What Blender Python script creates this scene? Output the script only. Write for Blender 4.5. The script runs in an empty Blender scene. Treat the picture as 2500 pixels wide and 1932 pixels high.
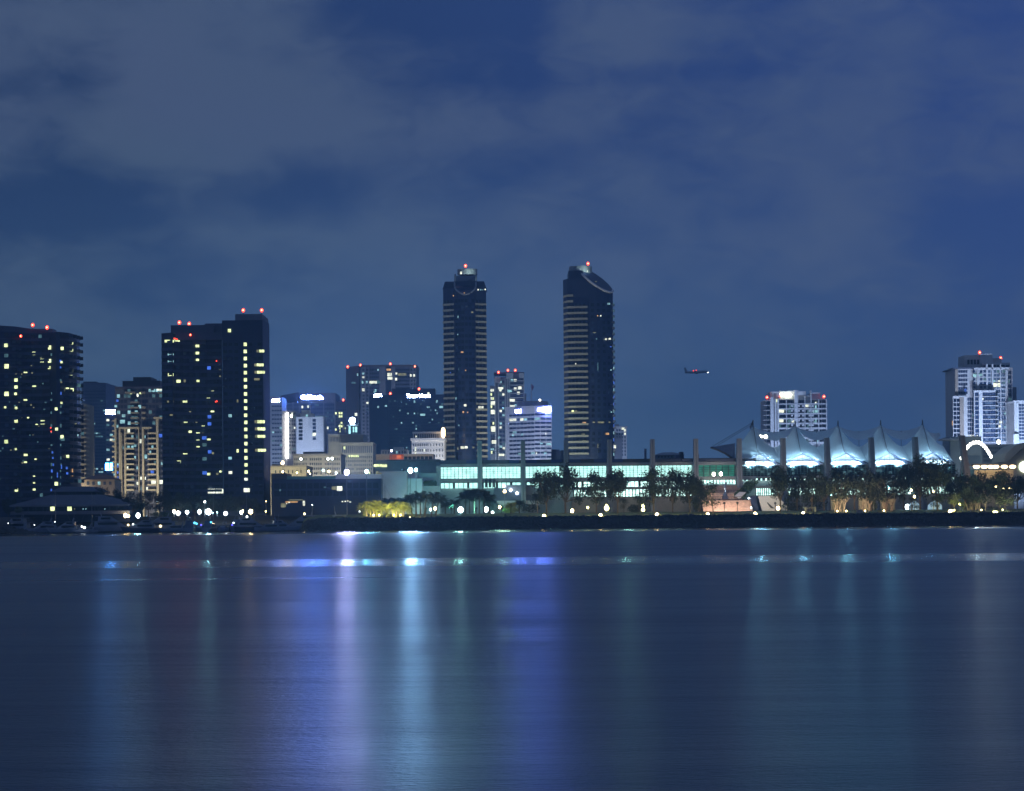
import bpy, math, random
from mathutils import Vector, Matrix, noise
R = math.radians
rnd = random.Random(7)
scene = bpy.context.scene
# ------------------------------------------------------------------ camera
F = 5400.0            # focal length in photo pixels (photo 2500 x 1932)
ROLL = R(0.5); EYE = 4.0; RISE = 300.0
cam_d = bpy.data.cameras.new('camera'); cam = bpy.data.objects.new('camera', cam_d)
scene.collection.objects.link(cam); scene.camera = cam
cam_d.sensor_width = 36; cam_d.lens = F*36/2500; cam_d.shift_y = RISE/2500
cam_d.clip_start = 1; cam_d.clip_end = 60000
cr, sr = math.cos(ROLL), math.sin(ROLL)
cam.matrix_world = Matrix(((cr, sr, 0, 0), (0, 0, -1, 0), (-sr, cr, 0, EYE), (0, 0, 0, 1)))
# ------------------------------------------------------------------ sky
world = bpy.data.worlds.new("World"); scene.world = world; world.use_nodes = True
nt = world.node_tree; N = nt.nodes; L = nt.links; N.clear()
def nd(t, **k):
    n = N.new(t)
    for a, b in k.items(): setattr(n, a, b)
    return n
def mth(op, a, b=None, c=None, clamp=False):
    n = nd('ShaderNodeMath', operation=op); n.use_clamp = clamp
    for i, v in enumerate((a, b, c)):
        if v is None: continue
        if isinstance(v, (int, float)): n.inputs[i].default_value = v
        else: L.new(v, n.inputs[i])
    return n.outputs[0]
def mixc(f, a, b):
    n = nd('ShaderNodeMix', data_type='RGBA')
    if isinstance(f, (int, float)): n.inputs[0].default_value = f
    else: L.new(f, n.inputs[0])
    for i, v in ((6, a), (7, b)):
        if isinstance(v, tuple): n.inputs[i].default_value = (*v, 1)
        else: L.new(v, n.inputs[i])
    return n.outputs[2]
tc = nd('ShaderNodeTexCoord'); sep = nd('ShaderNodeSeparateXYZ'); L.new(tc.outputs['Generated'], sep.inputs[0])
dx, dy, dz = sep.outputs
mp = nd('ShaderNodeMapping'); mp.inputs['Scale'].default_value = (1, 1, 1.9); mp.inputs['Location'].default_value = (.37, .2, .11)
mp.inputs['Rotation'].default_value = (0, R(-12), 0)
L.new(tc.outputs['Generated'], mp.inputs['Vector'])
nz = nd('ShaderNodeTexNoise'); nz.inputs['Scale'].default_value = 7.5; nz.inputs['Detail'].default_value = 5
nz.inputs['Roughness'].default_value = .48; nz.inputs['Distortion'].default_value = .5
L.new(mp.outputs[0], nz.inputs['Vector'])
nz2 = nd('ShaderNodeTexNoise'); nz2.inputs['Scale'].default_value = 3.2; nz2.inputs['Detail'].default_value = 3
L.new(mp.outputs[0], nz2.inputs['Vector'])
nz3 = nd('ShaderNodeTexNoise'); nz3.inputs['Scale'].default_value = 16; nz3.inputs['Detail'].default_value = 6; nz3.inputs['Roughness'].default_value = .5
L.new(mp.outputs[0], nz3.inputs['Vector'])
def blob(x, z, rx, rz, w):      # a soft bank (+) or break (-) in the cloud deck, in sky directions
    a = mth('DIVIDE', mth('SUBTRACT', dx, x), rx); b = mth('DIVIDE', mth('SUBTRACT', dz, z), rz)
    r2 = mth('ADD', mth('MULTIPLY', a, a), mth('MULTIPLY', b, b))
    return mth('MULTIPLY', mth('POWER', 2.718, mth('MULTIPLY', r2, -1.0)), w)
def dirof(px, py): return ((px-1250)/F*.985, (1266-py)/F*.985)
dens = mth('MULTIPLY_ADD', nz.outputs[0], 1.15, -.575)
dens = mth('ADD', dens, mth('MULTIPLY_ADD', nz3.outputs[0], 1.15, -.575))
nz4 = nd('ShaderNodeTexNoise'); nz4.inputs['Scale'].default_value = 38; nz4.inputs['Detail'].default_value = 6; nz4.inputs['Roughness'].default_value = .6; nz4.inputs['Distortion'].default_value = .8
L.new(mp.outputs[0], nz4.inputs['Vector'])
dens = mth('ADD', dens, mth('MULTIPLY_ADD', nz4.outputs[0], .75, -.375))
dens = mth('ADD', dens, .50)
for (px, py, rx, ry, w) in [(330, 110, 420, 190, .34), (700, 260, 430, 150, .34), (1080, 20, 260, 110, -.62), (1100, 200, 190, 75, -.4),
      (560, 110, 60, 60, -.25), (680, 470, 300, 55, -.42), (180, 510, 260, 55, -.38), (1300, 290, 250, 90, .25), (1600, 100, 250, 90, .18),
      (1950, 290, 330, 100, .36), (1750, 190, 420, 26, -.3), (2330, 260, 110, 70, -.42), (1620, 340, 120, 60, -.22), (1750, 430, 90, 40, -.18),
      (2100, 40, 200, 70, .16), (1250, 560, 700, 110, .1), (2380, 560, 220, 220, -.35), (1300, 130, 60, 190, -.22), (900, 330, 300, 60, .12)]:
    x, z = dirof(px, py)
    dens = mth('ADD', dens, blob(x, z, rx/F, ry/F, w))
dens = mth('MAXIMUM', mth('MINIMUM', dens, 1.0), 0.0)
sm = nd('ShaderNodeMapRange', interpolation_type='SMOOTHSTEP'); L.new(dens, sm.inputs[0])
sm.inputs[1].default_value = .05; sm.inputs[2].default_value = .95
clear = mixc(mth('MULTIPLY_ADD', dx, 2.4, .45, clamp=True), (.018, .044, .128), (.028, .064, .228))
cloud = mixc(mth('MULTIPLY_ADD', dx, 2.2, .42, clamp=True), (.060, .100, .172), (.058, .098, .236))
cloud = mixc(mth('MULTIPLY_ADD', nz2.outputs[0], 1.6, -.55, clamp=True), cloud, (.070, .098, .215))
sky = mixc(sm.outputs[0], clear, cloud)
glow = mth('POWER', mth('SUBTRACT', 1.0, mth('MULTIPLY', mth('ABSOLUTE', dz), 5.2), clamp=True), 1.6)
gx = mth('SUBTRACT', 1.0, mth('MULTIPLY', mth('ABSOLUTE', mth('ADD', dx, .03)), 1.9), clamp=True)
sky = mixc(mth('MULTIPLY', mth('MULTIPLY', glow, gx), .9), sky, (.090, .196, .365))
sky = mixc(mth('MULTIPLY', mth('SUBTRACT', dz, .26), 3.0, clamp=True), sky, (.075, .125, .25))
nish = nd('ShaderNodeTexSky', sky_type='NISHITA'); nish.sun_disc = False; nish.sun_elevation = R(-6); nish.sun_rotation = R(230)
bg = nd('ShaderNodeBackground'); L.new(sky, bg.inputs[0]); bg.inputs[1].default_value = 1.0
bg2 = nd('ShaderNodeBackground'); L.new(nish.outputs[0], bg2.inputs[0]); bg2.inputs[1].default_value = .02
ad = nd('ShaderNodeAddShader'); L.new(bg.outputs[0], ad.inputs[0]); L.new(bg2.outputs[0], ad.inputs[1])
wo = nd('ShaderNodeOutputWorld'); L.new(ad.outputs[0], wo.inputs[0])
# faint wide sun lamp added to give the buildings some shape
sd = bpy.data.lights.new('added_soft_sun', 'SUN'); sd.energy = .06; sd.angle = R(25); sd.color = (.75, .85, 1.0)
so = bpy.data.objects.new('added_soft_sun', sd); scene.collection.objects.link(so); so.rotation_euler = (R(48), 0, R(-38))
vs = scene.view_settings; vs.view_transform = 'Standard'; vs.look = 'None'; vs.exposure = 0; vs.gamma = 1
scene.render.engine = 'CYCLES'
scene.cycles.use_denoising = True; scene.cycles.denoiser = 'OPENIMAGEDENOISE'
scene.cycles.max_bounces = 5; scene.cycles.diffuse_bounces = 2; scene.cycles.glossy_bounces = 3; scene.cycles.transparent_max_bounces = 6
scene.cycles.sample_clamp_indirect = 6; scene.cycles.use_light_tree = True; scene.cycles.caustics_reflective = False
# ------------------------------------------------------------------ pixel -> place, at a stated distance D along +Y
def P(px, py, D):
    a = (px-1250)/F; b = (966-py+RISE)/F
    return Vector((D*(a*cr + b*sr), D, EYE + D*(-a*sr + b*cr)))
def PX(px, D, py=1200): return P(px, py, D).x
def PZ(py, D, px=1250): return P(px, py, D).z
GZ = 6.0
# ------------------------------------------------------------------ materials
M = {}
def newmat(name):
    m = bpy.data.materials.new(name); m.use_nodes = True; M[name] = m
    return m, m.node_tree.nodes, m.node_tree.links
def mat(name, col, rough=.7, metal=0, var=.18, scale=.25, bump=0, spec=None):
    m, n, l = newmat(name); b = n['Principled BSDF']
    b.inputs['Roughness'].default_value = rough; b.inputs['Metallic'].default_value = metal
    if spec is not None: b.inputs['Specular IOR Level'].default_value = spec
    t = n.new('ShaderNodeTexCoord'); z = n.new('ShaderNodeTexNoise'); z.inputs['Scale'].default_value = scale; z.inputs['Detail'].default_value = 6
    l.new(t.outputs['Object'], z.inputs['Vector'])
    r = n.new('ShaderNodeMapRange'); l.new(z.outputs[0], r.inputs[0]); r.inputs[1].default_value = .25; r.inputs[2].default_value = .75
    r.inputs[3].default_value = 1-var; r.inputs[4].default_value = 1+var
    v = n.new('ShaderNodeVectorMath'); v.operation = 'SCALE'; v.inputs[0].default_value = col; l.new(r.outputs[0], v.inputs['Scale'])
    l.new(v.outputs[0], b.inputs['Base Color'])
    if bump:
        bn = n.new('ShaderNodeBump'); bn.inputs['Strength'].default_value = bump; l.new(z.outputs[0], bn.inputs['Height']); l.new(bn.outputs[0], b.inputs['Normal'])
    return m
def emit(name, col, s, sampled=False, vary=0.0, base=(.02, .02, .02)):
    m, n, l = newmat(name); b = n['Principled BSDF']; b.inputs['Base Color'].default_value = (*base, 1)
    b.inputs['Roughness'].default_value = .3
    b.inputs['Emission Color'].default_value = (*col, 1); b.inputs['Emission Strength'].default_value = s
    if vary:
        t = n.new('ShaderNodeTexCoord'); oi = n.new('ShaderNodeObjectInfo'); ad = n.new('ShaderNodeVectorMath'); ad.operation = 'ADD'
        geo = n.new('ShaderNodeNewGeometry'); l.new(geo.outputs['Position'], ad.inputs[0]); l.new(oi.outputs['Random'], ad.inputs[1])
        z = n.new('ShaderNodeTexNoise'); z.inputs['Scale'].default_value = .55; z.inputs['Detail'].default_value = 3; l.new(ad.outputs[0], z.inputs['Vector'])
        r = n.new('ShaderNodeMapRange'); l.new(z.outputs[0], r.inputs[0]); r.inputs[1].default_value = .3; r.inputs[2].default_value = .7
        r.inputs[3].default_value = s*(1-vary); r.inputs[4].default_value = s*(1+vary); l.new(r.outputs[0], b.inputs['Emission Strength'])
    m.cycles.emission_sampling = 'FRONT_BACK' if sampled else 'NONE'
    return m
mat('concrete', (.30, .30, .30)); mat('pale_wall', (.52, .52, .55), var=.1); mat('white_wall', (.62, .63, .68), var=.05, scale=.06)
mat('beige', (.50, .47, .36), var=.12); mat('beige_dim', (.34, .32, .27), var=.15); mat('stone', (.36, .37, .38)); mat('navy_wall', (.014, .028, .085), .5)
mat('navy_slab', (.009, .022, .075), .45); mat('slate', (.075, .09, .15), .6); mat('slate_light', (.17, .18, .23), .6); mat('brown_wall', (.10, .09, .11), .6)
mat('rail', (.06, .085, .17), .5); mat('band', (.34, .35, .30), .7, var=.2); mat('roof_dark', (.05, .055, .07), .8); mat('tile_roof', (.22, .12, .10), .8)
mat('teal_wall', (.16, .36, .33), .6); mat('grey_wall', (.30, .33, .37), .7); mat('pier', (.24, .27, .32), .7, var=.12); mat('metal', (.25, .26, .28), .4, .6)
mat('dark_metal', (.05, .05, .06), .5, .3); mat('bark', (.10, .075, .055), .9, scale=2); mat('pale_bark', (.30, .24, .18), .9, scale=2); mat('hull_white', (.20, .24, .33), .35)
mat('hull_navy', (.03, .04, .09), .3); mat('canvas', (.09, .11, .2), .8); mat('boat_glass', (.01, .012, .02), .12); mat('leaf', (.024, .038, .022), .75, var=.5, scale=.6)
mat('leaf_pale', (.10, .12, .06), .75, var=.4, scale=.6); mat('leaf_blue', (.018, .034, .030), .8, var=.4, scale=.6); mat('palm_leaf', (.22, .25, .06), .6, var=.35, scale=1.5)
mat('palm_dark', (.018, .030, .02), .7, var=.4, scale=1.5); mat('stair', (.52, .36, .30), .8, var=.4, scale=.9); mat('hedge_leaf', (.05, .10, .045), .8, var=.4, scale=2)
mat('bronze', (.45, .5, .55), .3, .9); mat('vault', (.50, .44, .34), .6, var=.08); mat('rock', (.07, .07, .07), .85, var=.5, scale=.5); mat('flag_cloth', (.25, .12, .2), .8)
mat('plane_skin', (.30, .32, .36), .4); mat('wood', (.25, .2, .12), .7); mat('timber_dock', (.12, .11, .1), .8)
g = mat('glass_dark', (.010, .016, .035), .18, var=.5, scale=.12, spec=.6); g = mat('glass_blue', (.03, .05, .11), .2, var=.4, scale=.12, spec=.6)
mat('glass_pale', (.10, .14, .21), .25, var=.35, scale=.12)
emit('warm', (.84, .96, .46), 1.7, vary=.5); emit('warm_dim', (.50, .50, .28), .42, vary=.5); emit('white', (.95, 1, .80), 1.35, vary=.45); emit('cool', (.42, .82, .90), .75, vary=.5)
emit('cool_dim', (.16, .36, .42), .42, vary=.5); emit('blue', (.08, .22, 1.0), .8, vary=.4); emit('amber', (1, .55, .22), .8, vary=.4); emit('orange', (1, .22, .07), .75, vary=.3)
emit('red_lamp', (1, .06, .03), 3.2); emit('red_core', (1, .45, .25), 5)
emit('sign_white', (.5, .66, 1.0), 110, True); emit('sign_halo', (.2, .24, 1.0), 2.5, True); emit('sign_violet', (.24, .36, 1.0), 260, True); emit('sign_blue', (.24, .30, 1.0), 150, True)
emit('cyan_sign', (.05, .35, 1.0), 40, True); emit('lantern', (.45, .95, 1.0), 1.5, True, vary=.3); emit('lamp_cool', (.55, .78, 1.0), 30, True)
emit('lamp_string', (1, .96, .85), 9, True); emit('lamp_warm', (1, .72, .38), 7, True); emit('lamp_flood', (.95, 1, .75), 14, True)
emit('lamp_amber', (1, .74, .34), 26, True); emit('lamp_yellow', (.95, .9, .32), 16, True); emit('lamp_violet', (.72, .68, 1.0), 26, True)
emit('lamp_teal', (.4, .95, 1.0), 22, True); emit('lamp_cyan', (.5, .9, 1.0), 24, True); emit('lamp_white', (.8, .95, 1.0), 24, True); emit('lamp_green', (.3, 1, .6), 20, True)
emit('glaze_bright', (.52, 1.0, .92), 1.6, True, vary=.25); emit('glaze_top', (.42, .95, .80), .80, True, vary=.2); emit('glaze_green', (.03, .42, .30), .42, True, vary=.4)
emit('arcade_light', (.62, 1.0, .92), 2.4, True, vary=.5); emit('tent_light', (.62, .88, 1.0), 5, True, vary=.4); emit('glaze_dim', (.06, .16, .22), .35, False, vary=.6)
emit('shop_light', (1, .85, .55), 3.0, True, vary=.4)
mat('orange_light_wall', (.75, .20, .08), .7); mat('brown_pier', (.30, .25, .22), .7); mat('lamp_pole', (.5, .5, .55), .5)
# tent fabric: white cloth that lets light through
m, n, l = newmat('tent_fabric'); b_ = n['Principled BSDF']; b_.inputs['Base Color'].default_value = (.78, .84, .88, 1); b_.inputs['Roughness'].default_value = .8
tr = n.new('ShaderNodeBsdfTranslucent'); tr.inputs[0].default_value = (.55, .72, .82, 1); mx = n.new('ShaderNodeMixShader'); mx.inputs[0].default_value = .45
l.new(b_.outputs[0], mx.inputs[1]); l.new(tr.outputs[0], mx.inputs[2]); l.new(mx.outputs[0], n['Material Output'].inputs[0])
# bay water: long-exposure surface, wind-roughened with calm streaks
m, n, l = newmat('bay_water'); b_ = n['Principled BSDF']; b_.inputs['Base Color'].default_value = (.012, .044, .090, 1); b_.inputs['IOR'].default_value = 1.55
b_.inputs['Specular IOR Level'].default_value = .5
t = n.new('ShaderNodeTexCoord'); sp = n.new('ShaderNodeSeparateXYZ'); l.new(t.outputs['Object'], sp.inputs[0])
def nm(op, a, b=None, c=None, clamp=False):
    q = n.new('ShaderNodeMath'); q.operation = op; q.use_clamp = clamp
    for i, v in enumerate((a, b, c)):
        if v is None: continue
        if isinstance(v, (int, float)): q.inputs[i].default_value = v
        else: l.new(v, q.inputs[i])
    return q.outputs[0]
def stretched(sx, sy, sc, det=3, rough=.55):
    mp = n.new('ShaderNodeMapping'); mp.inputs['Scale'].default_value = (sx, sy, 1); l.new(t.outputs['Object'], mp.inputs['Vector'])
    z = n.new('ShaderNodeTexNoise'); z.inputs['Scale'].default_value = sc; z.inputs['Detail'].default_value = det; z.inputs['Roughness'].default_value = rough
    l.new(mp.outputs[0], z.inputs['Vector']); return z.outputs[0]
Y = sp.outputs[1]
def band(y0, y1, e):      # 1 between y0 and y1
    a = nm('MULTIPLY_ADD', Y, 1/e, -y0/e+.5, True); c = nm('MULTIPLY_ADD', Y, -1/e, y1/e+.5, True); return nm('MULTIPLY', a, c)
wob = nm('MULTIPLY_ADD', stretched(.012, .02, 1, 2), 16, -8)
Yw = nm('ADD', Y, wob)
def bandw(y0, y1, e):
    a = nm('MULTIPLY_ADD', Yw, 1/e, -y0/e+.5, True); c = nm('MULTIPLY_ADD', Yw, -1/e, y1/e+.5, True); return nm('MULTIPLY', a, c)
streak = stretched(.006, .055, 1, 4, .6)
rough = nm('MULTIPLY_ADD', streak, .18, .215)
rough = nm('ADD', rough, nm('MULTIPLY', band(240, 650, 60), .07))
rough = nm('SUBTRACT', rough, nm('MULTIPLY', band(191, 228, 7), .10))
rough = nm('SUBTRACT', rough, nm('MULTIPLY', bandw(660, 1000, 40), .24))
rough = nm('MAXIMUM', rough, .045)
l.new(rough, b_.inputs['Roughness'])
h = nm('ADD', nm('ADD', nm('MULTIPLY', stretched(4, 9, 1.0, 4, .65), .36), nm('MULTIPLY', stretched(1.3, 3.4, 1.0, 4, .6), .24)), nm('ADD', nm('MULTIPLY', stretched(.05, .22, 1.0, 4), 1.3), nm('MULTIPLY', stretched(.014, .07, 1.0, 4), 3.2)))
bn = n.new('ShaderNodeBump'); bn.inputs['Distance'].default_value = .22
near = nm('DIVIDE', 85, nm('MAXIMUM', Y, 26), None, True); l.new(nm('MULTIPLY_ADD', near, .80, .40), bn.inputs['Strength'])
l.new(h, bn.inputs['Height']); l.new(bn.outputs[0], b_.inputs['Normal'])
# ground and lawn
m, n, l = newmat('lawn'); b_ = n['Principled BSDF']; b_.inputs['Roughness'].default_value = .9
t = n.new('ShaderNodeTexCoord'); z = n.new('ShaderNodeTexNoise'); z.inputs['Scale'].default_value = .4; z.inputs['Detail'].default_value = 8; l.new(t.outputs['Object'], z.inputs['Vector'])
sp = n.new('ShaderNodeSeparateXYZ'); l.new(t.outputs['Object'], sp.inputs[0])
r_ = n.new('ShaderNodeValToRGB'); r_.color_ramp.elements[0].color = (.07, .085, .02, 1); r_.color_ramp.elements[1].color = (.16, .18, .05, 1); l.new(z.outputs[0], r_.inputs[0])
def nm(op, a, b=None, c=None, clamp=False):
    q = n.new('ShaderNodeMath'); q.operation = op; q.use_clamp = clamp
    for i, v in enumerate((a, b, c)):
        if v is None: continue
        if isinstance(v, (int, float)): q.inputs[i].default_value = v
        else: l.new(v, q.inputs[i])
    return q.outputs[0]
mx = n.new('ShaderNodeMix'); mx.data_type = 'RGBA'; mx.inputs[6].default_value = (.05, .05, .055, 1)
grass = nm('MULTIPLY', nm('MULTIPLY', nm('GREATER_THAN', sp.outputs[0], -80.0), nm('GREATER_THAN', sp.outputs[1], 809.0)), nm('LESS_THAN', sp.outputs[1], 862.0)); l.new(grass, mx.inputs[0]); l.new(r_.outputs[0], mx.inputs[7]); l.new(mx.outputs[2], b_.inputs['Base Color'])
mat('navy_blue_panel', (.02, .045, .20), .5); mat('slate_fabric', (.16, .18, .24), .8); emit('lamp_moonwindow', (.85, 1, .8), 3.2, True)
emit('boat_white', (.85, .95, 1), 5); emit('boat_warm', (1, .8, .4), 5); emit('boat_cyan', (.1, .6, 1), 4); emit('boat_blue', (.12, .1, 1), 5); emit('boat_green', (.05, .8, .5), 3)
emit('glowing_tent_cloth', (.35, .62, .85), .55, True, vary=.4, base=(.5, .6, .7))  # light inside the park tents put into the cloth as emission

m, n, l = newmat('haze_air'); n.remove(n['Principled BSDF']); v_ = n.new('ShaderNodeVolumePrincipled'); v_.inputs['Color'].default_value = (.50, .80, 1.0, 1)
v_.inputs['Density'].default_value = .00023; v_.inputs['Anisotropy'].default_value = .5; l.new(v_.outputs[0], n['Material Output'].inputs['Volume'])
# ------------------------------------------------------------------ mesh helpers
C = scene.collection
class MB:
    def __init__(s): s.v = []; s.f = []; s.m = []
    def add(s, v, f, mi=0):
        k = len(s.v); s.v += [tuple(p) for p in v]; s.f += [tuple(i+k for i in q) for q in f]; s.m += [mi]*len(f); return s
    def box(s, x0, x1, y0, y1, z0, z1, mi=0):
        return s.add([(x0,y0,z0),(x1,y0,z0),(x1,y1,z0),(x0,y1,z0),(x0,y0,z1),(x1,y0,z1),(x1,y1,z1),(x0,y1,z1)],
              [(0,3,2,1),(4,5,6,7),(0,1,5,4),(1,2,6,5),(2,3,7,6),(3,0,4,7)], mi)
    def prism(s, poly, z0, z1, mi=0, top=None):
        n = len(poly); zt = top or (lambda x, y: z1)
        v = [(x, y, z0) for x, y in poly] + [(x, y, zt(x, y)) for x, y in poly]
        f = [(i, (i+1) % n, n+(i+1) % n, n+i) for i in range(n)] + [tuple(range(n, 2*n)), tuple(range(n-1, -1, -1))]
        return s.add(v, f, mi)
    def tube(s, pts, rs, n=6, mi=0, caps=True):
        if isinstance(rs, (int, float)): rs = [rs]*len(pts)
        pts = [Vector(p) for p in pts]; v = []; f = []
        for i, p in enumerate(pts):
            d = (pts[min(i+1, len(pts)-1)] - pts[max(i-1, 0)]).normalized()
            a = d.cross(Vector((.3, 1, .1)) if abs(d.z) > .5 else Vector((0, 0, 1))).normalized(); b = d.cross(a)
            v += [p + (a*math.cos(2*math.pi*k/n) + b*math.sin(2*math.pi*k/n))*rs[i] for k in range(n)]
        for i in range(len(pts)-1):
            f += [(i*n+k, i*n+(k+1) % n, (i+1)*n+(k+1) % n, (i+1)*n+k) for k in range(n)]
        if caps: f += [tuple(range(n)), tuple(range((len(pts)-1)*n, len(pts)*n))]
        return s.add(v, f, mi)
    def ball(s, c, r, n=8, h=5, sc=(1, 1, 1), mi=0):
        v = [(c[0], c[1], c[2]-r*sc[2])]; f = []
        for j in range(1, h):
            t = math.pi*j/h - math.pi/2
            v += [(c[0]+r*sc[0]*math.cos(t)*math.cos(2*math.pi*k/n), c[1]+r*sc[1]*math.cos(t)*math.sin(2*math.pi*k/n), c[2]+r*sc[2]*math.sin(t)) for k in range(n)]
        v.append((c[0], c[1], c[2]+r*sc[2])); e = len(v)-1
        f += [(0, 1+(k+1) % n, 1+k) for k in range(n)] + [(e, e-n+k, e-n+(k+1) % n) for k in range(n)]
        for j in range(h-2):
            f += [(1+j*n+k, 1+j*n+(k+1) % n, 1+(j+1)*n+(k+1) % n, 1+(j+1)*n+k) for k in range(n)]
        return s.add(v, f, mi)
    def mesh(s, name, mats, org=(0, 0, 0), smooth=False):
        me = bpy.data.meshes.new(name); o = Vector(org)
        me.from_pydata([tuple(Vector(p)-o) for p in s.v], [], s.f)
        for m in (mats if isinstance(mats, (list, tuple)) else [mats]): me.materials.append(M[m])
        if any(s.m): me.polygons.foreach_set('material_index', s.m)
        if smooth: me.polygons.foreach_set('use_smooth', [True]*len(me.polygons))
        me.update(); return me
    def build(s, name, mats, parent=None, org=None, smooth=False):
        off = wloc(parent) if parent else Vector(org or (0, 0, 0))
        o = bpy.data.objects.new(name, s.mesh(name, mats, off, smooth)); C.objects.link(o)
        if parent: o.parent = parent
        else: o.location = off
        return o
def wloc(o):
    v = Vector((0, 0, 0))
    while o: v += o.location; o = o.parent
    return v
def tag(o, label=None, cat=None, group=None, kind=None):
    if label: o['label'] = label
    if cat: o['category'] = cat
    if group: o['group'] = group
    if kind: o['kind'] = kind
    return o
def thing(name, loc, label, cat, group=None):
    o = bpy.data.objects.new(name, None); C.objects.link(o); o.location = loc; o.empty_display_size = .5
    return tag(o, label, cat, group)
KIDS = {}
def copy_tree(o, parent=None):
    c = o.copy(); C.objects.link(c); c.parent = parent
    for ch in list(o.children): copy_tree(ch, c)
    return c
_cube = {}
def cube(m):
    if m not in _cube: _cube[m] = MB().box(-.5, .5, -.5, .5, -.5, .5).mesh('window', m)
    return _cube[m]
def pane(parent, c, w, h, m, ang=0, d=.3, name='window', z=None):
    o = bpy.data.objects.new(name, cube(m)); C.objects.link(o); o.parent = parent
    o.location = Vector(c) - wloc(parent); o.scale = (w, d, h); o.rotation_euler = (0, 0, ang); return o
class Bld:
    def __init__(s, name, label, cat, px, D, group=None, py=1200):
        s.D = D; s.r = thing(name, (PX(px, D, py), D, GZ), label, cat, group); s.w = []
    def X(s, px, D=None, py=1100): return PX(px, D or s.D, py)
    def box(s, name, px0, px1, pyt, pyb, m, d0=0, d1=30, D=None, parent=None):
        """box from photo columns/rows on the plane D, running back in depth"""
        D0 = (D or s.D)+d0; pm = (px0+px1)/2; zt = PZ(pyt, D0, pm); zb = GZ-.5 if pyb is None else PZ(pyb, D0, pm)
        pr = pyt if pyb is None else (pyt+pyb)/2
        return MB().box(PX(px0, D0, pr), PX(px1, D0, pr), D0, (D or s.D)+d1, zb, zt).build(name, m, parent or s.r)
    def face(s, a, b, pyt, pyb, cols, rows, wf, hf, dark='glass_dark', lit=(), prob=0, d=.3, skip=0, mod=None):
        """windows on the vertical face from a=(px,D) to b=(px,D); rows between photo rows pyt..pyb as seen at a"""
        A = Vector((PX(a[0], a[1], pyt), a[1], 0)); B_ = Vector((PX(b[0], b[1], pyt), b[1], 0)); zt = PZ(pyt, a[1], a[0]); zb = PZ(pyb, a[1], a[0])
        ang = math.atan2(B_.y-A.y, B_.x-A.x); Lw = (B_-A).length; cw = Lw/cols; rh = (zt-zb)/rows
        for i in range(cols):
            for j in range(rows):
                if skip and rnd.random() < skip: continue
                p = A + (B_-A)*((i+.5)/cols); m = dark
                if lit and rnd.random() < prob: m = rnd.choice(lit)
                if mod: m = mod(i, j, m)
                if m is None: continue
                s.w.append((p.x, p.y, zt-(j+.5)*rh, cw*wf, rh*hf, ang, m, d))
    def lit(s, px, py, w, h, m, D=None, ang=0):
        D = D or s.D; p = P(px, py, D); k = D/F
        s.w.append((p.x, p.y, p.z, w*k, h*k, ang, m, .5))
    def sign(s, text, px0, px1, pyt, pyb, m, D=None, bold=.03, ang=0):
        D = D or s.D; cu = bpy.data.curves.new('lettering', 'FONT'); cu.body = text; cu.extrude = .05; cu.offset = bold; cu.resolution_u = 2
        t = bpy.data.objects.new('t', cu); C.objects.link(t); dg = bpy.context.evaluated_depsgraph_get(); me = bpy.data.meshes.new_from_object(t.evaluated_get(dg))
        bpy.data.objects.remove(t); xs = [v.co.x for v in me.vertices]; ys = [v.co.y for v in me.vertices]
        a = P(px0, pyb, D); b = P(px1, pyt, D); W = b.x-a.x; H = b.z-a.z
        for v in me.vertices:
            v.co = ((v.co.x-min(xs))/(max(xs)-min(xs))*W, -v.co.z*3, (v.co.y-min(ys))/(max(ys)-min(ys))*H)
        me.materials.clear(); me.materials.append(M[m]); me.materials.append(M['sign_halo']); me.update(); me.polygons.foreach_set('material_index', [0 if p.normal.y < -.5 else 1 for p in me.polygons]); o = bpy.data.objects.new('sign_lettering', me); C.objects.link(o)
        o.parent = s.r; o.location = Vector((a.x, D-.5, a.z)) - s.r.location; o.rotation_euler = (0, 0, ang); return o
    def beacon(s, px, py, D=None, r=.75):
        D = D or s.D; p = P(px, py, D); r *= .85
        MB().tube([(p.x, p.y, p.z-3), (p.x, p.y, p.z-r)], .12, 5).ball(p, r, 8, 6, (1, 1, 1.25), 1).ball((p.x, p.y-r*.75, p.z), r*.55, 6, 4, mi=2).build('beacon', ['dark_metal', 'red_lamp', 'red_core'], s.r)
    def done(s, cap=100):
        order = sorted(range(len(s.w)), key=lambda i: (-(s.w[i][6] in LITS), -s.w[i][3]*s.w[i][4]))
        for i in order[:cap]:
            x, y, z, w, h, a, m, d = s.w[i]; pane(s.r, (x, y, z), w, h, m, a, d)
        if len(order) > cap:
            mb = MB(); mats = []
            for i in order[cap:]:
                x, y, z, w, h, a, m, d = s.w[i]
                if m not in mats: mats.append(m)
                ca, sa = math.cos(a), math.sin(a); k = len(mb.v); mb.box(-w/2, w/2, -d/2, d/2, z-h/2, z+h/2, mats.index(m))
                for q in range(k, len(mb.v)):
                    vx, vy, vz = mb.v[q]; mb.v[q] = (x+vx*ca-vy*sa, y+vx*sa+vy*ca, vz)
            tag(mb.build('window', mats, s.r), kind='stuff')
        return s.r
LITS = {'warm', 'warm_dim', 'white', 'cool', 'cool_dim', 'blue', 'amber', 'orange'}

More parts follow.
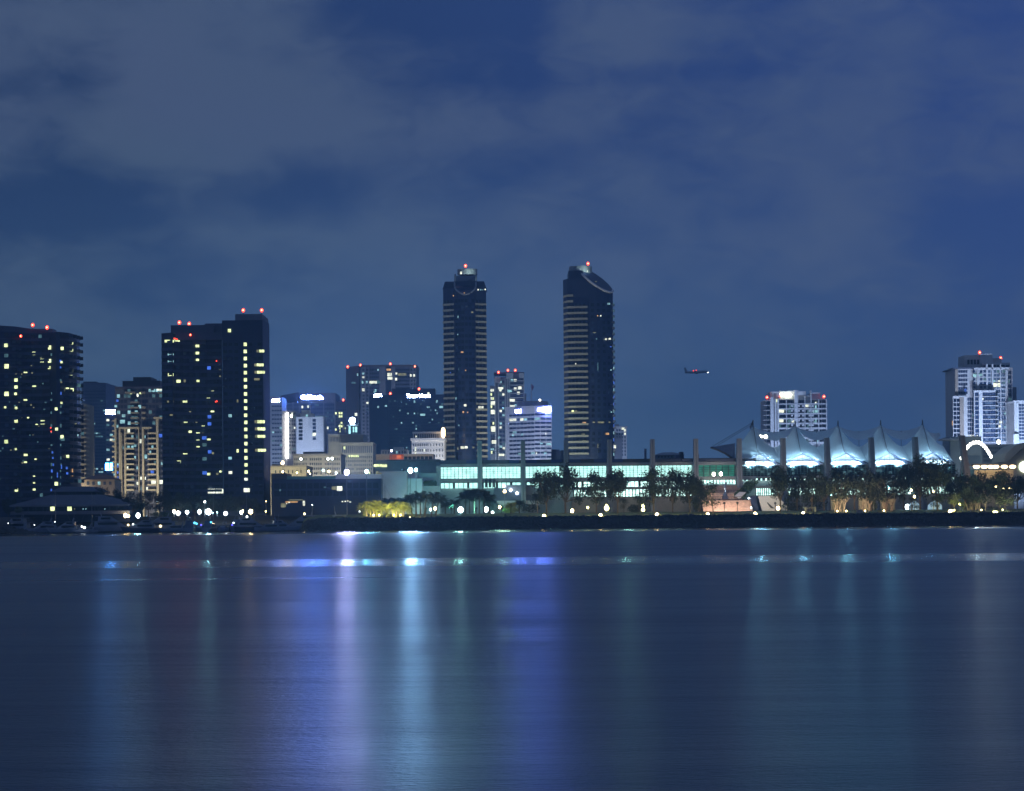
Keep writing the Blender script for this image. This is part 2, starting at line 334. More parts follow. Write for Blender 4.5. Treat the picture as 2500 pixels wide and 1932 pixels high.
def wash(root, at_, to, power, col=(1, 1, 1), spot=70, blend=.8, fixture=True, r=.6):
    """an added spotlight, with a housing only if fixture is set, at world point at_, aimed at to"""
    a = Vector(at_); d = (Vector(to)-a).normalized()
    if fixture: MB().tube([(a.x, a.y, min(GZ, a.z)-.5), (a.x, a.y, a.z-.3)], .15, 6).tube([a-d*.5, a-d*.1], [.3, .5], 8).build('floodlight', 'dark_metal', root)
    ld = bpy.data.lights.new('added_spotlight', 'SPOT'); ld.energy = power; ld.color = col; ld.spot_size = R(spot); ld.spot_blend = blend; ld.shadow_soft_size = r
    o = bpy.data.objects.new('added_spotlight', ld); C.objects.link(o); o.parent = root; o.location = a - wloc(root)
    o.rotation_euler = d.to_track_quat('-Z', 'Y').to_euler(); return o
# ------------------------------------------------------------------ towers and blocks
def strip(poly_line, D, z0, z1, out, m, name, parent, thick=.35):
    """a balcony front following a line of (px, extra depth) points"""
    mb = MB(); pts = [(PX(px, D+dd), D+dd-out) for px, dd in poly_line]; n = len(pts)
    mb.prism(pts + [(x, y+thick) for x, y in reversed(pts)], z0, z1); return mb.build(name, m, parent)
# hotel tower at the left edge of the photo
b = Bld('hotel_tower', 'dark curved hotel tower cut by the left edge with scattered yellow windows', 'hotel', 80, 860, 'pair of dark curved hotel towers')
D = 860; lineA = [(-60, -2), (-20, 0), (20, 2), (50, 4), (50.5, 9), (80, 10.5), (105, 10), (125, 8), (140, 5), (150, 5), (172, 10), (190, 20), (197, 32)]
ptsA = [(PX(p, D+d), D+d) for p, d in lineA]
ztA = PZ(811, 865, 100)
MB().prism(ptsA + [(PX(197, 905), 905), (PX(-60, 905), 905)], GZ-.5, ztA).build('wall', 'navy_wall', b.r)
zr = PZ(795, 875, 20)
MB().prism([(PX(-55, 868), 868), (PX(40, 870), 870), (PX(100, 874), 874), (PX(150, 880), 880), (PX(172, 889), 889), (PX(172, 900), 900), (PX(-55, 900), 900)], ztA, ztA, top=lambda x, y: zr-(x-PX(0, 870))*.13 if x > PX(0, 870) else zr).build('roof_parapet', 'slate', b.r)
b.box('roof_unit', 78, 128, 803, 812, 'slate_light', 22, 30)
b.box('roof_unit', 167, 187, 820, 828, 'slate_light', 24, 32)
fl = (ztA-PZ(1235, 860, 50))/25
for j in range(1, 25):
    z = ztA-j*fl
    strip([(52, 9), (80, 10.5), (105, 10), (124, 8.2)], D, z-.45, z+.55, 1.4, 'rail', 'balcony', b.r)
    strip([(-58, -2), (-20, 0), (20, 2), (49, 4)], D, z-.3, z+.2, .35, 'slate', 'floor_band', b.r)
    strip([(150, 5), (172, 10), (190, 20), (193, 26)], D, z-.3, z+.15, .3, 'slate', 'floor_band', b.r)
for (x, y, s) in [(55,238,9),(60,430,11),(60,682,11),(47,805,5),(57,1120,9),(147,556,8),(147,620,8),(143,682,6),(147,812,6),(147,932,8),(145,1188,5),(150,1562,8),(233,497,9),(310,312,8),(385,378,9),(458,258,10),(455,380,9),(452,442,7),
      (313,622,9),(233,748,9),(258,897,5),(390,942,10),(335,955,6),(236,1250,10),(233,1315,8),(325,1277,5),(303,1062,3),(448,1190,4),(312,1440,5),(312,1500,5),(313,1562,7),(570,267,8),(563,392,5),(515,820,7),(518,1005,7),(568,1075,8),
      (516,1505,9),(620,1255,7),(617,640,8),(660,645,8),(653,522,6),(690,468,6),(657,282,6),(692,285,5),(662,220,5),(693,957,4),(562,765,5),(561,575,4)]:
    px, py = x/3.75, 780+y/3.75; dd = 0
    for (p0, d0), (p1, d1) in zip(lineA, lineA[1:]):
        if p0 <= px <= p1: dd = d0+(d1-d0)*(px-p0)/(p1-p0)
    b.lit(px, py, s*.88, s*.95, 'warm' if s > 4 else 'warm_dim', D+dd-.6)
for j in range(24):
    for p, d in [(8, 1.4), (28, 2.6), (40, 3.4), (60, 9.4), (74, 10.2), (92, 10.3), (112, 9.4), (132, 6.6), (144, 5), (156, 6.2), (165, 8.3), (176, 12), (184, 16.5), (191, 21)]:
        q = P(p, 0, D+d); b.w.append((q.x, D+d-.15, ztA-(j+.45)*fl, 1.5, 1.3, 0, rnd.choice(['glass_dark', 'glass_dark', 'glass_blue', 'cool_dim'] if rnd.random() < .10 else ['glass_dark', 'glass_blue']), .3))
for j in range(23):
    for p, d in ((126, 7.5), (148, 5)):
        if rnd.random() < (.25+.03*j): b.lit(p+rnd.uniform(-1, 1), 850+j*15.8, rnd.uniform(1.5, 4), rnd.uniform(4, 8), rnd.choice(['cool_dim', 'blue', 'glass_pale', 'cool_dim']), D+d-.3)  # glowing blue panes stand in for reflections up the facade
for j in range(26): b.lit(rnd.uniform(-4, 120), rnd.uniform(860, 1190), rnd.uniform(2, 4), rnd.uniform(2, 4), rnd.choice(['warm_dim', 'cool_dim', 'cool_dim', 'warm_dim']), D-.3)
for px, py in ((80, 794), (115, 800), (51, 821)): b.beacon(px, py, 872 if py < 810 else 861, .8 if py < 810 else .6)
for (px, py, m, w, h) in [(124, 1045, 'red_lamp', 2, 3), (125, 1054, 'red_lamp', 2, 3), (10, 1120, 'amber', 3, 2), (28, 1104, 'amber', 2, 4), (24, 1119, 'amber', 4, 2), (140, 1160, 'blue', 2, 12), (163, 1143, 'blue', 4, 6), (164, 1156, 'blue', 4, 5), (177, 1150, 'amber', 2, 26), (150, 1140, 'blue', 2, 10), (128, 1105, 'blue', 3, 5), (129, 1118, 'blue', 3, 5), (130, 1135, 'blue', 3, 6), (190, 1063, 'cool', 2, 5)]:
    b.lit(px, py, w, h, m, 864.2 if px < 170 else 872)
b.done(140)

# second hotel tower
b = Bld('hotel_tower', 'dark twin-slab hotel tower with one column of yellow stair windows and four red roof lamps', 'hotel', 530, 860, 'pair of dark curved hotel towers')
zt = PZ(812, 860, 410); zs = PZ(782, 860, 600)
lineB = [(397.5, 4), (425, 0), (425.6, 4), (450, 7), (480, 9.5), (510, 10.2), (545, 9)]
MB().prism([(PX(p, D+d), D+d) for p, d in lineB] + [(PX(545, 900), 900), (PX(399, 900), 900)], GZ-.5, zt).build('wall', 'navy_wall', b.r)
MB().prism([(PX(545.5, D), D), (PX(644.5, D), D), (PX(661, D+16), D+16), (PX(658, 905), 905), (PX(545.5, 905), 905)], GZ-.5, zs).build('wall', 'navy_slab', b.r)
MB().prism([(PX(645, D-.3), D-.3), (PX(650, D+4), D+4), (PX(650, D+6), D+6), (PX(645, D+2), D+2)], GZ, zs+.4).build('corner_fin', 'slate', b.r)
b.box('penthouse', 417, 522, 794, 813, 'slate', 12, 30); b.box('penthouse', 500, 545, 790, 813, 'slate', 14, 34)
b.box('penthouse', 574, 640, 767, 783, 'slate_light', 8, 30)
b.box('roof_unit', 470, 500, 822, 840, 'slate_light', 4.5, 7)
b.box('roof_parapet', 427, 545, 812, 830, 'slate', 2.5, 4)
fl = (PZ(841, 860, 599)-PZ(1221, 860, 599))/22
z0 = PZ(841, 860, 599)
for j in range(-1, 24):
    z = z0-j*fl-1.6
    if j > 0 or True:
        if z < zt-3: strip([(427, 4), (450, 7), (480, 9.5), (510, 10.2), (543, 9)], D, z-.5, z+.5, 1.4, 'rail', 'balcony', b.r)
        if z < zt-.8: strip([(398, 4), (424, .3)], D, z-.45, z+.6, 1.0, 'rail', 'balcony', b.r)
    if z < zs-5: strip([(646, 1.2), (660, 14.8)], D, z-.2, z+.25, .35, 'slate', 'floor_band', b.r)
LB = [(292,300,26,20),(292,350,24,20),(292,395,22,20),(160,547,30,22),(203,545,14,20),(296,540,20,26),(398,622,18,18),(205,686,32,22),(368,672,24,20),(397,765,24,26),(241,763,14,14),(210,827,26,22),(285,830,14,14),(333,867,22,22),
      (242,900,22,16),(296,916,26,24),(330,914,12,14),(371,960,26,26),(295,965,24,20),(296,1012,24,26),(207,1062,32,24),(400,1052,14,20),(163,1111,28,20),(371,1197,22,20),(430,1195,16,16),(452,1170,14,30),(448,472,12,14),(450,520,10,26),
      (95,267,70,18),(150,262,40,18),(105,360,44,14),(105,408,44,14),(105,502,40,22),(103,689,48,14),(110,783,24,10),(390,1315,56,34),(446,1315,60,34),(515,193,22,24),(520,788,24,22),(520,1084,24,20),(522,1185,26,20),(572,685,10,22),(573,1033,14,24),
      (732,336,60,20),(722,433,72,20),(727,484,80,20),(707,533,40,16),(727,830,78,22),(730,880,80,22),(730,932,80,20),(733,1029,85,20),(636,1308,44,30),(632,1232,24,20)]
for (x, y, w, h) in LB:
    px, py = 380+x/2.862, 740+y/2.862; dd = 0
    for (p0, d0), (p1, d1) in zip(lineB, lineB[1:]):
        if p0 <= px <= p1: dd = d0+(d1-d0)*(px-p0)/(p1-p0)
    m = 'warm'
    if w*h < 300: m = 'warm_dim'
    if (x, y) in ((105,360),(105,408),(520,788),(520,1084)): m = 'cool'
    if (x, y) in ((105,502),): m = 'warm'
    if (x, y) in ((707,533),(110,783),(103,689)): m = 'warm_dim'
    if y > 1180 and y < 1340 and x in (390, 446, 522, 632, 636): m = 'white'
    k = .349*.92
    if w > 50:                                   # a wide lit strip is several panes
        n = 3 if w < 70 else 4
        for q in range(n): b.lit(px+(q-(n-1)/2)*w*k/n, py, w*k/n*.86, h*k, m if q > 0 or x < 700 else 'warm_dim', D+dd-.5)
    else: b.lit(px, py, w*k, h*k, m, D+dd-.5)
for j in range(19): b.lit(598.7+j*.12, 841+j*17.32, 7.2, 8.2, 'warm', D)
for (x, y) in [(425,405),(428,687),(420,690),(130,248),(140,250),(150,254)]: b.lit(380+x/2.862, 740+y/2.862, 2.2, 3, 'red_lamp', D-.8 if x < 200 else D+8)
for j in range(22):
    z = z0-j*fl
    for p in (553, 566, 580, 614, 626, 637):
        b.w.append((PX(p, D), D, z, 1.5, 1.2, 0, 'glass_dark' if rnd.random() < .8 else 'glass_blue', .3))
    for p, d in ((404, 3.1), (412, 2), (420, .7), (436, 5), (452, 7.2), (468, 8.5), (484, 9.7), (500, 10), (514, 10.2), (530, 9.6)):
        if p > 424 and z > zt-6: continue
        m = 'glass_dark' if rnd.random() < .8 else 'glass_blue'
        if 485 < p < 530 and rnd.random() < .35+.02*j: m = rnd.choice(['cool_dim', 'blue', 'glass_blue', 'glass_pale'])
        b.w.append((PX(p, D+d), D+d-.1, z-.1, 1.7, 1.3, 0, m, .3))
for px, py in ((438, 788), (462, 791), (594, 758), (639, 758)): b.beacon(px, py, 875, .8)
b.beacon(465, 818, 861, .5)
b.done(160)

# thin beige balcony block seen between the left tower and the dark office
b = Bld('apartment_block', 'narrow beige apartment block with stacked balconies against the left hotel tower', 'apartment building', 204, 1000)
b.box('wall', 196, 205, 985, None, 'beige_dim', 1, 25)
for j in range(18): b.box('balcony', 197, 210, 989+j*11, 993+j*11, 'beige', -.5, 8)
b.face((198, 1000.6), (205, 1000.6), 993, 1180, 1, 17, .5, .5)
b.done()
b = Bld('office_tower', 'plain dark office tower with a few cyan windows right of the left hotel tower', 'office building', 228, 1500)
b.box('wall', 199, 258, 935, None, 'slate', 0, 40); b.box('roof_unit', 203, 235, 932, 936, 'roof_dark', 5, 20)
def modc(i, j, m):
    if j in (13, 14) : return rnd.choice(['cool_dim', 'glass_blue', 'cool'])
    if j > 23: return rnd.choice(['cool', 'warm_dim', 'cool_dim', 'glass_blue', 'glass_dark'])
    return m
b.face((201, 1500), (257, 1500), 952, 1165, 9, 27, .8, .45, 'glass_blue', ['cool', 'cool_dim'], .035, mod=modc)
b.done()
b = Bld('office_block', 'blue-grey block with a glowing white sign along its top left of the beige condominium', 'office building', 270, 1400)
b.box('wall', 258, 286, 996, None, 'slate_light', 0, 30)
b.sign('PARK', 259, 283, 1001, 1012, 'sign_white', 1399.6, .05)
b.face((259, 1400), (284, 1400), 1020, 1165, 3, 12, .86, .42, 'glass_blue', ['cool', 'white', 'cool_dim'], .35)
b.lit(262, 1140, 9, 18, 'cyan_sign'); b.lit(272, 1140, 6, 18, 'cyan_sign'); b.lit(256.5, 1140, 1, 18, 'blue')
b.done()
# beige condominium with dark crown
b = Bld('condominium_tower', 'beige framed condominium tower with a dark stepped crown between the two hotel towers', 'apartment building', 335, 1050)
b.box('wall', 281, 397, 949, None, 'slate', 3, 34); b.box('crown', 299, 390, 930, 951, 'roof_dark', 6, 30); b.box('crown', 325, 368, 921, 932, 'roof_dark', 8, 26)
b.box('roof_slab', 280, 398, 944, 950, 'slate', 1.4, 36)
k = 844/160
def cx(x): return 260+x/k
def cy(y): return 900+y/k
for (x0, x1, yt) in [(225, 245, 760), (455, 478, 760), (637, 665, 640), (157, 172, 760), (178, 192, 825), (407, 416, 760), (100, 118, 640)]:
    b.box('pilaster', cx(x0), cx(x1), cy(yt), None, 'beige', .2, 4)
for (x0, x1, y) in [(157, 415, 765), (455, 580, 765), (605, 722, 635), (455, 580, 775)][:3]: b.box('cornice', cx(x0), cx(x1), cy(y-12), cy(y+10), 'beige', -.6, 3.4)
for j in range(12):
    y = 832+j*66.5
    b.box('balcony', cx(244), cx(352), cy(y-9), cy(y+11), 'beige', -.4, 3.2)
    b.box('balcony', cx(529), cx(637), cy(y-9), cy(y+11), 'beige', -.4, 3.2)
    b.box('balcony', cx(70), cx(102), cy(y-170), cy(y-150), 'beige', -.2, 3)
for j in range(5):
    b.box('balcony', cx(308), cx(412), cy(436+j*67-10), cy(436+j*67+10), 'beige_dim', 0, 3.2)
    if 0 < j < 4: b.box('balcony', cx(450), cx(500), cy(436+j*67-14), cy(436+j*67+14), 'beige_dim', .2, 3.2)
b.box('balcony', cx(236), cx(355), cy(298), cy(322), 'beige_dim', .2, 3); b.box('balcony', cx(440), cx(493), cy(298), cy(322), 'beige_dim', .2, 3); b.box('balcony', cx(655), cx(718), cy(298), cy(322), 'beige_dim', .2, 3)
for (x0, x1, y0, rows, cols) in [(246, 350, 780, 12, 3), (352, 406, 780, 12, 2), (416, 453, 780, 12, 1), (480, 527, 780, 12, 2), (545, 637, 842, 11, 3), (667, 722, 660, 13, 2), (194, 224, 790, 12, 1), (120, 155, 650, 14, 1)]:
    b.face((cx(x0), 1053), (cx(x1), 1053), cy(y0), cy(1580 if y0 > 700 else 1520), cols, rows, .8, .55, 'glass_dark', ['cool_dim', 'glass_pale', 'white', 'cool'], .13)
b.face((cx(130), 1053), (cx(720), 1053), cy(250), cy(740), 13, 7, .8, .6, 'glass_blue', ['cool_dim', 'glass_pale', 'cool'], .3)
for (x, y, w, h, m) in [(285, 805, 30, 50, 'white'), (432, 937, 36, 50, 'white'), (498, 1135, 44, 50, 'cool'), (178, 1072, 30, 60, 'white'), (285, 1012, 30, 35, 'cool'), (368, 995, 30, 30, 'cool'), (205, 685, 60, 46, 'cool'), (220, 608, 40, 36, 'cool'), (700, 865, 50, 44, 'blue'), (605, 1462, 60, 44, 'white'), (695, 1462, 60, 50, 'white'), (590, 1332, 44, 34, 'blue'), (145, 1260, 16, 30, 'blue'), (145, 1340, 16, 30, 'blue'), (148, 1400, 16, 24, 'blue'), (680, 270, 60, 30, 'white'), (590, 268, 40, 30, 'glass_pale'), (315, 318, 22, 22, 'warm'), (437, 318, 22, 22, 'warm'), (400, 345, 20, 40, 'white'), (120, 485, 30, 28, 'cool'), (140, 415, 26, 28, 'blue')]:
    b.lit(cx(x), cy(y), w/k, h/k, m, 1052.6)
b.done(130)
# low red-roofed house
b = Bld('low_house', 'low cream building with a hipped terracotta roof beside the beige condominium', 'building', 240, 980)
b.box('wall', 199, 280, 1171, None, 'vault', 1, 18)
x0, x1 = PX(197, 980), PX(282, 980); ze = PZ(1171, 980, 240); zp = PZ(1157, 980, 240)
MB().add([(x0, 980, ze), (x1, 980, ze), (x1, 1000, ze), (x0, 1000, ze), (x0+6, 990, zp), (x1-6, 990, zp)], [(0, 1, 5, 4), (1, 2, 5), (2, 3, 4, 5), (3, 0, 4), (3, 2, 1, 0)]).build('roof', 'tile_roof', b.r)
b.face((208, 981), (276, 981), 1174, 1187, 5, 1, .45, .6, 'glass_pale', ['white', 'cool'], .3); b.done()
# waterside pavilion
b = Bld('pavilion', 'low wide waterside pavilion with two sloped dark roofs and two bright yellow windows', 'restaurant building', 175, 838)
def hip(x0, x1, y0, y1, ze, zp, inset, m, d):
    return MB().add([(x0, y0, ze), (x1, y0, ze), (x1, y1, ze), (x0, y1, ze), (x0+inset, y0+d, zp), (x1-inset, y0+d, zp), (x1-inset, y1-d, zp), (x0+inset, y1-d, zp)],
       [(0, 1, 5, 4), (1, 2, 6, 5), (2, 3, 7, 6), (3, 0, 4, 7), (4, 5, 6, 7), (3, 2, 1, 0)]).build('roof', m, b.r)
zz = lambda py: PZ(py, 838, 180)
hip(PX(28, 836), PX(318, 836), 833, 875, zz(1233), zz(1208), 13, 'slate', 10)
b.box('clerestory', 125, 235, 1199, 1210, 'navy_wall', 12, 30)
hip(PX(120, 846), PX(240, 846), 846, 872, zz(1200), zz(1187), 4, 'slate', 5)
MB().box(PX(28, 836), PX(318, 836), 832.6, 834, zz(1237), zz(1233)).build('fascia', 'slate_light', b.r)
MB().box(PX(36, 838), PX(314, 838), 840, 870, GZ-2, zz(1236)).build('wall', 'navy_slab', b.r)
MB().box(PX(30, 838), PX(320, 838), 834, 840, zz(1256), zz(1248)).build('terrace_wall', 'slate_light', b.r)
for x in (428, 530): b.lit(x/3.12-9 if x == 428 else x/3.12, 1242.5, 10, 10, 'warm', 839.8)
for px in (203, 210, 256, 48, 182): b.lit(px, 1243, 2, 3, 'cool' if px > 200 else 'warm_dim', 839.8)
for q in range(14): b.w.append((PX(60+q*18, 840), 840, zz(1243), 2.2, 1.6, 0, 'glass_dark', .3))
b.done()
# dark glass hall by the marina
b = Bld('exhibition_hall', 'long low dark blue hall behind the boats, pale parapet on its right half', 'hall', 795, 850)
b.box('wall', 662, 930, 1170, None, 'navy_slab', 0, 40)
b.box('parapet', 662, 700, 1156, 1170.4, 'roof_dark', .5, 20); b.box('parapet', 700.3, 819, 1163, 1170.4, 'teal_wall', .8, 20); b.box('parapet', 819.3, 930, 1158, 1170.4, 'white_wall', .3, 20)  # lit and unlit lengths of the parapet put into its wall colours
for (px, py, w, h, m) in [(829, 1193, 13, 11, 'white'), (815, 1192, 10, 8, 'warm_dim'), (793, 1190, 5, 4, 'cool_dim'), (684, 1197, 4, 5, 'cool_dim'), (742, 1229, 5, 12, 'white'), (712, 1226, 30, 3, 'amber'), (722, 1221, 34, 2, 'warm_dim'), (706, 1227, 3, 3, 'white'), (700, 1230, 2, 2, 'white'), (836, 1225, 3, 2.4, 'white'), (843, 1224.5, 3, 2.4, 'white'), (849, 1223.5, 3, 2.4, 'white'), (855, 1226, 4, 2.4, 'white'), (692, 1234, 12, 10, 'warm_dim')]:
    b.lit(px, py, w, h, m)
b.face((668, 850), (925, 850), 1178, 1215, 16, 2, .8, .7, 'glass_dark'); b.done()
b = Bld('warehouse', 'low plain cream building above the dark hall, right of the second hotel tower', 'building', 706, 1000)
b.box('wall', 660, 748, 1139, None, 'beige', 0, 30); b.box('parapet', 659, 749, 1137, 1140, 'beige_dim', -.4, 30); b.box('roof_unit', 664, 690, 1133, 1138, 'slate_light', 6, 14)
b.face((668, 1000), (740, 1000), 1146, 1158, 7, 1, .25, .6, 'glass_dark'); b.done()
b = Bld('office_block', 'long cream four-storey block with rows of small square windows behind the dark hall', 'office building', 772, 1050)
b.box('wall', 716, 832, 1112, None, 'beige', 1, 30); b.box('cornice', 714, 833, 1108, 1113, 'beige_dim', 0, 31); b.box('roof_unit', 740, 790, 1103, 1109, 'slate_light', 8, 20)
b.face((718, 1051), (750, 1051), 1116, 1162, 9, 4, .45, .5, 'glass_dark'); b.face((755, 1051), (786, 1051), 1116, 1162, 6, 4, .6, .5, 'glass_dark', ['warm_dim'], .05); b.face((792, 1051), (830, 1051), 1116, 1162, 9, 4, .5, .5, 'glass_dark')
b.done()
# old stepped tower with cupola
b = Bld('stepped_tower', 'old cream stepped tower topped by a glowing lantern cupola', 'office building', 860, 1150)
b.box('wall', 832, 910, 1083, None, 'beige_dim', 0, 30); b.box('cornice', 830, 911, 1080.5, 1083.5, 'beige_dim', -1, 31)
b.box('wall', 802, 887, 1062, 1140, 'beige_dim', 6, 40); b.box('cornice', 801, 888, 1060, 1063, 'stone', 5.4, 41)
b.box('wall', 848, 875, 1040, 1062, 'stone', 14, 22)
for px in (850, 857, 866, 873): b.box('column', px-1, px+1, 1041, 1061, 'stone', 13, 14)
xa, xb, z1, z2 = PX(846, 1163), PX(877, 1163), PZ(1040, 1163, 860), PZ(1032, 1163, 860)
MB().add([(xa, 1162, z1), (xb, 1162, z1), (xb, 1173, z1), (xa, 1173, z1), ((xa+xb)/2, 1167, z2)], [(0, 1, 4), (1, 2, 4), (2, 3, 4), (3, 0, 4), (3, 2, 1, 0)]).build('roof', 'stone', b.r)
b.lit(853, 1050, 7, 18, 'lantern', 1164); b.lit(867, 1049, 11, 13, 'lantern', 1164)
MB().ball(P(860, 1027, 1166), 1.7, 10, 8).build('finial_lamp', 'lamp_cool', b.r)
b.face((834, 1150), (909, 1150), 1088, 1108, 15, 1, .45, .85, 'glass_blue'); b.face((834, 1150), (909, 1150), 1112, 1160, 15, 5, .42, .55, 'glass_dark', ['warm', 'warm_dim'], .12)
for px in (853, 858, 862, 866, 870, 874): b.lit(px, 1114, 3, 5, 'warm')
b.lit(841, 1094, 4, 7, 'warm'); b.face((804, 1156), (830, 1156), 1066, 1080, 7, 1, .4, .8, 'glass_blue'); b.done()
# narrow grid tower with sign behind second hotel tower
b = Bld('office_tower', 'narrow pale grid-fronted office tower with white sign, touching the second hotel tower', 'office building', 675, 1500)
b.box('wall', 655, 688, 969, None, 'pale_wall', 0, 30); b.sign('APEX', 663, 684, 974.5, 982, 'sign_white', 1499.6, .06)
b.face((663, 1500), (688, 1500), 987, 1135, 4, 14, .8, .36, 'glass_blue', ['cool_dim', 'cool'], .07); b.done()
b = Bld('office_block', 'narrow block with a continuous vertical string of white lights up its corner', 'office building', 700, 1300)
b.box('wall', 688, 722, 1004, None, 'slate_light', 0, 30); b.box('corner_panel', 688, 700, 1003, None, 'pale_wall', -.6, 10)
for j in range(16): MB().ball(P(701.5-(.5 if j % 2 else 0), 1012+j*6.9, 1298.6), .8, 8, 6, (1, 1, 1.5)).build('corner_lamp', 'lamp_string', b.r)
b.face((704, 1300), (722, 1300), 1006, 1110, 3, 12, .6, .5, 'glass_dark', ['cool_dim', 'white'], .12); b.done()
b = Bld('slab_hotel', 'pale lilac windowless slab with two columns of dark square windows', 'hotel', 757, 1200)
b.box('wall', 723, 789.5, 1018, None, 'white_wall', 0, 16); b.box('penthouse', 732, 765, 1010, 1018.5, 'pale_wall', 3, 12); b.box('penthouse', 736, 756, 1002, 1010.5, 'pale_wall', 5, 10); b.box('side_fin', 789.7, 791.5, 1016, None, 'slate_light', -1, 16)
b.box('wall', 721, 722.8, 1020, None, 'slate_light', 1, 16)
b.face((729, 1200), (738.5, 1200), 1022.5, 1076, 1, 6, 1, .72, 'glass_dark'); b.face((763, 1200), (771, 1200), 1022.5, 1076, 1, 6, 1, .72, 'glass_blue'); b.lit(767, 1061, 8, 7.5, 'white', 1199.8)
b.lit(749, 1015, 4, 5, 'cool', 1202.5); b.done()
b = Bld('bank_tower', 'wide dark office block with a long violet-white sign glowing on its blank top band', 'office building', 755, 1600)
b.box('wall', 690, 818, 983, None, 'slate', .6, 40); b.box('top_band', 731, 819, 960, 983.5, 'slate_light', 0, 40)
zq = PZ(983, 1600, 700)
MB().add([(PX(688, 1612), 1612, zq), (PX(731, 1600), 1600.2, zq), (PX(731, 1600), 1600.2, PZ(958, 1600, 731)), (PX(688, 1612), 1612, PZ(966, 1612, 688)), (PX(688, 1612), 1640, zq), (PX(731, 1600), 1640, zq), (PX(731, 1600), 1640, PZ(958, 1600, 731)), (PX(688, 1612), 1640, PZ(966, 1612, 688))],
   [(0, 1, 2, 3), (3, 2, 6, 7), (4, 0, 3, 7), (1, 5, 6, 2), (5, 4, 7, 6), (0, 4, 5, 1)]).build('top_band', 'brown_wall', b.r)
for px in (689, 700, 715, 730, 758, 790, 817): b.box('pilaster', px-1, px+1, 982, None, 'slate_light', -.2, 3)
b.sign('California', 735, 789, 964.5, 976, 'sign_violet', 1599.2, .05)
b.face((691, 1600.6), (817, 1600.6), 985, 1100, 26, 12, .8, .5, 'glass_blue', ['cool_dim'], .03, mod=lambda i, j, m: 'cool_dim' if j == 3 and i > 8 and rnd.random() < .6 else m)
for (px, py) in [(738, 994), (752, 993), (796, 1044), (800, 1045)]: b.lit(px, py, 4, 6, 'white')
b.done()
b = Bld('office_block', 'dark narrow block dotted with yellow windows under a single red roof lamp', 'office building', 833, 1560)
b.box('wall', 818.5, 849, 981, None, 'brown_wall', 0, 30); b.box('penthouse', 828, 846, 977, 981.5, 'slate', 4, 20); b.face((819, 1560), (849, 1560), 998, 1080, 7, 11, .5, .5, 'glass_dark', ['warm', 'warm_dim'], .10)
for (px, py) in [(820, 1009.5), (829, 1009), (834, 1009), (829, 1017), (834, 1017), (834, 1033), (829, 1041), (834, 1041), (820, 1049)]: b.lit(px, py, 4, 5, 'warm')
b.beacon(838, 977, 1560, 1.0); b.done()
# tall brown-blue tower with four red lamps
b = Bld('office_tower', 'tall wide tower with pale piers and four red lamps along its flat roof', 'office building', 930, 1500)
b.box('wall', 879, 1017, 895, None, 'slate', 0, 40); b.box('roof_parapet', 878, 1018, 891, 895.5, 'brown_wall', -.5, 41)
MB().prism([(PX(847, 1515), 1515), (PX(879, 1500), 1500.1), (PX(879, 1500), 1540), (PX(847, 1515), 1540)], GZ, PZ(893, 1500, 879)).build('wall', 'brown_wall', b.r)
for (a0, a1) in [(882, 893), (896.5, 901), (926, 941), (955, 964), (1000, 1016)]: b.box('pier', a0, a1, 895, None, 'slate_light', -.5, 2)
b.box('recess', 942, 954, 896, None, 'navy_slab', -.2, 2)
b.face((882, 1499.5), (901, 1499.5), 899, 1105, 2, 23, .5, .5, 'glass_dark', ['cool', 'white'], .08); b.face((902, 1500), (925, 1500), 899, 1105, 5, 23, .8, .5, 'glass_dark', ['cool', 'cool_dim', 'white'], .10)
b.face((965, 1500), (1000, 1500), 899, 1105, 7, 23, .8, .5, 'glass_dark', ['cool', 'white'], .06); b.face((1001, 1499.5), (1016, 1499.5), 899, 1105, 2, 23, .5, .5, 'glass_dark', ['white', 'cool'], .18)
b.face((850, 1513.5), (877, 1501), 899, 1105, 5, 23, .8, .45, 'glass_dark', ['cool_dim', 'warm_dim'], .06)
for (px, py, w, h, m) in [(911, 933.5, 18, 6, 'white'), (924, 934, 8, 6, 'cool_dim'), (951, 915, 11, 8, 'white'), (952, 924, 12, 6, 'white'), (949, 903, 10, 5, 'amber'), (982, 914.5, 20, 6, 'warm_dim'), (967, 926, 5, 6, 'white'), (887, 952, 6, 7, 'white'), (885, 933.5, 4, 6, 'cool'), (895.5, 933.5, 4, 6, 'cool'), (1003, 917, 4, 6, 'white'), (1011, 917, 4, 6, 'white'), (869, 1012, 6, 7, 'white'), (863, 935, 10, 4, 'cool_dim'), (873, 915, 3, 6, 'cool'), (917, 954, 4, 7, 'cool')]: b.lit(px, py, w, h, m, 1499.4)
for px, py in ((849, 896), (880, 892), (953, 889), (1013, 895)): b.beacon(px, py, 1500, 1.05)
b.done(150)
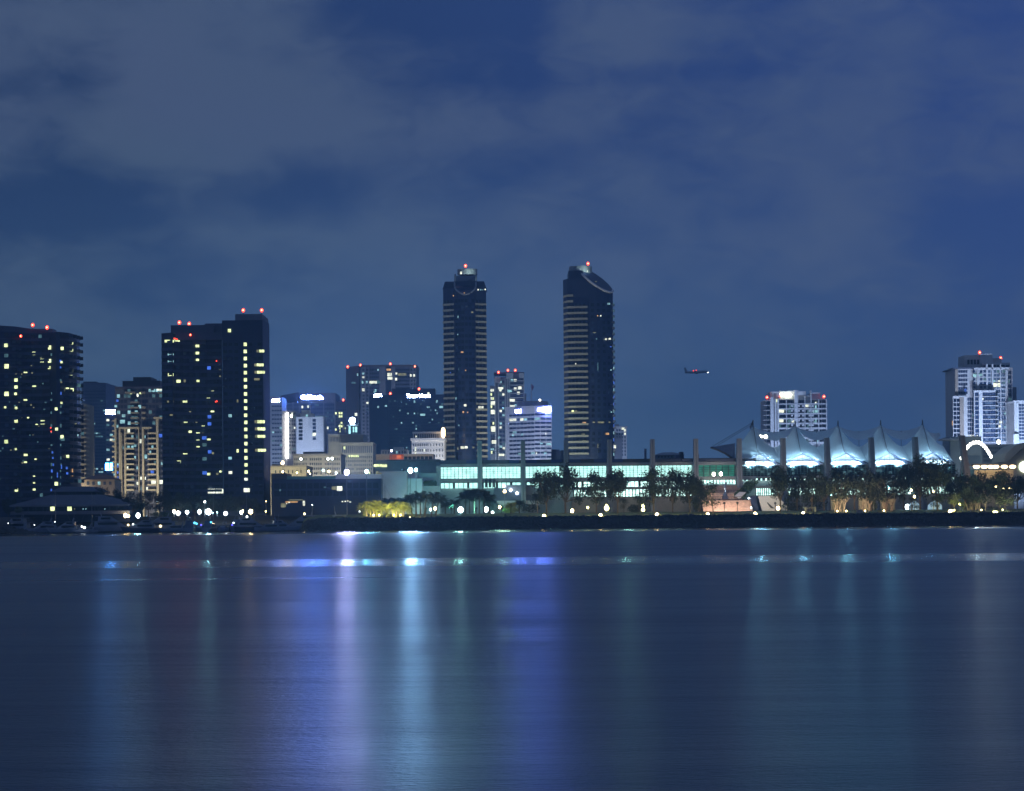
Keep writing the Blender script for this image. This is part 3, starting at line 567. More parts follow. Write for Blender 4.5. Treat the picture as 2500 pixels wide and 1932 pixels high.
# dark office with two signs
b = Bld('office_tower', 'broad dark navy office tower with two white signs under the roof, left of twin towers', 'office building', 990, 1350)
MB().prism([(PX(903, 1366), 1366), (PX(949, 1350), 1350), (PX(1086, 1352), 1352), (PX(1086, 1352), 1385), (PX(903, 1366), 1385)], GZ, PZ(964, 1350, 949)).build('wall', 'navy_wall', b.r)
b.box('penthouse', 957, 1062, 949, 965, 'navy_slab', 6, 28)
b.sign('Thomas & Lenox', 993, 1051, 962.5, 971.5, 'sign_white', 1350.2, .06)
o = b.sign('MUTUAL', 914, 947, 963, 970.5, 'sign_white', 1361.5, .06, math.atan2(-16, PX(949, 1350)-PX(903, 1366)))
b.lit(1046, 961, 5, 5, 'white', 1350)
b.face((904, 1365.6), (948, 1350.4), 976, 1105, 12, 17, .75, .45, 'glass_blue', ['cool', 'cool_dim'], .14); b.face((950, 1350), (1085, 1352), 976, 1105, 34, 17, .75, .45, 'glass_blue', ['cool_dim', 'cool_dim', 'cool'], .07)
for (px, py, w, h) in [(923, 994, 4, 5), (942, 991.5, 5, 4), (980, 992, 4, 5), (1032, 1013, 12, 5), (1077, 994, 9, 5), (1012, 982, 4, 4), (957, 1093, 8, 3), (990, 1094, 10, 4), (1066, 982, 3, 4)]: b.lit(px, py, w, h, 'cool', 1351)
b.beacon(953, 961.5, 1351, .95); b.beacon(1023, 950, 1356, .9)
b.done(130)
# classical lilac building
b = Bld('classical_building', 'pale classical building with arcaded top floor and warm glowing balls at its right corner', 'building', 1045, 1150)
b.box('wall', 1005, 1085, 1075, None, 'white_wall', 0, 30); b.box('wall', 1008, 1076, 1058, 1073, 'pale_wall', 4, 26); b.box('cornice', 1002, 1087, 1070, 1075.4, 'white_wall', -1, 31); b.box('cornice', 1007, 1077, 1054.5, 1058.4, 'white_wall', 3.4, 27)
b.face((1010, 1154), (1074, 1154), 1060, 1070, 14, 1, .5, .9, 'glass_dark'); b.face((1007, 1150), (1047, 1150), 1080, 1120, 9, 3, .5, .45, 'glass_dark', ['white'], .08); b.face((1048, 1150), (1084, 1150), 1080, 1120, 5, 3, .25, .45, 'glass_dark')
for py in (1054-3, 1059): MB().ball(P(1082, py+2, 1150), 1.1, 8, 6, (1, 1, 1.8)).build('corner_glow', 'lamp_warm', b.r)  # glowing balls stand in for the warm light on the corner
for py in (1066, 1094, 1099, 1106): b.lit(1016 if py == 1066 else 1014.5, py, 3, 4, 'white', 1149.4)
b.done()
b = Bld('low_block', 'low pale block with parapet steps behind the orange-lit terrace', 'building', 965, 1120)
b.box('wall', 930, 994, 1098, None, 'stone', 0, 20); b.box('wall', 960, 984, 1092, 1099, 'stone', 3, 16); b.face((932, 1120), (992, 1120), 1100, 1110, 9, 1, .4, .6, 'glass_blue', ['cool'], .1); b.done()
b = Bld('terrace_building', 'low terrace building with orange light painted on a panel over the teal roof', 'building', 985, 1000)
b.box('wall', 918, 1058, 1113, None, 'vault', 0, 20); b.box('parapet', 917, 1059, 1109, 1113.4, 'beige', -.4, 20); b.box('orange_light_panel', 951, 985, 1109.5, 1123, 'orange_light_wall', -1, .5)  # orange light painted in as the panel colour
b.lit(974, 1116, 10, 9, 'orange', 998.8); b.face((986, 1000), (1056, 1000), 1114, 1124, 7, 1, .8, .8, 'glass_dark'); b.done()

# ---------------- twin residential towers
def twin(kind):
    if kind == 0:
        b = Bld('residential_tower', 'left one of the twin dark towers, its sloped round crown facing the water', 'residential tower', 1138, 1180, 'twin dark residential towers')
        L_, R_ = 1083, 1193; bay = (1112, 1163)
    else:
        b = Bld('residential_tower', 'right one of the twin dark towers, its round crown cut steeply down to the right', 'residential tower', 1438, 1180, 'twin dark residential towers')
        L_, R_ = 1378, 1499; bay = (1442, 1497)
    D = 1180
    if kind == 0:
        zsh = PZ(685, D, 1138)
        MB().prism([(PX(1086, D+4), D+4), (PX(1112, D), D), (PX(1163, D), D), (PX(1191, D+4), D+4), (PX(1191, D+30), D+30), (PX(1086, D+30), D+30)], GZ, PZ(703, D, 1138)).build('wall', 'navy_wall', b.r)
        MB().prism([(PX(1091, D+5), D+5), (PX(1186, D+5), D+5), (PX(1186, D+28), D+28), (PX(1091, D+28), D+28)], PZ(703, D, 1138), zsh).build('upper_wall', 'navy_slab', b.r)
        for s, (q0, q1) in ((0, (1084.5, 1091)), (1, (1186, 1192))):
            xx0, xx1 = PX(q0, D+4), PX(q1, D+4); za, zb = PZ(703, D, 1138), zsh
            hi, lo = (xx1, xx0) if s == 0 else (xx0, xx1)
            MB().add([(lo, D+4.5, za), (hi, D+4.5, za), (hi, D+4.5, zb), (lo, D+26, za), (hi, D+26, za), (hi, D+26, zb)], [(0, 1, 2), (3, 5, 4), (0, 2, 5, 3), (0, 3, 4, 1)]).build('shoulder', 'navy_wall', b.r)
        bcx = PX(1137.5, D, 900); r = 26*D/F
        foot = [(bcx+r*math.cos(t), D+1-r*.9*math.sin(t)) for t in [math.pi*k/16 for k in range(17)]]
        foot = [(x, y) for x, y in reversed(foot)] + [(bcx+r, D+22), (bcx-r, D+22)]
        yf = D+1-r*.9; top = lambda x, y: PZ(720, D-5, 1137)+min(1, max(0, (y-yf)/16))**.8*(PZ(663, D, 1137)-PZ(720, D-5, 1137))
        rimn = 17
    else:
        MB().prism([(PX(1379, D+6), D+6), (PX(1389, D), D), (PX(1442, D), D), (PX(1442, D+30), D+30), (PX(1379, D+30), D+30)], GZ, PZ(681, D, 1400)).build('wall', 'navy_wall', b.r)
        MB().box(PX(1388, D, 680), PX(1425, D, 680), D+2, D+24, PZ(681, D, 1400), PZ(660, D, 1400)).build('upper_wall', 'navy_slab', b.r)
        bcx = PX(1457, D+6, 900); r = 41*D/F
        foot = [(bcx+r*math.cos(t), D+6-r*.75*math.sin(t)) for t in [2*math.pi*k/28 for k in range(28)]][::-1]
        xl, xr = bcx-r, bcx+r
        def top(x, y): return PZ(max(656, 655+53*(x-xl)/(xr-xl)+(.5-(y-(D+6-r*.75))/(1.5*r))*38), D, 1450)
        rimn = 28
    MB().prism(foot, GZ, 0, top=top).build('round_bay', 'navy_slab', b.r)
    if kind == 0: ring = [(x, y) for x, y in foot[:17]]; ring = [(ring[0][0], D+18)]+ring+[(ring[-1][0], D+18)]
    else: ring = [p for p in foot if p[1] < D+7]; ring.sort()
    MB().tube([(x, y-.25, top(x, y)+.2) for x, y in ring], .5 if kind == 0 else .62, 6).build('crown_rim', 'pier' if kind == 0 else 'white_wall', b.r)
    # drum on the roof
    if kind == 0: dc, dr, zb, zt = PX(1141, D+12, 656), 5.4, PZ(666, D, 1141), PZ(652, D, 1141)
    else: dc, dr, zb, zt = PX(1417, D+12, 650), 6.2, PZ(664, D, 1417), PZ(645.5, D, 1417)
    MB().prism([(dc+dr*math.cos(2*math.pi*k/20), D+12+dr*.8*math.sin(2*math.pi*k/20)) for k in range(20)], zb, zt).build('roof_drum', 'pier', b.r)
    # pale floor bands
    for j in range(28 if kind == 0 else 29):
        y = (743 if kind == 0 else 722)+j*14.3; 
        if y > 1122: break
        zc = PZ(y, D, 1138 if kind == 0 else 1410)
        if kind == 0: segs = [[(1084.5, 3.8), (1112, -.3)], [(1162, -.3), (1192, 3.8)]]
        else: segs = [[(1379, 6), (1389, 0), (1403, -.5)] if j < 2 else [(1379, 6), (1389, 0), (1407, -.6), (1407.5, -1.1), (1438, -1.1)]]
        for sg in segs: strip(sg, D, zc-.5, zc+.55, .7, 'band', 'floor_band', b.r, .9)
    for j in range(29):
        y = (736 if kind == 0 else 745)+j*14.3
        if y > 1110: break
        z = PZ(y, D, 1138 if kind == 0 else 1410)
        if kind == 1:
            q = bcx+r*.985; MB().box(q-.6, q+.9, D+3, D+8, z-.2, z+.9).build('balcony', 'slate_light', b.r)
        for p in ((1090, 1098, 1106, 1168, 1176, 1184) if kind == 0 else (1394, 1402, 1411, 1420, 1430)):
            dd = 0 if kind else (3.8-(p-1084.5)*.149 if p < 1120 else (p-1162)*.137-.3)
            b.w.append((PX(p, D), D+dd, z, 1.3, 1.5, 0, 'glass_dark', .3))
        for a in (-55, -35, -15, 5, 25, 45):
            t = R(90-a); rr = (r, r*.9) if kind == 0 else (r, r*.75); x = bcx+rr[0]*math.cos(t); yy = (D+1 if kind == 0 else D+6)-rr[1]*math.sin(t)
            if z < top(x, yy)-2: b.w.append((x, yy, z, 1.5, 1.7, R(a)*.8, 'glass_dark' if rnd.random() < .7 else 'glass_blue', .4))
    if kind == 0: LT = [(324,265,8,10,'white'),(343,265,8,8,'cool'),(358,265,6,8,'cool'),(376,263,9,9,'white'),(141,309,7,8,'amber'),(198,140,12,18,'white'),(280,430,14,12,'warm_dim'),(206,724,18,10,'amber'),(118,876,7,7,'blue'),(228,1115,18,16,'white'),(214,1166,12,14,'amber'),(246,1167,8,8,'amber'),(344,1130,38,16,'white'),(160,1065,4,18,'cool'),(210,1426,30,18,'white'),(235,1424,22,16,'white'),(285,1426,22,12,'warm_dim'),(176,1434,10,18,'warm_dim'),(183,1262,6,10,'cool'),(176,465,4,16,'cool'),(174,594,4,10,'cool'),(180,850,4,16,'cool_dim'),(231,858,8,8,'amber'),(222,288,8,6,'amber')]
    else: LT = [(1280,368,8,12,'cool'),(1291,368,7,12,'cool'),(1203,456,6,8,'amber'),(1226,456,8,9,'white'),(1265,628,14,12,'white'),(1292,626,16,12,'white'),(1195,626,8,12,'cool_dim'),(1042,809,7,9,'white'),(1205,830,5,60,'cool_dim'),(1020,1158,18,12,'warm'),(1045,1158,14,10,'warm_dim'),(1105,1245,26,14,'amber'),(1215,1240,22,12,'warm_dim'),(1240,1241,22,12,'warm_dim'),(1175,1240,18,8,'warm_dim'),(1290,1240,14,8,'warm_dim'),(1275,1325,24,14,'amber'),(1096,1328,22,10,'warm_dim'),(1105,1380,30,12,'warm_dim'),(1205,1415,5,30,'warm_dim'),(1330,1420,16,22,'white'),(1128,128,5,12,'white'),(1180,580,22,5,'warm_dim'),(1300,684,10,8,'blue'),(1302,855,10,8,'cool'),(1305,1165,10,8,'cool'),(1190,205,12,4,'warm_dim')]
    for (x, y, w, h, m) in LT:
        px, py = 1060+x/3.015, 620+y/3.015
        xx = PX(px, D, py); dd = -.6
        t = (xx-bcx)/r
        if abs(t) < .98: dd = (1-r*.9*math.sqrt(1-t*t) if kind == 0 else 6-r*.75*math.sqrt(1-t*t))-.2
        if kind == 0 and y < 200: dd = 5
        b.lit(px, py, w/3.015, h/3.015, m, D+min(dd, -1.2) if not (kind == 0 and y < 200) else D+dd)
    if kind == 1:
        for j in range(22): b.lit(1498.5, 742+j*17.5, 1.6, 7, 'cool_dim' if j < 9 else ('blue' if j % 3 else 'cool'), D+2)
    b.beacon(1136.5 if kind == 0 else 1435.5, 649.5 if kind == 0 else 644, D+8, .95)
    b.done(120)
twin(0); twin(1)

# condominium cluster between the twin towers
b = Bld('condominium_tower', 'stepped pale condominium cluster with three red lamps just right of the left twin tower', 'apartment building', 1240, 1500)
b.box('wall', 1240, 1279, 913, None, 'slate_light', 0, 30); b.box('wall', 1207, 1240, 921, None, 'slate_light', 3, 30); b.box('wall', 1196, 1208, 942, None, 'slate_light', 1, 30); b.box('wall', 1279.2, 1285, 961, None, 'slate_light', 2, 25)
b.box('roof_screen', 1236, 1253, 911, 924, 'pale_wall', -1.2, 6); b.box('roof_screen', 1267, 1279, 911, 923, 'pale_wall', -1.2, 6); b.box('roof_screen', 1208, 1222, 921, 935, 'pale_wall', 1.8, 8); b.box('roof_slab', 1206, 1280, 909, 913.4, 'slate', 4, 28)
for px in (1208, 1216, 1233, 1238.5, 1243, 1279): b.box('pilaster', px-.8, px+.8, 924, None, 'pale_wall', -1, 4)
for j in range(19): b.box('balcony', 1246, 1278, 929+j*10.2, 931.2+j*10.2, 'pale_wall', -1.6, 2)
b.face((1218, 1503), (1232, 1503), 928, 1110, 2, 18, .8, .5, 'glass_blue', ['cool', 'white', 'cool_dim'], .3); b.face((1246, 1500), (1277, 1500), 924, 1110, 4, 18, .85, .6, 'glass_dark', ['cool', 'white'], .12); b.face((1197, 1501), (1206, 1501), 948, 1110, 2, 16, .8, .6, 'glass_blue', ['cool', 'white', 'warm'], .4)
for (x, y, w, h) in [(490, 990, 36, 16), (560, 1010, 24, 14), (545, 1010, 10, 20), (630, 987, 26, 20), (575, 1078, 36, 18), (575, 1120, 34, 12), (432, 1100, 30, 28), (432, 1165, 30, 30), (508, 1138, 14, 16), (435, 1290, 30, 40), (478, 1352, 16, 12), (440, 1385, 32, 24), (490, 1420, 22, 16), (428, 1438, 24, 14), (495, 1480, 40, 16)]: b.lit(1060+x/3.015, 620+y/3.015, w/3.015, h/3.015, 'white' if w*h > 400 else 'cool', 1498.4)
for px, py in ((1217, 909.5), (1240, 904.5), (1258, 904.5)): b.beacon(px, py, 1500, 1.0)
b.done(130)
# white banded office with octagon signs
b = Bld('office_block', 'pale banded office block with two glowing signs and a roof drum between twin towers', 'office building', 1292, 1300)
A_ = (1236, 1312); B_ = (1306.5, 1300); C_ = (1348, 1302)
MB().prism([(PX(A_[0], A_[1]), A_[1]), (PX(B_[0], B_[1]), B_[1]), (PX(C_[0], C_[1]), C_[1]), (PX(C_[0], 1340), 1340), (PX(A_[0], 1340), 1340)], GZ, PZ(991, 1300, 1306)).build('wall', 'white_wall', b.r)
dcx = PX(1300, 1318, 980); MB().prism([(dcx+9.2*math.cos(2*math.pi*q/24), 1319+8*math.sin(2*math.pi*q/24)) for q in range(24)], PZ(991, 1310, 1300), PZ(979, 1310, 1300)).build('roof_drum', 'beige_dim', b.r)
b.sign('CHASE', 1258, 1276, 1000, 1009.2, 'sign_blue', 1307.2, .06, math.atan2(-12, PX(B_[0], B_[1])-PX(A_[0], A_[1]))); b.sign('CHASE', 1312, 1334.5, 996.5, 1004.5, 'sign_blue', 1299.8, .06)
def octo(px, py, D, rr, ang=0):
    c = P(px, py, D); mb = MB()
    for q in range(4):
        a0 = math.pi/2*q+.25; pts = [(rr*math.cos(a0+t), rr*math.sin(a0+t)) for t in (0, .42, .78, 1.2)]
        pin = [(x*.42, y*.42) for x, y in pts]; ring = pts+pin[::-1]; n = len(ring)
        mb.add([(c.x+x, c.y-.5, c.z+y) for x, y in ring]+[(c.x+x, c.y-.2, c.z+y) for x, y in ring], [tuple(range(n))]+[(i, (i+1) % n, n+(i+1) % n, n+i) for i in range(n)])
    return mb.build('sign_emblem', 'sign_blue', b.r)
octo(1280.8, 1002.5, 1306, 1.5); octo(1339.3, 1000.3, 1300, 1.5)
for j in range(11):
    py = 1012+j*10.4
    for (f0, f1, n) in ((A_, B_, 8), (B_, C_, 3)):
        for i in range(n):
            t0, t1 = (i+.06)/n, (i+.94)/n; a = Vector((PX(*f0), f0[1], 0)); c = Vector((PX(*f1), f1[1], 0)); p = a+(c-a)*((t0+t1)/2)
            m = rnd.choice(['white', 'cool', 'cool', 'glass_pale']) if j == 1 else ('cool' if rnd.random() < .04 else 'glass_blue')
            if f0 == A_ and i == 0: p.x += .4
            b.w.append((p.x, p.y, PZ(py, 1300, 1306)-(.2 if f0 == A_ else 0), (c-a).length*(t1-t0), 1.1 if j != 1 else 1.35, math.atan2(c.y-a.y, c.x-a.x), m, .25))
for (x, y, w) in [(580, 1335, 14), (652, 1331, 24), (708, 1329, 14), (822, 1325, 7), (790, 1396, 18), (683, 1436, 14), (628, 1473, 18), (676, 1470, 14), (817, 1468, 20), (753, 1468, 8)]: b.lit(1060+x/3.015, 620+y/3.015, w/3.015, 4.2, 'cool' if w > 10 else 'white', 1299.6 if x > 742 else 1305)
MB().ball(P(1318, 977, 1312), .6, 6, 5).build('roof_lamp', 'lamp_string', b.r)
b.done(130)
fp = P(1297, 979, 1316); t = thing('flagpole', (fp.x, fp.y, fp.z), 'tall white flagpole with a drooping flag on the banded office roof', 'flagpole')
MB().tube([fp, fp+Vector((0, 0, 10.2))], [.28, .14], 6).build('pole', 'lamp_pole', t)
MB().add([fp+Vector(q) for q in ((.2, 0, 10), (1.3, .3, 9.2), (1.7, -.2, 8.2), (1.2, .2, 7.0), (.9, 0, 5.9), (.2, 0, 7.3))]+[fp+Vector((q[0], q[1]+.08, q[2])) for q in ((.2, 0, 10), (1.3, .3, 9.2), (1.7, -.2, 8.2), (1.2, .2, 7.0), (.9, 0, 5.9), (.2, 0, 7.3))], [(0, 1, 2, 3, 4, 5), (11, 10, 9, 8, 7, 6)]).build('flag', 'flag_cloth', t)
b = Bld('apartment_block', 'small pale stepped apartment block just right of the right twin tower', 'apartment building', 1516, 1500)
b.box('wall', 1500, 1530, 1043, None, 'pale_wall', 1, 25); b.box('wall', 1500, 1512, 1036, 1044, 'pale_wall', 4, 20); b.box('roof_slab', 1499, 1532, 1041, 1044, 'pale_wall', 0, 26); b.box('wall', 1500, 1519, 1068, None, 'slate_light', -2, 2)
b.face((1503, 1501), (1529, 1501), 1047, 1115, 4, 8, .5, .6, 'glass_blue', ['cool', 'white'], .15); b.lit(1521, 1047, 6, 5, 'white', 1500.6); b.done()
b = Bld('rooftop_plant', 'low dark rooftop plant on the skyline between the twin towers', 'building', 1360, 1250)
b.box('wall', 1349, 1376, 1101, None, 'slate', 0, 20); b.box('roof_unit', 1355, 1366, 1098, 1102, 'slate', 3, 12); b.done()
b = Bld('low_block', 'low hip-roofed blocks on the skyline behind the convention hall roof', 'building', 1640, 1050)
b.box('wall', 1600, 1670, 1111, None, 'slate', 0, 20)
x0, x1 = PX(1597, 1050), PX(1673, 1050); ze, zp = PZ(1111, 1050, 1635), PZ(1103, 1050, 1635)
MB().add([(x0, 1049, ze), (x1, 1049, ze), (x1, 1071, ze), (x0, 1071, ze), (x0+5, 1060, zp), (x1-5, 1060, zp)], [(0, 1, 5, 4), (1, 2, 5), (2, 3, 4, 5), (3, 0, 4), (3, 2, 1, 0)]).build('roof', 'slate_light', b.r)
b.face((1604, 1050), (1668, 1050), 1112, 1120, 8, 1, .5, .6, 'glass_dark'); b.done()

# white condominium behind the sails
b = Bld('condominium_tower', 'white gridded condominium block behind the tent roofs with floodlit penthouse', 'apartment building', 1943, 1200)
k = 1541/210
def wx(x): return 1850+x/k
def wy(y): return 930+y/k
b.box('wall', wx(152), wx(1238), wy(330), None, 'white_wall', 2, 30); b.box('penthouse', wx(218), wx(378), wy(196), wy(332), 'white_wall', 4, 22); b.box('penthouse', wx(390), wx(715), wy(184), wy(332), 'white_wall', 6, 26)
b.box('penthouse', wx(720), wx(862), wy(190), wy(332), 'white_wall', 5, 24); b.box('penthouse', wx(862), wx(948), wy(268), wy(332), 'pale_wall', 4, 24); b.box('penthouse', wx(958), wx(1118), wy(214), wy(332), 'white_wall', 6, 24); b.box('penthouse', wx(1118), wx(1195), wy(296), wy(332), 'white_wall', 6, 20)
for (x0, x1, yt) in [(225, 282, 290), (303, 330, 330), (350, 380, 330), (655, 715, 170), (712, 722, 170), (948, 960, 170), (1084, 1098, 330), (508, 520, 330), (1226, 1240, 330), (838, 850, 270)]: b.box('pier', wx(x0), wx(x1), wy(yt), None, 'white_wall', -.5, 3)
for j in range(10):
    y = 412+j*86.5; b.box('floor_band', wx(380), wx(1238), wy(y-7), wy(y+8), 'white_wall', -1, 3); b.box('balcony', wx(104), wx(224), wy(y-58), wy(y-50), 'pale_wall', .4, 8)
    for x in (615, 740, 812, 930, 988): b.box('balcony_screen', wx(x-16), wx(x+16), wy(y+20), wy(y+54), 'white_wall', -1.2, .5)
b.face((wx(382), 1202), (wx(506), 1202), wy(336), wy(1116), 4, 9, .9, .7, 'glass_blue', ['cool_dim'], .1); b.face((wx(524), 1202), (wx(656), 1202), wy(336), wy(1116), 4, 9, .85, .7, 'glass_blue', ['cool_dim'], .1)
b.face((wx(724), 1202), (wx(838), 1202), wy(336), wy(1116), 4, 9, .85, .7, 'glass_blue'); b.face((wx(852), 1202), (wx(946), 1202), wy(422), wy(1116), 3, 8, .85, .7, 'glass_blue', ['cool_dim'], .1); b.face((wx(964), 1202), (wx(1082), 1202), wy(336), wy(1116), 4, 9, .85, .7, 'glass_blue', ['cool'], .05)
b.face((wx(1100), 1202), (wx(1140), 1202), wy(336), wy(1116), 1, 9, .85, .6, 'glass_blue'); b.face((wx(1150), 1202), (wx(1224), 1202), wy(336), wy(1116), 1, 9, 1, .72, 'glass_pale'); b.face((wx(154), 1202), (wx(222), 1202), wy(344), wy(1116), 1, 9, 1, .8, 'glass_dark')
for (x, y, w, h, m) in [(425, 545, 90, 55, 'white'), (420, 718, 80, 50, 'white'), (885, 450, 60, 40, 'white'), (1000, 548, 30, 50, 'cool'), (1050, 548, 50, 50, 'cool'), (625, 725, 36, 40, 'white'), (335, 355, 30, 50, 'warm'), (1040, 390, 24, 24, 'white'), (1018, 735, 24, 20, 'cool'), (570, 545, 60, 50, 'cool_dim'), (570, 718, 60, 50, 'cool_dim')]: b.lit(wx(x), wy(y), w/k, h/k, m, 1200.6)
for x in (425, 520, 580): MB().ball(P(wx(x), wy(250), 1205), .75, 8, 6).build('roof_floodlight', 'lamp_flood', b.r)
b.beacon(wx(165), wy(297), 1202, .9); b.beacon(wx(400), wy(275), 1203.6, .7); b.beacon(wx(1185), wy(282), 1203, .9)
b.done(150)
# right-hand glass condominium
b = Bld('condominium_tower', 'tall stepped glass condominium tower at the right edge with two red roof lamps', 'apartment building', 2400, 1250)
k = 1394/190
def gx_(x): return 2310+x/k
def gy(y): return 850+y/k
b.box('wall', gx_(150), gx_(500), gy(360), None, 'pale_wall', 3, 30); b.box('wall', gx_(500), gx_(1185), gy(368), None, 'pale_wall', 1, 30); b.box('wall', gx_(330), gx_(655), gy(128), gy(362), 'pale_wall', 8, 26); b.box('wall', gx_(655), gx_(1142), gy(275), gy(372), 'pale_wall', 5, 26)
b.box('penthouse', gx_(608), gx_(830), gy(104), gy(278), 'white_wall', 7, 22); b.box('penthouse', gx_(830), gx_(990), gy(184), gy(278), 'pale_wall', 9, 22); b.box('roof_slab', gx_(120), gx_(500), gy(350), gy(372), 'slate', 1, 31); b.box('roof_slab', gx_(500), gx_(1190), gy(350), gy(382), 'white_wall', 0, 31); b.box('roof_slab', gx_(650), gx_(1145), gy(264), gy(300), 'white_wall', 4, 27)
b.box('wall', gx_(500), gx_(880), gy(760), None, 'slate_light', -2, 1.2); b.box('wall', gx_(120), gx_(380), gy(860), None, 'pale_wall', 0, 3.2)
b.box('side_wing', gx_(1185), gx_(1260), gy(700), None, 'slate_light', 4, 20)
for (x0, x1, yt, m, d) in [(160, 212, 380, 'brown_pier', 2), (245, 315, 880, 'brown_pier', -.8), (585, 650, 790, 'white_wall', -3), (500, 512, 790, 'white_wall', -3), (552, 586, 390, 'pale_wall', 0), (720, 742, 290, 'white_wall', 0), (820, 845, 290, 'white_wall', 0), (1062, 1105, 390, 'pale_wall', 0), (1172, 1188, 380, 'white_wall', 0), (968, 982, 290, 'white_wall', 0)]: b.box('pier', gx_(x0), gx_(x1), gy(yt), gy(760) if (x0 in (552, 720, 820)) else None, m, d, d+3)
b.box('roof_slab', gx_(495), gx_(885), gy(758), gy(792), 'white_wall', -3.2, 1); b.box('roof_slab', gx_(118), gx_(384), gy(856), gy(880), 'pale_wall', -1, 3)
for j in range(15): b.box('floor_band', gx_(502), gx_(940), gy(868+j*82-7), gy(868+j*82+5), 'pale_wall', -2.6, 1); b.box('floor_band', gx_(945), gx_(1182), gy(470+j*82-5), gy(470+j*82+5), 'slate_light', .4, 1.4)
b.face((gx_(214), 1253), (gx_(380), 1253), gy(385), gy(840), 4, 6, .85, .6, 'glass_blue'); b.face((gx_(470), 1251), (gx_(720), 1251), gy(385), gy(740), 4, 5, .7, .6, 'glass_blue', ['cool_dim'], .1); b.face((gx_(745), 1251), (gx_(1060), 1251), gy(385), gy(740), 6, 5, .85, .65, 'glass_pale', ['cool_dim'], .1)
b.face((gx_(515), 1248), (gx_(584), 1248), gy(795), gy(1600), 1, 10, .9, .72, 'glass_blue'); b.face((gx_(652), 1248), (gx_(880), 1248), gy(795), gy(1680), 5, 11, .85, .75, 'glass_blue', ['glass_pale'], .3); b.face((gx_(885), 1251), (gx_(1060), 1251), gy(740), gy(1680), 4, 12, .85, .75, 'glass_pale', ['glass_blue'], .4); b.face((gx_(1108), 1251), (gx_(1170), 1251), gy(400), gy(1680), 2, 16, .85, .7, 'glass_blue', ['cool_dim'], .15)
b.face((gx_(320), 1253), (gx_(495), 1253), gy(880), gy(1560), 4, 9, .85, .75, 'glass_blue'); b.face((gx_(125), 1250), (gx_(242), 1250), gy(900), gy(1600), 2, 9, .85, .75, 'glass_dark'); b.face((gx_(370), 1258), (gx_(600), 1258), gy(205), gy(300), 4, 1, .7, .9, 'glass_dark'); b.face((gx_(658), 1255), (gx_(1140), 1255), gy(302), gy(356), 6, 1, .7, .9, 'glass_blue')
for (x, y, w, h, m) in [(512, 492, 60, 50, 'cool'), (610, 482, 70, 36, 'cool'), (875, 662, 60, 70, 'white'), (950, 662, 60, 70, 'white'), (862, 590, 26, 34, 'cool'), (948, 590, 26, 26, 'white'), (345, 757, 34, 50, 'blue'), (150, 925, 20, 50, 'white'), (238, 930, 18, 40, 'white'), (140, 1345, 70, 80, 'amber'), (150, 1255, 40, 50, 'amber'), (212, 1262, 40, 40, 'white'), (212, 1340, 44, 44, 'cool'), (655, 912, 22, 30, 'white'), (490, 1200, 30, 50, 'cool'), (1062, 1175, 36, 34, 'cool'), (978, 1328, 44, 44, 'white'), (965, 1402, 50, 40, 'white'), (1062, 1412, 40, 30, 'cool'), (1110, 1335, 30, 30, 'cool'), (775, 1405, 22, 44, 'cool')]: b.lit(gx_(x), gy(y), w/k, h/k, m, 1249 if x > 500 and y > 780 and x < 880 else 1250.6)
b.lit(gx_(655), gy(912), 3, 4, 'white', 1247.6)
b.beacon(gx_(598), gy(82), 1258, 1.0); b.beacon(gx_(975), gy(180), 1260, 1.0)
b.done(160)
b = Bld('condominium_tower', 'lower lilac condominium block cut by the right edge of the picture', 'apartment building', 2490, 1230)
b.box('wall', 2476, 2520, 980, None, 'pale_wall', 0, 25); b.box('roof_slab', 2475, 2522, 978, 981, 'white_wall', -.8, 26); b.box('pier', 2482, 2486, 985, None, 'white_wall', -.6, 2)
b.face((2487, 1230), (2519, 1230), 986, 1075, 5, 11, .85, .65, 'glass_blue'); b.box('lower_wing', 2475, 2488, 1060, None, 'white_wall', -2, 0); b.done()
b = Bld('low_block', 'wide grey-green low block at the foot of the right condominium tower', 'building', 2400, 1100)
b.box('wall', 2320, 2396, 1066, None, 'grey_wall', 0, 20); b.box('wall', 2396.3, 2470, 1085, None, 'slate_light', 3, 20); b.box('canopy', 2300, 2346, 1071, 1075, 'pale_wall', -6, 4)
b.face((2400, 1103), (2466, 1103), 1090, 1130, 14, 4, .6, .6, 'glass_dark'); b.face((2355, 1100), (2394, 1100), 1112, 1136, 16, 1, .5, .95, 'glass_pale')
for px in (2365, 2370, 2376, 2386): b.lit(px, 1063.5, 2.2, 2.2, 'white', 1099)
b.done()
# ------------------------------------------------------------------ convention hall
D = 900
b = Bld('convention_center', 'long waterfront convention hall with glowing cyan window bands, concrete fins and five white tent roofs', 'convention center', 1700, D)
r = b.r
def bx(name, p0, p1, pyt, pyb, m, y0, y1, ref=1500, parent=None):
    zt = PZ(pyt, D, ref); zb = GZ-1 if pyb is None else PZ(pyb, D, ref)
    return MB().box(PX(p0, D), PX(p1, D), y0, y1, zb, zt).build(name, m, parent or r)
def zr(py, px=1500): return PZ(py, D, px)
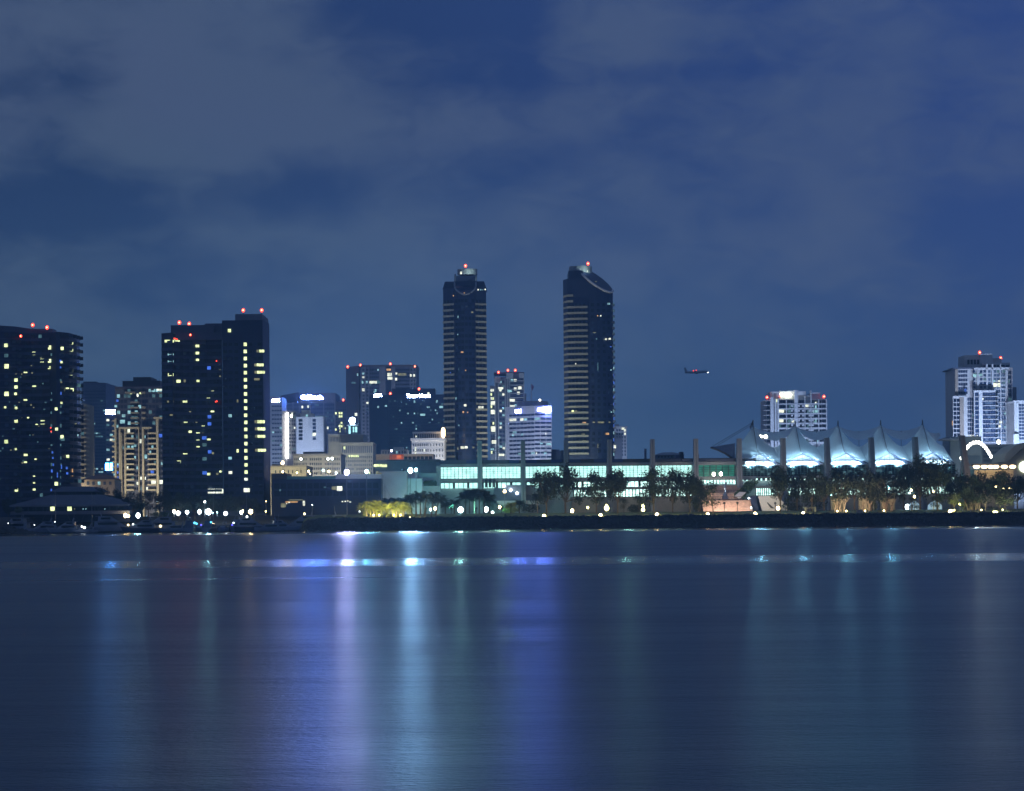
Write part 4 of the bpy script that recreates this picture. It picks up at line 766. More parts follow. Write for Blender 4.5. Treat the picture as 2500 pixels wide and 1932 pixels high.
# rows are read at column 1500 (the hall is level; the photo is tilted half a degree)
zroof, zfas, zt1, zb1, zt2, zb2 = zr(1117.5), zr(1130), zr(1138), zr(1165.5), zr(1174.5), zr(1189)
X = lambda px: PX(px, D, 1150)
MB().box(X(1071), X(1845), 902, 990, GZ-1, zroof-3.2).build('wall', 'grey_wall', r); MB().box(X(1845)+.01, X(2335), 902, 990, GZ-1, zr(1141.6)).build('wall', 'grey_wall', r)
mb = MB(); mb.box(X(1077), X(1845), 899, 985, zfas, zroof-.6); mb.build('roof', 'roof_dark', r)
for i, (p0, p1, m) in enumerate([(1078, 1128, 'slate'), (1128, 1166, 'slate'), (1139, 1163, 'navy_blue_panel'), (1180, 1240, 'slate'), (1243, 1268, 'navy_blue_panel'), (1284, 1310, 'navy_blue_panel'), (1345, 1372, 'navy_blue_panel'), (1390, 1417, 'navy_blue_panel'), (1450, 1480, 'navy_blue_panel'), (1493, 1520, 'navy_blue_panel'), (1522, 1580, 'roof_dark'), (1598, 1660, 'navy_wall'), (1665, 1690, 'slate'), (1703, 1722, 'navy_wall'), (1722, 1790, 'slate')]):
    MB().box(X(p0), X(p1), 898.4-.05*i, 899.2, zfas+.2, zroof-.5-.03*i).build('roof_screen', m, r)
for (p0, p1, pt) in [(1108, 1113, 1098), (1350, 1362, 1092), (1374, 1395, 1094), (1586, 1590, 1090), (1663, 1684, 1106), (1674, 1683, 1098), (1710, 1722, 1104)]:
    MB().box(X(p0), X(p1), 930, 936, zroof-1, zr(pt, p0)).build('roof_unit', 'slate' if pt != 1098 else 'roof_dark', r)
MB().box(X(1071), X(1845), 897.6, 903, zt1, zfas-.01).build('eave', 'grey_wall', r)
MB().box(X(1068), X(1845), 898.6, 903, zt2, zb1).build('ledge', 'grey_wall', r)
MB().box(X(1810), X(2335), 900, 990, zr(1141.5), zr(1138.2)).build('eave', 'grey_wall', r)
pyl = [1172, 1277, 1381, 1486, 1590, 1695, 1800, 1906, 2012, 2119, 2225]
edges = [1073]+pyl[:6]
for i in range(6):
    a, c = edges[i]+(0 if i == 0 else 6), pyl[i]-6
    w = MB().box(X(a), X(c), 900.6, 901.4, zb1, zt1).build('upper_window', 'glaze_bright', r)
    mb = MB(); nmu = 10
    for q in range(nmu+1): xx = X(a+(c-a)*q/nmu); mb.box(xx-.09, xx+.09, 900.2, 900.7, zb1, zt1)
    for q in (1, 2, 3, 4): zz_ = zb1+(zt1-zb1)*q/5; mb.box(X(a), X(c), 900.25, 900.65, zz_-.05, zz_+.05)
    mb.build('window_frame', 'metal', w)
    w = MB().box(X(a), X(c), 900.8, 901.5, zb2, zt2).build('lower_window', 'glaze_bright' if i < 3 else 'arcade_light', r)
    mb = MB()
    for q in range(9): xx = X(a+(c-a)*q/8); mb.box(xx-(.12 if q % 3 else .5), xx+(.12 if q % 3 else .5), 900.3, 900.85, zb2, zt2)
    mb.box(X(a), X(c), 900.2, 900.8, zt2-.3, zt2)
    mb.build('window_frame', 'dark_metal', w)
w = MB().box(X(1703), X(1794), 900.6, 901.4, zb1, zt1).build('upper_window', 'glaze_green', r)
mb = MB()
for q in range(7): xx = X(1703+91*q/6); mb.box(xx-.15, xx+.15, 900.1, 900.7, zb1, zt1)
for q in (1, 2, 3, 4): zz_ = zb1+(zt1-zb1)*q/5; mb.box(X(1703), X(1794), 900.2, 900.65, zz_-.1, zz_+.1)
mb.build('window_frame', 'dark_metal', w)
w = MB().box(X(1710), X(1796), 900.8, 901.5, zr(1184), zt2).build('lower_window', 'arcade_light', r)
mb = MB()
for q in range(12): xx = X(1710+86*q/11); mb.box(xx-.12, xx+.12, 900.3, 900.85, zr(1184), zt2)
mb.build('window_frame', 'dark_metal', w)
# dark glazed band under the tents
for i in range(5):
    a, c = pyl[6+i]+7, (pyl[7+i]-7 if i < 4 else 2333)
    w = MB().box(X(a), X(c), 900.4, 901.9, zr(1166), zr(1141.5)).build('upper_window', 'glass_dark', r)
    mb = MB()
    for q in range(12): xx = X(a+(c-a)*q/11); mb.box(xx-.1, xx+.1, 900, 900.5, zr(1166), zr(1141.5))
    for q in range(1, 5): zz_ = zr(1166)+(zr(1141.5)-zr(1166))*q/5; mb.box(X(a), X(c), 900.1, 900.45, zz_-.06, zz_+.06)
    mb.build('window_frame', 'teal_wall', w)
    for q in range(7): xx = X(a+(c-a)*rnd.random()); pane(r, (xx, 899.9, zr(rnd.uniform(1150, 1163))), 1.2, .9, 'cool_dim', 0, .3)
    w = MB().box(X(a), X(c), 900.5, 901.9, zr(1177), zr(1171)).build('lower_window', 'arcade_light', r)
    mb = MB()
    for q in range(9): xx = X(a+(c-a)*q/8); mb.box(xx-.6, xx+.6, 900.1, 900.6, zr(1177), zr(1171))
    mb.box(X(a), X(c), 900.15, 900.55, zr(1171.6), zr(1171)); mb.build('window_frame', 'dark_metal', w)
    MB().box(X(a-6), X(c+6), 898.8, 901, zr(1171), zr(1166)).build('ledge', 'grey_wall', r)
# ground-floor arcade, brightly lit
for (a, c) in [(1400, 1480), (1492, 1584), (1596, 1690), (1842, 1900), (1912, 2006), (2018, 2112), (2125, 2220), (2232, 2330)]:
    w = MB().box(X(a), X(c), 896, 896.8, zr(1213), zr(1196)).build('arcade_window', 'arcade_light', r)
    mb = MB()
    for q in range(12): xx = X(a+(c-a)*q/11); mb.box(xx-.18, xx+.18, 895.5, 896.1, zr(1213), zr(1196))
    mb.box(X(a), X(c), 895.4, 896.1, zr(1208.2), zr(1207.2)); mb.build('window_frame', 'dark_metal', w)
MB().box(X(1395), X(1700), 895.6, 902.2, GZ-1, zr(1213)).build('podium_wall', 'concrete', r); MB().box(X(1395), X(1700), 895, 902.2, zr(1196), zr(1190)).build('balcony', 'grey_wall', r)
MB().box(X(1836), X(2335), 895.6, 902.2, GZ-1, zr(1213)).build('podium_wall', 'concrete', r); MB().box(X(1836), X(2335), 895, 902.2, zr(1196), zr(1190)).build('balcony', 'grey_wall', r)
# outside stair on the left part, with step lights
z1_, z2_ = zr(1183), zr(1214)
MB().add([(X(1207), 893, z1_-.8), (X(1307), 893, z2_+.6), (X(1307), 893, z2_-3), (X(1200), 893, z2_-1.5), (X(1207), 899, z1_-.8), (X(1307), 899, z2_+.6), (X(1307), 899, z2_-3), (X(1200), 899, z2_-1.5)],
   [(0, 3, 2, 1), (4, 5, 6, 7), (0, 1, 5, 4), (1, 2, 6, 5), (2, 3, 7, 6), (3, 0, 4, 7)]).build('outer_stair', 'slate', r)
MB().box(X(1232), X(1307), 893.4, 899.4, zr(1216), zr(1183)).build('stair_screen', 'slate_light', r)
for (px, py) in [(1230, 1187), (1247, 1197), (1262.5, 1204.5), (1279, 1212)]: MB().ball(P(px, py, 892.7), .5, 8, 5).build('step_light', 'lamp_white', r)
MB().box(X(1213), X(1318), 890, 894, zr(1231), zr(1221)).build('retaining_wall', 'pale_wall', r)
for px in (1187, 1196, 1206): MB().box(X(px)-.5, X(px)+.5, 896.4, 897.4, zr(1188), zr(1169)).build('flue', 'roof_dark', r)
# concrete fins
for px in pyl:
    x = X(px); zt = zr(1075.5, 1500); right = px > 1750
    wb = 1.0 if not right else 1.25; dx_ = 0 if px < 1850 else (px-1850)/375*1.6
    zb = GZ-1; mb = MB()
    for s0, s1, yy in ((-1, -.12, 888.0), (.12, 1, 888.0), (-.12, .12, 888.5)):
        mb.add([(x+s0*wb+dx_, yy, zb), (x+s1*wb+dx_, yy, zb), (x+s1*wb+dx_, 896, zb), (x+s0*wb+dx_, 896, zb), (x+s0*.86, yy+2, zt), (x+s1*.86, yy+2, zt), (x+s1*.86, 894, zt), (x+s0*.86, 894, zt)],
           [(0, 3, 2, 1), (4, 5, 6, 7), (0, 1, 5, 4), (1, 2, 6, 5), (2, 3, 7, 6), (3, 0, 4, 7)])
    mb.build('concrete_fin', 'pier', r)
# leaning end fin
xt, xb_ = X(2331), X(2343); zt, zb = zr(1077, 2331)+1.7, zr(1157, 2331)+.5
mb = MB()
for s0, s1, yy in ((-1, -.12, 884), (.12, 1, 884), (-.12, .12, 884.5)):
    mb.add([(xb_+2+s0*1.2, yy, GZ-1), (xb_+2+s1*1.2, yy, GZ-1), (xb_+2+s1*1.2, 890, GZ-1), (xb_+2+s0*1.2, 890, GZ-1), (xt+s0*.95, yy, zt), (xt+s1*.95, yy, zt), (xt+s1*.95, 888, zt), (xt+s0*.95, 888, zt)],
       [(0, 3, 2, 1), (4, 5, 6, 7), (0, 1, 5, 4), (1, 2, 6, 5), (2, 3, 7, 6), (3, 0, 4, 7)])
mb.build('leaning_fin', 'brown_pier', r)
# tents
zbase, zap = zr(1137.5), zr(1112.5); zpk, zval = [EYE+(zr(v)-EYE)*921/900 for v in (1042.5, 1101)]
Y0 = 899; DY = 22
peaks = []
NU, NV = 20, 14
for i in range(5):
    xl, xr = X(pyl[6+i])+.05, (X(pyl[7+i])-.05 if i < 4 else X(2331)-.5); xm = (xl+xr)/2
    def S(u, v):
        a = abs(u); zf = zbase+(zap-zbase)*(1-a); zk = zval+(zpk-zval)*(.08+.92*(1-a)**1.6)
        w = v if v <= 1 else 2-v
        z = zf+(zk-zf)*(w**(1.0+1.0*(1-a)*(1-w)))
        if v > 1: zf2 = zval-3+6*(1-a); z = zf2+(zk-zf2)*w**1.5
        return (xm+u*(xr-xl)/2, Y0+DY*v, z)
    vs_, fs = [], []
    for q in range(2*NV+1):
        for p_ in range(NU+1): vs_.append(S(-1+2*p_/NU, q/NV))
    for q in range(2*NV):
        for p_ in range(NU): k0 = q*(NU+1)+p_; fs.append((k0, k0+1, k0+NU+2, k0+NU+1))
    t = MB().add(vs_, fs).build('tent_roof', 'tent_fabric', r, smooth=True)
    pk = Vector((xm, Y0+DY, zpk)); peaks.append(pk)
    MB().tube([pk+Vector((0, 0, -1.5)), pk+Vector((0, 0, 1.8))], [.35, .22], 6).build('mast_top', 'dark_metal', t)
    MB().tube([Vector(S(0, v/10))+Vector((0, -.15, .12)) for v in range(11)], .13, 5).build('ridge_cable', 'slate', t)
    MB().tube([Vector(S(-1+q/5, 0))+Vector((0, -.1, 0)) for q in range(11)], .24, 5).build('edge_beam', 'slate', t)
    # gable under the front edge; a glowing panel stands in for the lit interior
    g_ = MB(); 
    for q in range(9):
        xx = xl+(xr-xl)*(q+.5)/9; hh = (zap-zbase)*(1-abs(xx-xm)/((xr-xl)/2)); g_.box(xx-.07, xx+.07, Y0+1.2, Y0+1.4, zbase-.2, zbase+hh)
    g_.tube([(xl+1.5, Y0+1.3, zbase+.2), (xm, Y0+1.3, zbase+2.4), (xr-1.5, Y0+1.3, zbase+.2)], .1, 4); g_.build('gable_truss', 'slate', t)
    MB().add([(xl+1, Y0+6, zbase-.4), (xr-1, Y0+6, zbase-.4), (xm+5.5, Y0+6.6, zbase+1.25), (xm-4.0, Y0+6.6, zbase+1.25), (xl+1, Y0+7, zbase-.4), (xr-1, Y0+7, zbase-.4), (xm+5.5, Y0+7.4, zbase+1.25), (xm-4.0, Y0+7.4, zbase+1.25)],
        [(0, 1, 2, 3), (7, 6, 5, 4), (0, 4, 5, 1), (1, 5, 6, 2), (2, 6, 7, 3), (3, 7, 4, 0)]).build('tent_glow_panel', 'tent_light', t)
    MB().add([(xl+.3, Y0+12, zbase-.5), (xr-.3, Y0+12, zbase-.5), (xm, Y0+12, zap+1.5), (xl+.3, Y0+12.4, zbase-.5), (xr-.3, Y0+12.4, zbase-.5), (xm, Y0+12.4, zap+1.5)], [(0, 1, 2), (5, 4, 3), (0, 3, 4, 1), (1, 4, 5, 2), (2, 5, 3, 0)]).build('rear_wall', 'pale_wall', t)
    MB().box(xl+.6, xr-.6, Y0+1, Y0+DY*2, zbase-.75, zbase-.5).build('floor_slab', 'slate', t)
# rear fly sheets slung from mast to mast
def fly(p0, p1, zb0=1.2, drop=2.4, w=3.0):
    vs_, fs = [], []; n = 14
    for q in range(n+1):
        u = q/n; s = 4*u*(1-u); x = p0.x+(p1.x-p0.x)*u; zt_ = p0.z+(p1.z-p0.z)*u-drop*s
        vs_ += [(x, 946, zt_), (x, 943-1.5*s, zt_-.9-(w)*(.35+.65*s)*(.6+.4*s))]
        if q: k0 = 2*q; fs.append((k0-2, k0, k0+1, k0-1))
    return MB().add(vs_, fs).build('fly_sheet', 'tent_fabric', r, smooth=True)
sc_ = 946/(Y0+DY)
mp_ = [Vector((p.x*sc_*.998, 946, EYE+(p.z-EYE)*sc_-.4)) for p in peaks]
for p0, p1 in zip(mp_, mp_[1:]):
    fly(p0, p1)
    q = (p0+p1)/2; MB().tube([(q.x, 945.5, q.z-2.2), (q.x, 945.5, q.z-9)], .14, 5).build('guy_post', 'slate', r)
e = mp_[-1]; fly(e, Vector((X(2318)*sc_, 946, e.z-3.2)), drop=1.6, w=3.2)
# left outrigger sail with its cables
tip = P(1736, 1092, 898); root_ = P(1795, 1133, 900)
pts = [P(1737, 1091, 898), P(1752, 1089.5, 905), P(1775, 1085.5, 910), P(1794, 1082.5, 912), P(1794, 1126, 903), P(1786, 1116, 901), P(1770, 1105.5, 900), P(1752, 1097, 899)]
MB().add(pts+[p+Vector((0, .25, -.1)) for p in pts], [tuple(range(8)), tuple(range(15, 7, -1))]+[(i, (i+1) % 8, 8+(i+1) % 8, 8+i) for i in range(8)]).build('outrigger_sail', 'slate_fabric', r)
MB().tube([P(1735, 1093, 897.5), P(1752, 1098.5, 898.6), P(1770, 1107, 899.4), P(1786, 1117.5, 900.4), P(1795, 1128, 901)], .42, 6).build('outrigger_beam', 'roof_dark', r)
MB().tube([peaks[0]+Vector((-.6, 0, 1)), P(1740, 1090, 899)], .11, 4).build('cable', 'slate', r); MB().tube([peaks[0]+Vector((-.6, 0, .2)), P(1752, 1088, 904)], .11, 4).build('cable', 'slate', r)
MB().tube([peaks[0]+Vector((-1.2, 0, -1.2)), peaks[0]+Vector((.2, 0, 2.3))], .3, 5).build('mast_top', 'dark_metal', r)
for px, s in ((1857, 1), (1862.5, .6), (1869.5, 1.1)): MB().ball(P(px, 1066.5, 925), .7*s, 8, 6).build('roof_floodlight', 'lamp_flood', r)
# left wing: teal-lit boxes and pale wall panels
r2 = thing('convention_wing', (X(990), 870, GZ), 'blank grey-white end wing of the convention hall, left of the cyan windows', 'hall')
def w2(name, p0, p1, pt, pb, m, y0, y1): 
    ref = (p0+p1)/2; return MB().box(PX(p0, y0), PX(p1, y0), y0, y1, GZ-1 if pb is None else PZ(pb, y0, ref), PZ(pt, y0, ref)).build(name, m, r2)
w2('upper_wall', 916, 1076, 1123, 1156, 'grey_wall', 905, 960); w2('upper_wall', 945, 1074, 1122, 1125, 'slate_light', 903, 962)
w2('wall', 928.5, 993, 1151, None, 'pale_wall', 862, 900); w2('wall', 993.3, 1020, 1150.5, 1169, 'pale_wall', 880, 900); w2('wall', 993.3, 1030, 1168.6, None, 'white_wall', 872, 900); w2('wall', 1020.3, 1068, 1155.5, None, 'grey_wall', 886, 904)
w2('planter', 1034, 1066, 1183, 1187, 'concrete', 882, 886)
w2('wall', 1065, 1074.5, 1138, None, 'grey_wall', 889, 906); w2('base_wall', 1020, 1075, 1187, None, 'grey_wall', 881, 884)
for (px, py) in [(925, 1137), (938, 1137.5), (919, 1137)]: pane(r2, P(px, py, 904.8), 2.1, .95, 'warm')
for (px, py) in [(922, 1154), (927, 1158)]: pane(r2, P(px, py, 861.6), 1.4, 1.1, 'warm_dim')
mb = MB()
for q in range(60):
    c = P(rnd.uniform(1036, 1064), 1180+rnd.uniform(-3, 5), 881.5); a = rnd.random()*6.3; u = Vector((math.cos(a), .3, math.sin(a)))*.7; v = Vector((-math.sin(a), .2, math.cos(a)))*.3
    mb.add([c-u-v, c+u-v, c+u+v, c-u+v], [(0, 1, 2, 3)])
tag(mb.build('planter_foliage', 'leaf', r2), 'dark trailing plants on the teal wall planter')
# grand stair
r3 = thing('grand_stair', (X(1770), 870, GZ), 'broad pink-lit stone stair rising between hedges to the convention hall terrace', 'stairs')
xs0, xs1 = PX(1712, 870), PX(1831, 870); mb = MB(); zc = GZ-.2
za = PZ(1219, 872, 1770); n_ = 16
for q in range(n_): mb.box(xs0, xs1, 860+q*.62, 880, GZ-.5+(za-GZ)*(q)/n_, GZ-.2+(za-GZ)*(q+1)/n_-.02*q)
mb.build('lower_flight', 'stair', r3)
MB().box(xs0-.5, xs1-2, 880.1, 884, GZ, PZ(1203, 881, 1770)).build('landing_wall', 'stair', r3)
zb_ = PZ(1203, 881, 1770); zc_ = PZ(1185, 890, 1770); mb = MB()
for q in range(14): mb.box(xs0+.5, xs1-.5, 884.1+q*.6, 895, zb_-.1+(zc_-zb_)*q/14, zb_+(zc_-zb_)*(q+1)/14)
mb.build('upper_flight', 'stair', r3)
for z_, y_ in ((za, 869.6), (zb_, 880.2), (zc_, 892)): 
    mb = MB()
    for q in range(19): x_ = xs0+(xs1-xs0)*q/18; mb.tube([(x_, y_, z_), (x_, y_, z_+.95)], .05, 4)
    mb.tube([(xs0, y_, z_+.95), (xs1, y_, z_+.95)], .07, 4); mb.build('handrail', 'dark_metal', r3)
# sculpture on a dark pedestal
sp_ = P(1768, 1219, 878); sz = za+.05
t = thing('sculpture', (sp_.x, 874, sz), 'spiky silver sculpture with raised arms on a dark tapered pedestal in front of the stair', 'statue')
mb = MB(); mb.add([(sp_.x-1.1, 873.2, sz), (sp_.x+1.1, 873.2, sz), (sp_.x+1.1, 875.4, sz), (sp_.x-1.1, 875.4, sz), (sp_.x-.75, 873.5, sz+2.1), (sp_.x+.75, 873.5, sz+2.1), (sp_.x+.75, 875.1, sz+2.1), (sp_.x-.75, 875.1, sz+2.1)], [(0, 3, 2, 1), (4, 5, 6, 7), (0, 1, 5, 4), (1, 2, 6, 5), (2, 3, 7, 6), (3, 0, 4, 7)]); mb.build('pedestal', 'navy_slab', t)
mb = MB(); q0 = Vector((sp_.x, 874.2, sz+2.1))
mb.tube([q0+Vector(v) for v in ((0, 0, 0), (.15, 0, 1), (-.15, 0, 2), (.1, 0, 3.2), (0, 0, 4))], [.5, .35, .42, .3, .12], 8)
for v in ((-.9, 0, 4.6), (.9, .1, 4.9), (-.8, 0, 2.2), (.9, 0, 2.8), (.3, .2, 5.2), (-1.0, 0, 3.5), (.8, 0, 1.4)): mb.tube([q0+Vector((0, 0, v[2]*.62)), q0+Vector(v)*.8+Vector((0, 0, .2)), q0+Vector(v)], [.2, .16, .05], 6)
mb.build('figure', 'bronze', t, smooth=True)
# sloped white ramp walls and hedge slope right of the stair
t = thing('ramp_wall', (PX(1875, 868), 868, GZ), 'white angled ramp wall with a dark wedge, right of the pink stair', 'wall')
a0 = [P(1851, 1211, 868), P(1900, 1211.5, 868), P(1930, 1249, 868), P(1861, 1249.5, 868)]
MB().add(a0+[p+Vector((0, 8, 0)) for p in a0], [(0, 3, 2, 1), (4, 5, 6, 7), (0, 1, 5, 4), (1, 2, 6, 5), (2, 3, 7, 6), (3, 0, 4, 7)]).build('front_wall', 'white_wall', t)
a0 = [P(1833, 1212, 867), P(1845, 1211, 867), P(1851, 1249.5, 866), P(1834, 1249.5, 866)]
MB().add(a0+[p+Vector((0, 9, 0)) for p in a0], [(0, 3, 2, 1), (4, 5, 6, 7), (0, 1, 5, 4), (1, 2, 6, 5), (2, 3, 7, 6), (3, 0, 4, 7)]).build('side_wall', 'navy_wall', t)
a0 = [P(1872, 1227, 867.6), P(1874, 1227, 867.6), P(1890, 1241, 867.6), P(1882, 1241, 867.6)]
MB().add(a0+[p+Vector((0, .8, 0)) for p in a0], [(0, 3, 2, 1), (4, 5, 6, 7), (0, 1, 5, 4), (1, 2, 6, 5), (2, 3, 7, 6), (3, 0, 4, 7)]).build('dark_wedge', 'roof_dark', t)  # dark solid wedge set on the wall face
a0 = [P(1812, 1200, 884), P(1834, 1190, 884), P(1822, 1207, 880), P(1805, 1216, 880)]
a0 = [P(1794, 1211, 874), P(1806, 1201, 876), P(1822, 1202, 876), P(1806, 1218, 874)]
MB().add(a0+[p+Vector((0, 4, -.2)) for p in a0], [(0, 3, 2, 1), (4, 5, 6, 7), (0, 1, 5, 4), (1, 2, 6, 5), (2, 3, 7, 6), (3, 0, 4, 7)]).build('ramp_parapet', 'white_wall', t)
def leafpatch(name, pts_fn, n, s, m, parent=None, org=None, label=None):
    mb = MB()
    for q in range(n):
        c = pts_fn(); nrm = Vector((rnd.gauss(0, 1), rnd.gauss(0, 1), rnd.gauss(0, 1))).normalized(); u = nrm.orthogonal().normalized(); v = nrm.cross(u); k_ = s*rnd.uniform(.6, 1.4)
        mb.add([c-u*k_, c-v*k_*.6, c+u*k_, c+v*k_*.6], [(0, 1, 2, 3)])
    return mb.build(name, m, parent, org)
def slope_pt():
    u, v = rnd.random(), rnd.random(); a = P(1797, 1212, 877); c = P(1832, 1176, 886); return a+(c-a)*u+Vector((rnd.uniform(-1, 3.2), 0, rnd.uniform(-1, .8)))
tag(leafpatch('hedge_slope', slope_pt, 700, .5, 'hedge_leaf', org=P(1815, 1200, 880)), 'green clipped hedge climbing the slope between the stair and the lit arcade', 'hedge')
# round-vaulted building at the right edge
t = thing('vaulted_building', (PX(2500, 930), 930, GZ), 'cream vaulted building with a glowing round opening at the right edge', 'building')
def arc(rad, cxp, czp, a0, a1, n): return [(cxp+rad*math.cos(R(a)), czp+rad*math.sin(R(a))) for a in [a0+(a1-a0)*i/n for i in range(n+1)]]
c0 = P(2512, 1150, 930); outer = [P(2452, 1128, 930), P(2456, 1108, 930), P(2478, 1089, 930), P(2500, 1081, 930), P(2530, 1079, 930)]; inner = [P(2530, 1092, 930), P(2500, 1094, 930), P(2492, 1097, 930), P(2458, 1130, 930)]
poly = outer+inner; n_ = len(poly)
MB().add(poly+[p+Vector((0, 25, 0)) for p in poly], [tuple(range(n_-1, -1, -1)), tuple(range(n_, 2*n_))]+[(i, (i+1) % n_, n_+(i+1) % n_, n_+i) for i in range(n_)]).build('vault', 'vault', t)
poly = [P(2530, 1093, 933), P(2500, 1095, 933), P(2492, 1098, 933), P(2456, 1132, 933), P(2456, 1200, 933), P(2530, 1200, 933)]; n_ = 6
MB().add(poly+[p+Vector((0, 20, 0)) for p in poly], [tuple(range(n_)), tuple(range(2*n_-1, n_-1, -1))]+[(i, n_+i, n_+(i+1) % n_, (i+1) % n_) for i in range(n_)]).build('end_wall', 'vault', t)
cc = P(2502, 1140, 932.5); MB().add([(cc.x+2.4*math.cos(a), 932.4, cc.z+2.4*math.sin(a)) for a in [i*math.pi/10 for i in range(20)]]+[(cc.x+2.4*math.cos(a), 932.9, cc.z+2.4*math.sin(a)) for a in [i*math.pi/10 for i in range(20)]], [tuple(range(19, -1, -1)), tuple(range(20, 40))]+[(i, (i+1) % 20, 20+(i+1) % 20, 20+i) for i in range(20)]).build('round_window', 'lamp_moonwindow', t)
# lit arch of lamps
t = thing('light_arch', (PX(2384, 925), 925, GZ), 'arch strung with a row of bright white bulbs beside the last tent roof', 'arch')
AP = [(2347, 1119), (2350, 1111), (2354, 1103.5), (2358.5, 1096.5), (2363.5, 1090.5), (2369.5, 1085), (2376, 1081.5), (2383, 1080), (2390, 1081), (2396, 1084), (2401.5, 1088.5), (2406.5, 1094), (2411, 1100.5), (2415.5, 1107.5), (2419.5, 1114.5)]
pts = [P(x, y, 925) for x, y in AP]
MB().tube([Vector((pts[0].x-.6, 925.4, GZ))]+[p+Vector((0, .4, 0)) for p in pts]+[Vector((pts[-1].x+.6, 925.4, GZ))], .3, 6).build('arch_frame', 'metal', t)
for p in pts: MB().ball(p, .62, 8, 6, (1, .6, 1.25)).build('bulb', 'lamp_string', t)
# warm lit canopy
t = thing('entrance_canopy', (PX(2428, 905), 905, GZ), 'long low canopy glowing with warm lamps under the light arch', 'canopy')
za_ = PZ(1136, 905, 2428); MB().box(PX(2372, 905), PX(2482, 905), 904, 915, za_, za_+.8).build('roof', 'vault', t); MB().box(PX(2376, 905), PX(2482, 905), 910, 912, GZ-1, PZ(1147, 905, 2428)).build('wall', 'vault', t)
for px in (2384, 2403, 2419, 2431, 2452, 2472): MB().ball(P(px, 1140, 906), .95, 8, 6, (1.5, 1, .8)).build('canopy_lamp', 'lamp_warm', t)
t = thing('booth', (PX(2367, 900), 900, GZ), 'small blue-walled booth below the light arch, right of the leaning fin', 'booth')
MB().box(PX(2356, 896), PX(2379, 896), 896, 903, GZ-.5, PZ(1147, 896, 2367)).build('wall', 'teal_wall', t)
# ------------------------------------------------------------------ building floodlights added to reproduce the lit facades
def W_(label_start, px, pyt, D, back, zc, power, col, spot=80, dx=0):
    root = next(o for o in C.objects if o.parent is None and str(o.get('label', '')).startswith(label_start))
    x = PX(px, D); wash(root, (x+dx, D-back, GZ+4), (x, D, zc), power, col, spot)
WM = (1, .86, .62); CW = (.75, .82, 1.0); LL = (.50, .66, 1.0); TL = (.22, .95, .80)
W_('beige framed', 320, 0, 1050, 36, 25, 36000, WM, 120); W_('beige framed', 375, 0, 1050, 36, 25, 36000, WM, 120)
W_('narrow beige', 204, 0, 1000, 25, 30, 16000, WM, 90)
W_('pale lilac windowless', 745, 0, 1200, 45, 55, 150000, LL, 80); W_('long cream four', 745, 0, 1050, 30, 16, 60000, (1, .92, .72), 110); W_('long cream four', 800, 0, 1050, 30, 16, 60000, (.9, .9, .9), 110)
W_('low plain cream', 700, 0, 1000, 25, 15, 45000, (1, .9, .6), 110); W_('old cream stepped', 870, 0, 1150, 40, 25, 50000, (.85, .9, 1), 90); W_('old cream stepped', 840, 0, 1150, 40, 50, 40000, (.8, .95, .95), 70)
W_('narrow pale grid', 675, 0, 1500, 45, 45, 90000, LL, 80); W_('narrow block with', 700, 0, 1300, 25, 30, 20000, (.9, .9, 1), 100)
W_('wide dark office block', 755, 0, 1600, 70, 70, 160000, CW, 80); W_('tall wide tower', 930, 0, 1500, 70, 75, 200000, CW, 80)
W_('pale classical', 1045, 0, 1150, 40, 35, 60000, (.72, .8, 1), 90); W_('stepped pale condominium', 1245, 0, 1500, 50, 55, 160000, (.68, .85, 1), 90)
W_('pale banded office', 1270, 0, 1305, 50, 45, 70000, LL, 90); W_('pale banded office', 1330, 0, 1300, 50, 45, 80000, CW, 80)
W_('left one of the twin', 1094, 0, 1180, 38, 80, 60000, (1, .9, .62), 110, -6); W_('left one of the twin', 1180, 0, 1180, 38, 80, 75000, (1, .92, .66), 110, 6); W_('right one of the twin', 1400, 0, 1180, 38, 80, 95000, (.95, 1, .78), 110, -4)
W_('white gridded', 1900, 0, 1200, 70, 60, 150000, LL, 80); W_('white gridded', 1980, 0, 1200, 70, 60, 150000, LL, 80)
W_('tall stepped glass', 2370, 0, 1250, 70, 60, 150000, (.7, .78, 1), 80); W_('tall stepped glass', 2336, 0, 1250, 60, 60, 120000, (.6, .72, 1), 90); W_('tall stepped glass', 2430, 0, 1250, 70, 70, 330000, (.45, .66, 1), 90); W_('lower lilac', 2492, 0, 1230, 40, 40, 50000, LL, 100); W_('wide grey-green', 2420, 0, 1100, 30, 22, 20000, (.8, 1, .9), 110)
W_('small pale stepped', 1515, 0, 1500, 50, 40, 100000, LL, 70); W_('low cream building', 240, 0, 980, 25, 15, 7000, (1, .8, .6), 110); W_('low terrace', 1000, 0, 1000, 30, 24, 20000, (1, .8, .6), 110)
# hall: added wall washers, and added lamps under the tents
for px, pw, col in ((1045, 5000, TL), (1105, 18000, TL), (1165, 12000, TL), (1225, 3500, TL), (1010, 1500, (.5, .8, 1)), (950, 1200, (.6, .7, 1))):
    rt = r2 if px < 1072 else r; wash(rt, (PX(px, 868), 846, GZ+2), (PX(px, 895), 895, GZ+12), pw, col, 110)
wash(r2, (PX(985, 890), 890, 24), (PX(985, 905), 905, 24.5), 600, TL, 150)
for px, pw in ((1740, 6500), (1768, 6500), (1800, 6500)): wash(r3, (PX(px, 850), 850, GZ+3.2), (PX(px, 875), 875, GZ+5), pw, (1, .76, .62), 120)
wash(r3, (PX(1768, 864), 866, GZ+8), (sp_.x, 874, sz+4), 900, (.75, .9, 1), 60, fixture=False)
wash(r3, (PX(1890, 855), 852, GZ+3), (PX(1888, 868), 868, GZ+4), 1300, (.85, .92, 1), 120)
